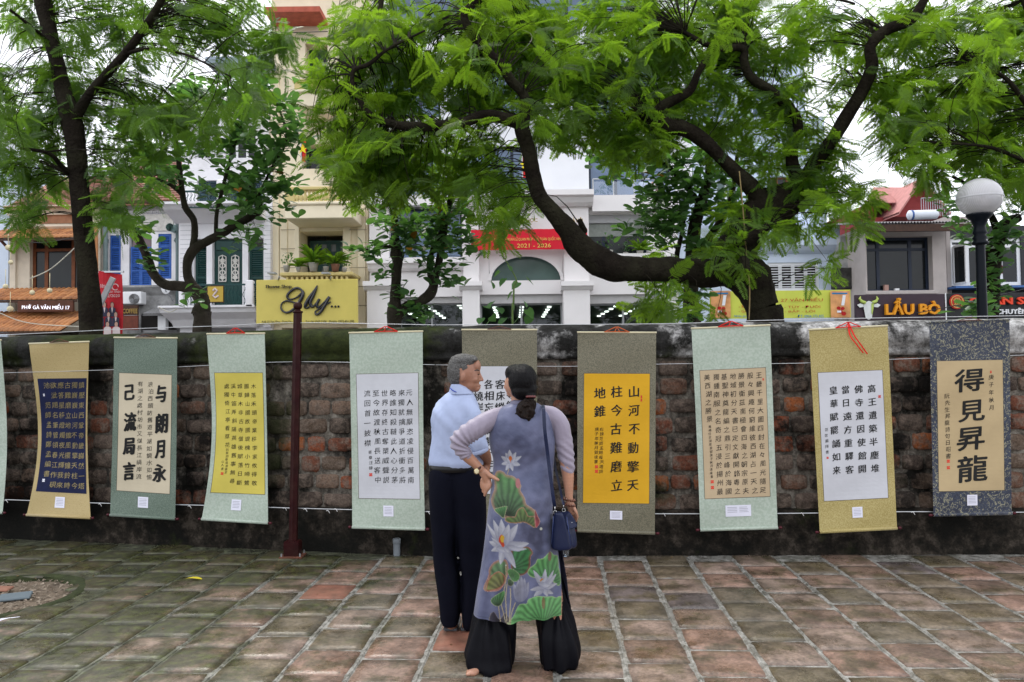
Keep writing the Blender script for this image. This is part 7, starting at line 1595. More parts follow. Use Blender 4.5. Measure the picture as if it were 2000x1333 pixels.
def tr_d(co): return np.array([.006 * mnoise.noise((p[0] * 9, p[1] * 9, p[2] * 5)) + .005 * math.sin(p[2] * 34 + p[0] * 26 + 4 * mnoise.noise(Vector(p) * 3)) * max(0, mnoise.noise((p[0] * 3, p[1] * 3, p[2] * 2.2)) + .1) for p in co])
remesh(m, 'trousers', tr_m, man, .0075, 2, .4, tr_d)
m = MB(); chain(m, [(868, 938, YM - .122, .7), (888, 936, YM - .131, .7)], n=6); m.build('pocket_welt', tr_m, man); 
for (x, y) in ((881, 1229), (913, 1233)):
    c = PG(x, y, .012); c.y = YM; o = MB().box(c.x - .045, c.x + .045, c.y - .05, c.y + .22, .012, .026).build('sandal', mat('sandal_grey', (.10, .10, .11), .6, .1), man); bevel(o, .01, 2)

# ============ woman
YW = 4.14
wom = thing('person', 'black-haired woman in a lavender lotus-printed tunic, left hand on her hip', 'person', (P(1010, 1305, YW).x, YW, 0))
sk_w = skinmat('skin_woman', (.42, .215, .14)); m = MB()
ellp(m, 1017, 747, YW, 28, 34, .082, 22); ellp(m, 1003, 752, YW + .035, 18, 24, .055, 18); ellp(m, 1000, 768, YW + .035, 11, 9, .035, 14); ellp(m, 987, 756, YW + .065, 3.5, 5, .012, 10); ellp(m, 995, 757, YW - .022, 4.4, 7.5, .010, 12)
chain(m, [(1011, 768, YW + .01, 14), (1012, 782, YW, 14), (1014, 800, YW, 17)])
loftp(m, dens([(797, 985, 1050, .045, YW), (815, 970, 1070, .07, YW), (860, 966, 1072, .08, YW), (900, 974, 1070, .07, YW), (960, 966, 1072, .09, YW), (1010, 968, 1070, .09, YW)]))
chain(m, [(985, 985, YW, 26), (975, 1100, YW, 19), (962, 1180, YW, 15), (958, 1285, YW, 11)]); chain(m, [(1050, 985, YW, 26), (1070, 1100, YW, 19), (1086, 1180, YW, 15), (1092, 1280, YW, 11)])
chain(m, [(985, 812, YW, 14), (950, 826, YW - .03, 14), (915, 846, YW - .06, 14), (896, 861, YW - .07, 13), (903, 878, YW - .07, 12.5), (914, 893, YW - .06, 11.5), (927, 905, YW - .05, 9.5), (938, 916, YW - .045, 8)])
chain(m, [(938, 917, YW - .045, 8), (945, 925, YW - .045, 9), (951, 935, YW - .04, 8.5)], flat=.6)
chain(m, [(950, 923, YW - .05, 5), (957, 929, YW - .06, 4.6), (966, 934, YW - .075, 4), (973.5, 938, YW - .085, 3.3)])
chain(m, [(955, 938, YW - .04, 4.4), (957, 947, YW - .05, 4), (954, 955, YW - .045, 3.6), (950, 958, YW - .03, 3.2)]); chain(m, [(951, 942, YW - .035, 4.4), (951, 953, YW - .04, 3.9), (949, 963, YW - .03, 3.4), (946.5, 968, YW - .015, 3)])
chain(m, [(946, 941, YW - .025, 4.2), (945, 951, YW - .025, 3.7), (943.5, 960, YW - .01, 3.2)]); chain(m, [(942, 937, YW - .02, 3.8), (940.5, 946, YW - .015, 3.3), (941, 953, YW, 2.9)])
chain(m, [(1078, 812, YW, 14), (1093, 835, YW, 14), (1099, 870, YW, 13.5), (1106, 905, YW - .01, 13), (1109, 925, YW - .01, 12.5), (1110.5, 950, YW - .01, 10), (1111.5, 972, YW - .01, 8), (1113, 984, YW - .01, 8)]); chain(m, [(1114, 985, YW - .01, 8.5), (1118, 998, YW, 9)], flat=.6)
for k, (a, b_, c_, d_) in enumerate((((1124, 1000), (1127, 1008), (1127, 1014), 3.2), ((1121, 1002), (1125, 1011), (1125, 1018), 3.3), ((1117, 1003), (1121, 1013), (1121, 1020), 3.3), ((1113, 1002), (1116, 1012), (1116, 1019), 3.1))): chain(m, [(a[0], a[1], YW + k * .012, d_ + .6), (b_[0], b_[1], YW + k * .012, d_), (c_[0], c_[1], YW + .01 + k * .012, d_ - .5)])
chain(m, [(1120, 992, YW - .02, 4), (1125, 1000, YW - .03, 3.4), (1126.5, 1006, YW - .03, 2.8)])
for (x, y, dx, ys_) in ((912, 1290, -1, -.10), (1092, 1296, .25, .02)):
    c = PG(x, 1305, .028); c.y = YW + ys_; f = Vector((dx, .35 if dx < 0 else 1, 0)).normalized(); c = Vector((P(x + (11 if dx < 0 else 0), y, c.y).x, c.y, .026)); h = Vector((P(955 if dx < 0 else 1092, 1290, YW).x, YW, .05))
    for t in range(9): pp = h.lerp(c, t / 8) if dx < 0 else c + f * (.018 * t); s_ = t / 8; m.ell(pp + Vector((0, 0, -.01 * s_)), (.032, .032, .032 - .014 * s_), 12)
    sd_ = Vector((-f.y, f.x, 0))
    for k in range(5): m.ell((c if dx < 0 else c + f * .15) + f * (.03 - abs(k - 1) * .005) + sd_ * ((k - 2) * .015) + Vector((0, 0, -.012)), (.012, .012, .009), 8)
remesh(m, 'body', sk_w, wom, .0046, 4, .5)
# hair
hk = hairmat('hair_black', (.002, .002, .0025, 1), (.007, .006, .007, 1), .36, (60, 60, 14)); m = MB()
ellp(m, 1021, 745, YW - .01, 30, 34.5, .092, 24); ellp(m, 1006, 730, YW + .02, 20, 18.5, .075, 18); ellp(m, 1036, 762, YW - .02, 15.5, 20, .07, 16); ellp(m, 1020, 765, YW - .045, 22, 17, .055, 16); ellp(m, 1035, 775, YW - .07, 12, 8, .03, 12)
remesh(m, 'hair', hk, wom, .005, 5, .5, lambda co: np.array([.002 * mnoise.noise(Vector((p[0] * 90 + p[2] * 20, p[1] * 40, p[2] * 20 - p[0] * 30))) for p in co]))
m = MB(); q = random.Random(4)
for k in range(26):
    a = q.uniform(0, 6.28); r = math.sqrt(q.random()); cx, cy = 1026 + 17 * r * math.cos(a), 803 + 22 * r * math.sin(a)
    if cy > 815: cx = 1026 + (cx - 1026) * .65
    yy = YW - .095 - .035 * (1 - r * r); ph = q.uniform(0, 6.28); rr = q.uniform(4, 7.5); chain(m, [(cx + rr * math.cos(ph + t * 1.1), cy + rr * 1.15 * math.sin(ph + t * 1.1), yy + .004 * t, 2.5 - .12 * t) for t in range(7)], n=7)
ellp(m, 1026, 803, YW - .09, 19, 22, .035, 14)
remesh(m, 'bun', hairmat('hair_curl', (.003, .0025, .0025, 1), (.022, .013, .010, 1), .35, (40, 40, 40)), wom, .0042, 2, .4)
m = MB()
for k in range(7): a = -.9 + k * .3; p = P(1037 + 10 * math.sin(a), 776 - 1.0 * math.cos(a), YW - .085 - .028 * math.cos(a)); m.ell(p, (.007, .006, .0065), 8)
m.build('hair_clip', mat('clip_brown', (.10, .02, .02), .2, .2, coat=.5), wom, True)
# sleeves
sl_m = clothmat('sleeve_lilac', (.27, .235, .30), .55, .05, .35, 300, .05, .35, 14, .2); m = MB()
chain(m, [(998, 803, YW, 12), (980, 809, YW, 14.5), (958, 820, YW - .02, 19), (935, 834, YW - .04, 20.5), (912, 849, YW - .06, 20), (897, 861, YW - .07, 18), (900, 875, YW - .07, 15.5), (909, 887, YW - .065, 13.5)], n=16)
chain(m, [(1046, 803, YW, 12), (1066, 806, YW, 14), (1082, 815, YW, 18), (1094, 832, YW, 18.5), (1099, 855, YW, 18.5), (1104, 882, YW - .005, 17), (1108, 903, YW - .01, 14.5), (1109, 917, YW - .01, 13.3)], n=16); loftp(m, dens([(795, 990, 1052, .055, YW), (803, 975, 1068, .075, YW), (818, 966, 1078, .09, YW), (840, 962, 1080, .09, YW)], 3), 30)
def sl_d(co):
    out = np.zeros(len(co)); el = P(897, 862, YW - .07); el2 = P(1106, 900, YW)
    for i, p in enumerate(co):
        v = Vector(p); d1 = (v - el).length; d2 = (v - el2).length; g1 = math.exp(-(d1 / .11) ** 2); g2 = math.exp(-(d2 / .10) ** 2)
        out[i] = .0065 * g1 * math.sin(math.atan2(v.z - el.z + .06, v.x - el.x - .09) * 22 + 2 * mnoise.noise(v * 9)) + .0035 * g2 * math.sin(v.z * 170 + v.x * 110 + 4 * mnoise.noise(v * 9)) + .004 * math.sin(v.z * 60 + v.x * 95 + 4 * mnoise.noise(v * 5)) * max(0, mnoise.noise(v * 6 + Vector((3, 0, 0))) + .1) + .002 * mnoise.noise(v * 22)
    return out
remesh(m, 'sleeves', sl_m, wom, .005, 4, .5, sl_d)
# tunic with printed lotus pattern: colours are computed per vertex from the drawn shapes below
rows_d = [(786, 1000, 1046, .062, YW), (790, 990, 1054, .072, YW), (797, 978, 1062, .088, YW), (808, 968, 1073, .104, YW), (822, 962, 1078, .118, YW), (840, 958, 1081, .125, YW), (858, 955, 1084, .125, YW), (878, 958, 1084, .118, YW), (897, 963, 1082.5, .108, YW), (920, 962.5, 1081, .116, YW), (945, 960, 1080.5, .135, YW), (975, 956, 1080, .155, YW), (1016, 951, 1080.5, .165, YW), (1060, 946, 1087.5, .16, YW), (1110, 939, 1094, .15, YW), (1155, 931.5, 1097, .145, YW), (1200, 925, 1098.5, .14, YW)]
def wob(py): return 0
DR = dens(rows_d, 9)
pys = np.array([r[0] for r in DR]); XL = np.array([r[1] for r in DR]); XR = np.array([r[2] for r in DR]); DD = np.array([r[3] for r in DR])
NR, NC = 400, 190
pyv = np.linspace(786, 1200, NR); xl = np.interp(pyv, pys, XL); xr = np.interp(pyv, pys, XR); dd = np.interp(pyv, pys, DD)
U = np.linspace(0, 1, NC)
def inpoly(X, Y_, poly):
    ins = np.zeros(X.shape, bool); j = len(poly) - 1
    for i in range(len(poly)):
        xi, yi = poly[i]; xj, yj = poly[j]
        c = ((yi > Y_) != (yj > Y_)) & (X < (xj - xi) * (Y_ - yi) / (yj - yi + 1e-9) + xi); ins ^= c; j = i
    return ins
def smoothpoly(pts, k=5):
    q = pts + [pts[0]]; q2 = [pts[-1]] + q + [pts[1]]; out = []
    for i in range(1, len(q2) - 2):
        a, b, c, d = (np.array(q2[j], float) for j in (i - 1, i, i + 1, i + 2))
        for t in np.arange(k) / k: out.append(tuple(.5 * ((2 * b) + (-a + c) * t + (2 * a - 5 * b + 4 * c - d) * t * t + (-a + 3 * b - 3 * c + d) * t ** 3)))
    return out
def pdist(X, Y_, poly):
    d = np.full(X.shape, 1e9)
    for (x0, y0), (x1, y1) in zip(poly, poly[1:] + poly[:1]):
        vx, vy = x1 - x0, y1 - y0; t = np.clip(((X - x0) * vx + (Y_ - y0) * vy) / (vx * vx + vy * vy + 1e-9), 0, 1); d = np.minimum(d, np.hypot(X - x0 - t * vx, Y_ - y0 - t * vy))
    return d
A4 = lambda x, y: (860 + x / 5.554, 860 + y / 5.554)
A3 = lambda x, y: (820 + x / 3.573, 960 + y / 3.573)
def lin(r, g_, b): return np.array([((c / 255) ** 2.2) for c in (r, g_, b)])
rs_ = np.random.RandomState(3)
def vnoise(X, Y_, s, seed=0):
    return np.array([mnoise.noise((x * s, y * s, seed)) for x, y in zip(X.ravel(), Y_.ravel())]).reshape(X.shape)
def paint(X, Y_):
    Cc = np.zeros(X.shape + (3,)); n1 = vnoise(X, Y_, .022, 1); n2 = vnoise(X, Y_, .07, 2)
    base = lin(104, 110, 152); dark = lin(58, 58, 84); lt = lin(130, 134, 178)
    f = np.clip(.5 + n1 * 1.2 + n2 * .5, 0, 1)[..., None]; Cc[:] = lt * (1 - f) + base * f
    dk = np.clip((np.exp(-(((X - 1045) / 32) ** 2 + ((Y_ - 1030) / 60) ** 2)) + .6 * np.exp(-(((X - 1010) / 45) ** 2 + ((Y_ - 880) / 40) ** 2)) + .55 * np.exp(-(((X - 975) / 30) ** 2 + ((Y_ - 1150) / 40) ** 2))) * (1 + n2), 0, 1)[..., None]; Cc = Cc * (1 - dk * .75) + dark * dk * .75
    def leaf(pts, cen, c_in, c_mid, c_edge, veins=16, ew=5.0):
        nonlocal Cc
        poly = smoothpoly(pts); M = inpoly(X, Y_, poly); d = pdist(X[M], Y_[M], poly); ang = np.arctan2(Y_[M] - cen[1], X[M] - cen[0]); r = np.hypot(X[M] - cen[0], Y_[M] - cen[1])
        t = np.clip(r / (r.max() + 1e-6), 0, 1)[:, None]; c = c_in * (1 - t) + c_mid * t; v = (.5 + .5 * np.sin(ang * veins + 1.5 * n2[M]))[:, None]; c = c * (.62 + .62 * v)
        e = np.clip(1 - d / ew, 0, 1)[:, None]; c = c * (1 - e) + c_edge * e; rim = np.clip(1 - d / .9, 0, 1)[:, None]; c = c * (1 - rim * .6) + lin(215, 200, 185) * rim * .6; Cc[M] = c
    def petal(b, t, w, c0=lin(212, 212, 232), c1=lin(120, 122, 165)):
        nonlocal Cc
        b = np.array(b, float); t = np.array(t, float); L = np.linalg.norm(t - b); d = (t - b) / L; s = ((X - b[0]) * d[0] + (Y_ - b[1]) * d[1]) / L; v = (-(X - b[0]) * d[1] + (Y_ - b[1]) * d[0]); sc_ = np.clip(s, 0, 1); hw = w * np.sin(np.pi * sc_ ** .8) ** .75 * (1 - .15 * sc_) + .15
        M = (s > 0) & (s < 1) & (abs(v) < hw); e = np.clip(abs(v[M]) / hw[M], 0, 1)[:, None]; ss = s[M][:, None]; c = c0 * (1 - .5 * (1 - ss)) + c1 * .5 * (1 - ss); c = c * (1 - .45 * e ** 3) + c1 * .45 * e ** 3; c = c * (.93 + .07 * np.sign(v[M]))[:, None]; Cc[M] = c
    def blob_(x, y, rx, ry, col):
        nonlocal Cc
        M = ((X - x) / rx) ** 2 + ((Y_ - y) / ry) ** 2 < 1; Cc[M] = col
    def line(pts, w, col):
        nonlocal Cc
        for (x0, y0), (x1, y1) in zip(pts[:-1], pts[1:]):
            vx, vy = x1 - x0, y1 - y0; t = np.clip(((X - x0) * vx + (Y_ - y0) * vy) / (vx * vx + vy * vy), 0, 1); M = np.hypot(X - x0 - t * vx, Y_ - y0 - t * vy) < w; Cc[M] = col
    G0, G1, G2, PK, MR = lin(60, 105, 70), lin(105, 160, 100), lin(150, 200, 140), lin(205, 150, 150), lin(150, 60, 75)
    DG = lin(40, 40, 42)
    leaf([A4(*p) for p in ((600, 340), (640, 308), (690, 318), (720, 345), (790, 358), (840, 400), (875, 450), (868, 500), (910, 570), (930, 640), (1000, 690), (1045, 770), (1020, 830), (960, 840), (900, 810), (820, 800), (740, 800), (640, 760), (580, 710), (553, 640), (560, 590), (590, 500), (588, 420))], A4(720, 780), DG, G1, lin(185, 140, 125), 26, 7)
    blob_(*A4(840, 430), 4.5, 9, lin(190, 120, 125)); leaf([A4(*p) for p in ((590, 715), (640, 685), (725, 662), (715, 720), (690, 790), (640, 760))], A4(690, 800), DG, lin(90, 150, 90), lin(150, 170, 120), 30, 2)
    leaf([A4(*p) for p in ((705, 815), (715, 775), (760, 765), (805, 765), (835, 700), (890, 668), (930, 720), (950, 760), (1010, 765), (1022, 830), (1018, 890), (960, 855), (900, 828), (820, 835), (760, 838))], A4(900, 900), lin(60, 55, 40), lin(110, 140, 80), lin(170, 110, 90), 22, 3)
    leaf([A4(*p) for p in ((1015, 700), (1050, 770), (1072, 830), (1040, 885), (1022, 870))], A4(1000, 760), lin(120, 50, 60), lin(175, 70, 85), lin(190, 110, 110), 6, 2)
    cx, cy = A4(762, 215)
    for a, l_, w_ in ((-150, 21, 5.5), (-30, 24, 4.5), (-118, 20, 5), (-62, 22, 5), (-95, 24, 6), (15, 19, 5.5), (165, 18, 4.5), (120, 18, 4.5), (75, 17, 4)): petal((cx, cy), (cx + l_ * math.cos(R(a)), cy + l_ * math.sin(R(a))), w_)
    blob_(997, 893, 3.2, 6.5, lin(215, 110, 40)); petal((cx + 1, cy + 3), (cx + 9, cy - 10), 3); petal((cx - 1, cy + 3), (cx - 8, cy - 9), 3); line([(994, 912), (991, 921)], .8, lin(180, 160, 140))
    leaf([A3(*p) for p in ((640, 350), (690, 350), (750, 340), (785, 380), (770, 410), (765, 480), (740, 525), (700, 535), (640, 500))], A3(640, 480), G0, lin(70, 140, 85), MR, 18, 5)
    leaf([A3(*p) for p in ((530, 450), (600, 430), (620, 500), (600, 580), (560, 640), (475, 665), (448, 640), (480, 560), (490, 500))], A3(600, 620), DG, lin(120, 165, 120), lin(190, 120, 120), 20, 6)
    leaf([A3(*p) for p in ((470, 660), (475, 600), (505, 550), (555, 515), (595, 545), (590, 600), (540, 640))], A3(600, 650), lin(90, 60, 45), lin(140, 150, 95), lin(190, 90, 80), 16, 3)
    leaf([A3(*p) for p in ((750, 530), (760, 490), (800, 460), (815, 430), (850, 425), (900, 388), (930, 420), (960, 440), (968, 520), (985, 620), (955, 640), (880, 560), (800, 560))], A3(880, 620), G0, lin(110, 180, 110), lin(160, 205, 140), 26, 3)
    blob_(*A3(900, 420), 3.5, 9, lin(140, 110, 90))
    leaf([A3(*p) for p in ((560, 840), (600, 790), (640, 850), (600, 880), (500, 880), (490, 830), (520, 790))], A3(560, 880), lin(45, 42, 55), lin(60, 56, 78), lin(70, 66, 90), 4, 3)
    leaf([A3(*p) for p in ((632, 880), (660, 790), (690, 740), (740, 735), (760, 700), (850, 688), (910, 700), (940, 720), (990, 735), (1005, 880))], A3(855, 900), lin(70, 130, 75), lin(130, 200, 130), lin(165, 215, 150), 30, 3)
    blob_(*A3(855, 735), 3, 12, lin(135, 120, 85))
    for pts in (((600, 470), (605, 560), (590, 640), (550, 740), (565, 860)), ((608, 600), (600, 700), (610, 860)), ((632, 620), (635, 700), (622, 860)), ((570, 740), (600, 850)), ((665, 715), (640, 780), (632, 860))): line([A3(*p) for p in pts], .9, lin(190, 175, 150)); 
    leaf([A3(*p) for p in ((612, 505), (650, 488), (692, 520), (690, 560), (650, 570), (625, 545))], A3(650, 530), lin(60, 100, 60), lin(95, 150, 90), lin(130, 170, 120), 20, 1.5); leaf([A3(*p) for p in ((620, 560), (655, 575), (640, 605), (615, 600))], A3(630, 600), DG, lin(70, 110, 65), lin(90, 120, 80), 10, 1)
    leaf([A3(*p) for p in ((498, 720), (530, 680), (592, 645), (590, 700), (560, 750), (515, 745))], A3(550, 760), DG, lin(90, 150, 90), lin(150, 180, 130), 24, 1.5)
    cx, cy = A4(690, 1085)
    for tx, ty, w_ in ((510, 885, 6), (580, 820, 7.5), (838, 842, 8.5), (665, 803, 9), (745, 850, 9), (535, 1060, 8), (560, 1150, 7), (655, 1280, 7), (815, 1300, 8), (955, 1050, 9.5), (930, 1110, 5)): petal((cx, cy), A4(tx, ty), w_)
    M0 = A4(672, 1035); blob_(M0[0], M0[1], 6, 12.5, lin(210, 70, 30)); blob_(M0[0] + 1.2, M0[1] - 5, 4, 7, lin(225, 180, 50)); petal((cx + 4, cy - 1), A4(745, 930), 6); petal((cx - 4, cy + 1), A4(560, 1010), 3.5); petal(A4(610, 1110), A4(745, 1135), 6); petal(A4(700, 1090), A4(745, 1150), 5)
    cx, cy = A3(705, 720)
    for dx, w_ in ((-14, 8), (14, 8), (-6, 9), (6, 9), (0, 8)): petal((cx, cy + 1), (cx + dx, cy - 50 + abs(dx) * .9), w_, lin(180, 180, 205))
    cx, cy = A3(858, 635)
    for tx, ty, w_ in ((788, 505, 5.5), (868, 498, 5.5), (928, 525, 5), (948, 555, 6), (955, 625, 5), (925, 690, 4), (885, 690, 5), (790, 690, 6), (765, 640, 5)): petal((cx, cy), A3(tx, ty), w_)
    blob_(*A3(850, 582), 4.8, 4.6, lin(220, 140, 40)); petal(A3(830, 625), A3(870, 560), 4); petal(A3(820, 600), A3(900, 620), 5.5)
    blob_(*A4(1082, 905), 2.6, 2.6, lin(205, 205, 200)); blob_(*A3(602, 470), 1.4, 1.4, lin(230, 230, 230))
    hem = (Y_ > 1195.6) & (Y_ < 1196.4); Cc[hem] *= .55
    return Cc * np.array([.54, .55, .50])
def tunic_sheet(sgn, xl, xr, dd, pyv, NC, name, mt, color, fold=1.7):
    U = np.linspace(0, 1, NC); uu, vv = np.meshgrid(U, np.arange(len(pyv))); w_ = 2 * uu - 1
    x = xl[:, None] + (xr - xl)[:, None] * uu; py = np.repeat(pyv[:, None], NC, 1)
    low = np.clip((py - 960) / 240, 0, 1); prof = (1 - np.abs(w_) ** (2.2 - .3 * low)) ** (1 / (2.2 - .3 * low))
    fo = fold * low * (.010 * np.sin(uu * 17 + py * .006) + .008 * np.sin(uu * 33 + 1 + py * .01)) + .003 * np.sin(py * .11 + uu * 9) * np.exp(-((py - 905) / 30) ** 2) * 1.5
    yd = YW - sgn * (dd[:, None] * prof + fo * prof)
    # lift the lower hem a little like the photograph: the middle hangs lower at the right
    if sgn > 0: py = py + low ** 3 * (2.5 * np.sin(uu * 6.0) - 1.5)
    C0 = CMn @ np.stack([((x - 1000) / FPX).ravel(), (-(py - 666.5) / FPX).ravel(), -np.ones(x.size)]); t = YW / C0[1]
    # keep the silhouette of the central plane, then move only in depth
    V = np.stack([C0[0] * t, yd.ravel(), CAMH + C0[2] * t], 1)
    n, k = len(pyv), NC; idx = np.arange(n * k).reshape(n, k); F = np.stack([idx[:-1, :-1], idx[1:, :-1], idx[1:, 1:], idx[:-1, 1:]], -1).reshape(-1, 4)
    if sgn < 0: F = F[:, ::-1]
    me = npmesh(name, V, F, mt, True)
    if color:
        px = CMn.T @ (V - np.array([0, 0, CAMH])).T; PX = x; C_ = paint(x, np.repeat(pyv[:, None], NC, 1)); a = me.color_attributes.new('print', 'FLOAT_COLOR', 'POINT'); a.data.foreach_set('color', np.concatenate([C_.reshape(-1, 3), np.ones((x.size, 1))], 1).astype(np.float32).ravel())
    return link(name, me, wom)
md_, t, b, o = _nodes('tunic_print'); at = N(t, 'ShaderNodeAttribute', attribute_name='print'); t.links.new(at.outputs['Color'], b.inputs['Base Color']); b.inputs['Roughness'].default_value = .5; b.inputs['Sheen Weight'].default_value = .15; b.inputs['Specular IOR Level'].default_value = .35
b2_ = N(t, 'ShaderNodeBump', i_Strength=.6, i_Distance=.03); t.links.new(noise(t, 10, 3, rough=.45), b2_.inputs['Height']); t.links.new(b2_.outputs[0], b.inputs['Normal'])
tunic_sheet(1, xl, xr, dd, pyv, NC, 'tunic_back', md_, True)
xr2 = np.interp(pyv, [786, 960, 1016, 1072, 1130, 1200], [1046, 1080, 1084, 1097, 1107, 1115]); xr2 = np.minimum(xr2, np.where(pyv < 960, xr, 2000)); tunic_sheet(-1, xl + 2 * (pyv > 960), xr2, dd * 1.0 + .05 * np.clip((pyv - 1060) / 100, 0, 1), pyv, 60, 'tunic_front', clothmat('tunic_plain', (.08, .08, .13), .55, .1, .35), False)
m = MB(); loftp(m, [(781, 1001, 1040, .058, YW), (784, 998, 1043, .063, YW), (790, 993, 1050, .073, YW)], 32, cap=False); o = m.build('collar', clothmat('collar_slate', (.14, .135, .2), .55), wom, True); sm = o.modifiers.new('s', 'SOLIDIFY'); sm.thickness = .003
# wide satin trousers
sat = clothmat('satin_black', (.0025, .0025, .0045), .5, .05, .10, 300, .02, .35, 6); m = MB()
loftp(m, dens([(990, 975, 1040, .07, YW), (1100, 955, 1020, .075, YW + .03), (1160, 934, 1009, .085, YW + .05), (1196, 924, 1009.5, .09, YW + .045), (1225, 918, 1009, .10, YW + .02), (1255, 910, 1008, .105, YW), (1280, 904, 1007, .11, YW - .01), (1297, 908, 1006, .115, YW - .02), (1307, 917, 1002, .115, YW - .02), (1312, 928, 992, .10, YW - .02)], 3), 34)
loftp(m, dens([(990, 985, 1068, .07, YW), (1100, 1018, 1092, .075, YW + .03), (1160, 1036, 1108, .085, YW + .05), (1198, 1043.5, 1120.5, .09, YW + .045), (1240, 1049.5, 1129, .105, YW + .01), (1270, 1053, 1135, .11, YW), (1288, 1055, 1134, .115, YW), (1299, 1057, 1128, .115, YW), (1304, 1062, 1120, .10, YW)], 3), 34)
remesh(m, 'trousers', sat, wom, .007, 1, .4, lambda co: np.array([(.011 * (-.9 + math.sin(math.atan2(p[1] - YW, p[0] - (P(957, 1250, YW).x if p[0] < P(1025, 1250, YW).x else P(1092, 1250, YW).x)) * 7 + p[2] * 4))) * max(0, min(1, (.55 - p[2]) / .4)) + .004 * mnoise.noise(Vector(p) * 8) for p in co]))
# watch, bracelets
wt = MB().ell(P(931, 921, YW - .085), (.0145, .006, .016), 18); w0 = wt.build('watch', mat('watch_gold', (.55, .42, .20), .25, .1, metal=.8), wom, True); MB().ell(P(931, 921, YW - .0905), (.0115, .003, .013), 16).build('dial', mat('watch_dial', (.62, .55, .36), .4), w0, True)
m = MB()
for k in range(17): a = k * 2 * math.pi / 16; m.ell(P(935 + 5.5 * math.cos(a) * .9 + 2.5 * math.sin(a), 918 + 4 * math.cos(a) * -.9 + 1.5 * math.sin(a), YW - .045 - .03 * math.sin(a)), .0075, 8)
MB().tube([P(933 + 7.5 * math.cos(a) * .75, 918 - 7.5 * math.cos(a) * .75, YW - .05 - .034 * math.sin(a)) for a in [k * .4488 for k in range(15)]], .006, 6).build('watch_strap', mat('strap_brown', (.05, .015, .01), .5), w0, True)
bead = mat('wood_bead', (.11, .035, .018), .22, .3, 30, coat=.4)
for (yc, ph) in ((976, 0), (986, .2)):
    br = None; m = MB()
    for k in range(15): a = ph + k * 2 * math.pi / 15; m.ell(P(1112 + 10.5 * math.cos(a), yc + 1.8 * math.sin(a) + 2 * math.cos(a), YW - .01 - .031 * math.sin(a)), .0068, 8)
    tag(m.build('bead_bracelet', bead, wom, True), kind='stuff')

# ============ handbag
YH_ = YW - .10
bag = thing('handbag', 'small navy blue leather shoulder bag hanging at the woman\'s right hip', 'handbag', tuple(P(1100, 1072, YH_)))
lth = clothmat('navy_leather', (.006, .011, .042), .34, .1, .3, 120, .25, .15, 14); m = MB()
loftp(m, dens([(1001, 1083, 1096, .03, YH_), (1006, 1081.5, 1102, .04, YH_ + .01), (1030, 1078, 1110, .05, YH_ + .02), (1060, 1076, 1117, .058, YH_ + .025), (1069, 1077, 1117, .056, YH_ + .025), (1072, 1081, 1112, .05, YH_ + .025)], 3), 28, ex=3); loftp(m, dens([(1010, 1096, 1112, .03, YH_ + .06), (1030, 1096, 1122, .045, YH_ + .06), (1060, 1092, 1127, .055, YH_ + .06), (1068, 1092, 1124, .05, YH_ + .06)], 3), 28, ex=3)
remesh(m, 'bag_body', lth, bag, .005, 4, .5)
fl = [(1093, 1001), (1112, 999), (1118, 1008), (1128, 1024), (1127, 1030), (1112, 1035), (1109, 1030), (1101, 1012)]
a = [P(x, y, YH_ - .005 - (.02 if y > 1020 else 0)) for x, y in fl]; b = [P(x, y, YH_ + .012) for x, y in fl]; n = len(a); o = MB().add(a + b, [tuple(range(n))[::-1], tuple(range(n, 2 * n))] + [(i, (i + 1) % n, n + (i + 1) % n, n + i) for i in range(n)]).build('flap', lth, bag); bevel(o, .004, 2)
m = MB(); m.tube([P(x, y, YH_ - .045) for x, y in ((1081, 1009), (1079, 1035), (1077, 1062))], .002, 5); m.tube([P(x, y, YH_ - .05) for x, y in ((1107, 1010), (1111, 1040), (1115, 1066))], .002, 5); m.build('seam_piping', mat('piping_navy', (.03, .045, .13), .4), bag, True)
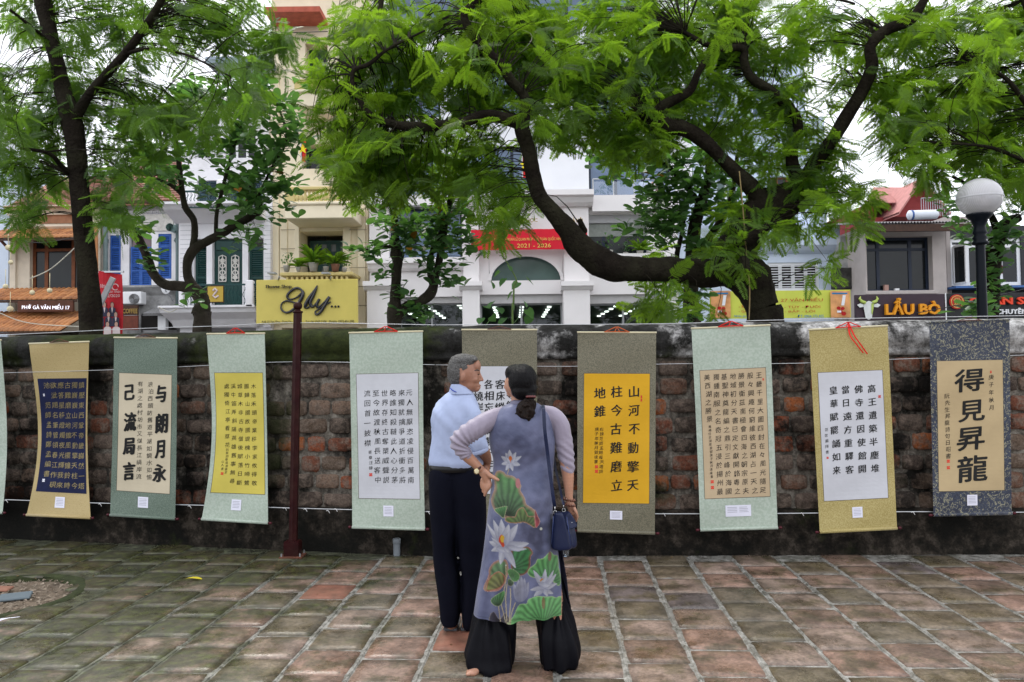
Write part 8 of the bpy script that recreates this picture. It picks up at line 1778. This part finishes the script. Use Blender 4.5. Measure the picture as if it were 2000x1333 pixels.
hw_ = mat('bag_metal', (.6, .6, .6), .25, .05, metal=.9)
for (x, y) in ((1084, 1001), (1101, 997)): MB().tube([P(x + 3.2 * math.cos(t * .524), y + 3.2 * math.sin(t * .524), YH_ + (.0 if x < 1090 else .06)) for t in range(13)], .002, 6).build('ring', hw_, bag, True); MB().tube([P(x, y - 3, YH_ + (.0 if x < 1090 else .06)), P(x - .5, y - 12, YH_ + (.0 if x < 1090 else .06))], .003, 6).build('clasp', hw_, bag, True)
MB().ell(P(1117, 1021, YH_ - .03), .0025, 8).build('stud', hw_, bag, True)
def strap(pts, wpx, name):
    q = catmull([tuple(P(*p)) for p in pts], 5); m = MB(); h = wpx / FPX * YW / 2
    for a, b in zip(q[:-1], q[1:]): a = Vector(a); b = Vector(b); m.add([a + Vector((-h, 0, 0)), a + Vector((h, 0, 0)), b + Vector((h, 0, 0)), b + Vector((-h, 0, 0))] + [v + Vector((0, .004, 0)) for v in (a + Vector((-h, 0, 0)), a + Vector((h, 0, 0)), b + Vector((h, 0, 0)), b + Vector((-h, 0, 0)))], [(0, 3, 2, 1), (4, 5, 6, 7), (0, 4, 7, 3), (1, 2, 6, 5)])
    return m.build(name, lth, bag)
strap([(1060, 791.5, YW + .02), (1060.5, 793, YW - .06), (1062, 803, YW - .118), (1064, 840, YW - .14), (1070, 890, YW - .135), (1075, 930, YW - .145), (1081, 975, YW - .15), (1083.5, 990, YW - .13)], 6.5, 'strap'); strap([(1080, 885, YW + .08), (1086, 920, YW + .07), (1093, 950, YW + .05), (1098, 975, YW), (1101, 986, YW - .05)], 5, 'rear_strap')
wb = thing('water_bottle', 'clear plastic water bottle peeking out below the handbag', 'bottle', tuple(P(1105, 1090, YW + .04))); MB().lathe(P(1105, 1088, YW + .06), [(0, 0), (.018, .002), (.02, .008), (.018, .02), (.02, .035), (.02, .13), (.01, .16)], 16).build('bottle_body', glassmat('clear_plastic', (.85, .88, .9), .08, .1), wb, True)
bpy.data.objects.remove(_to)
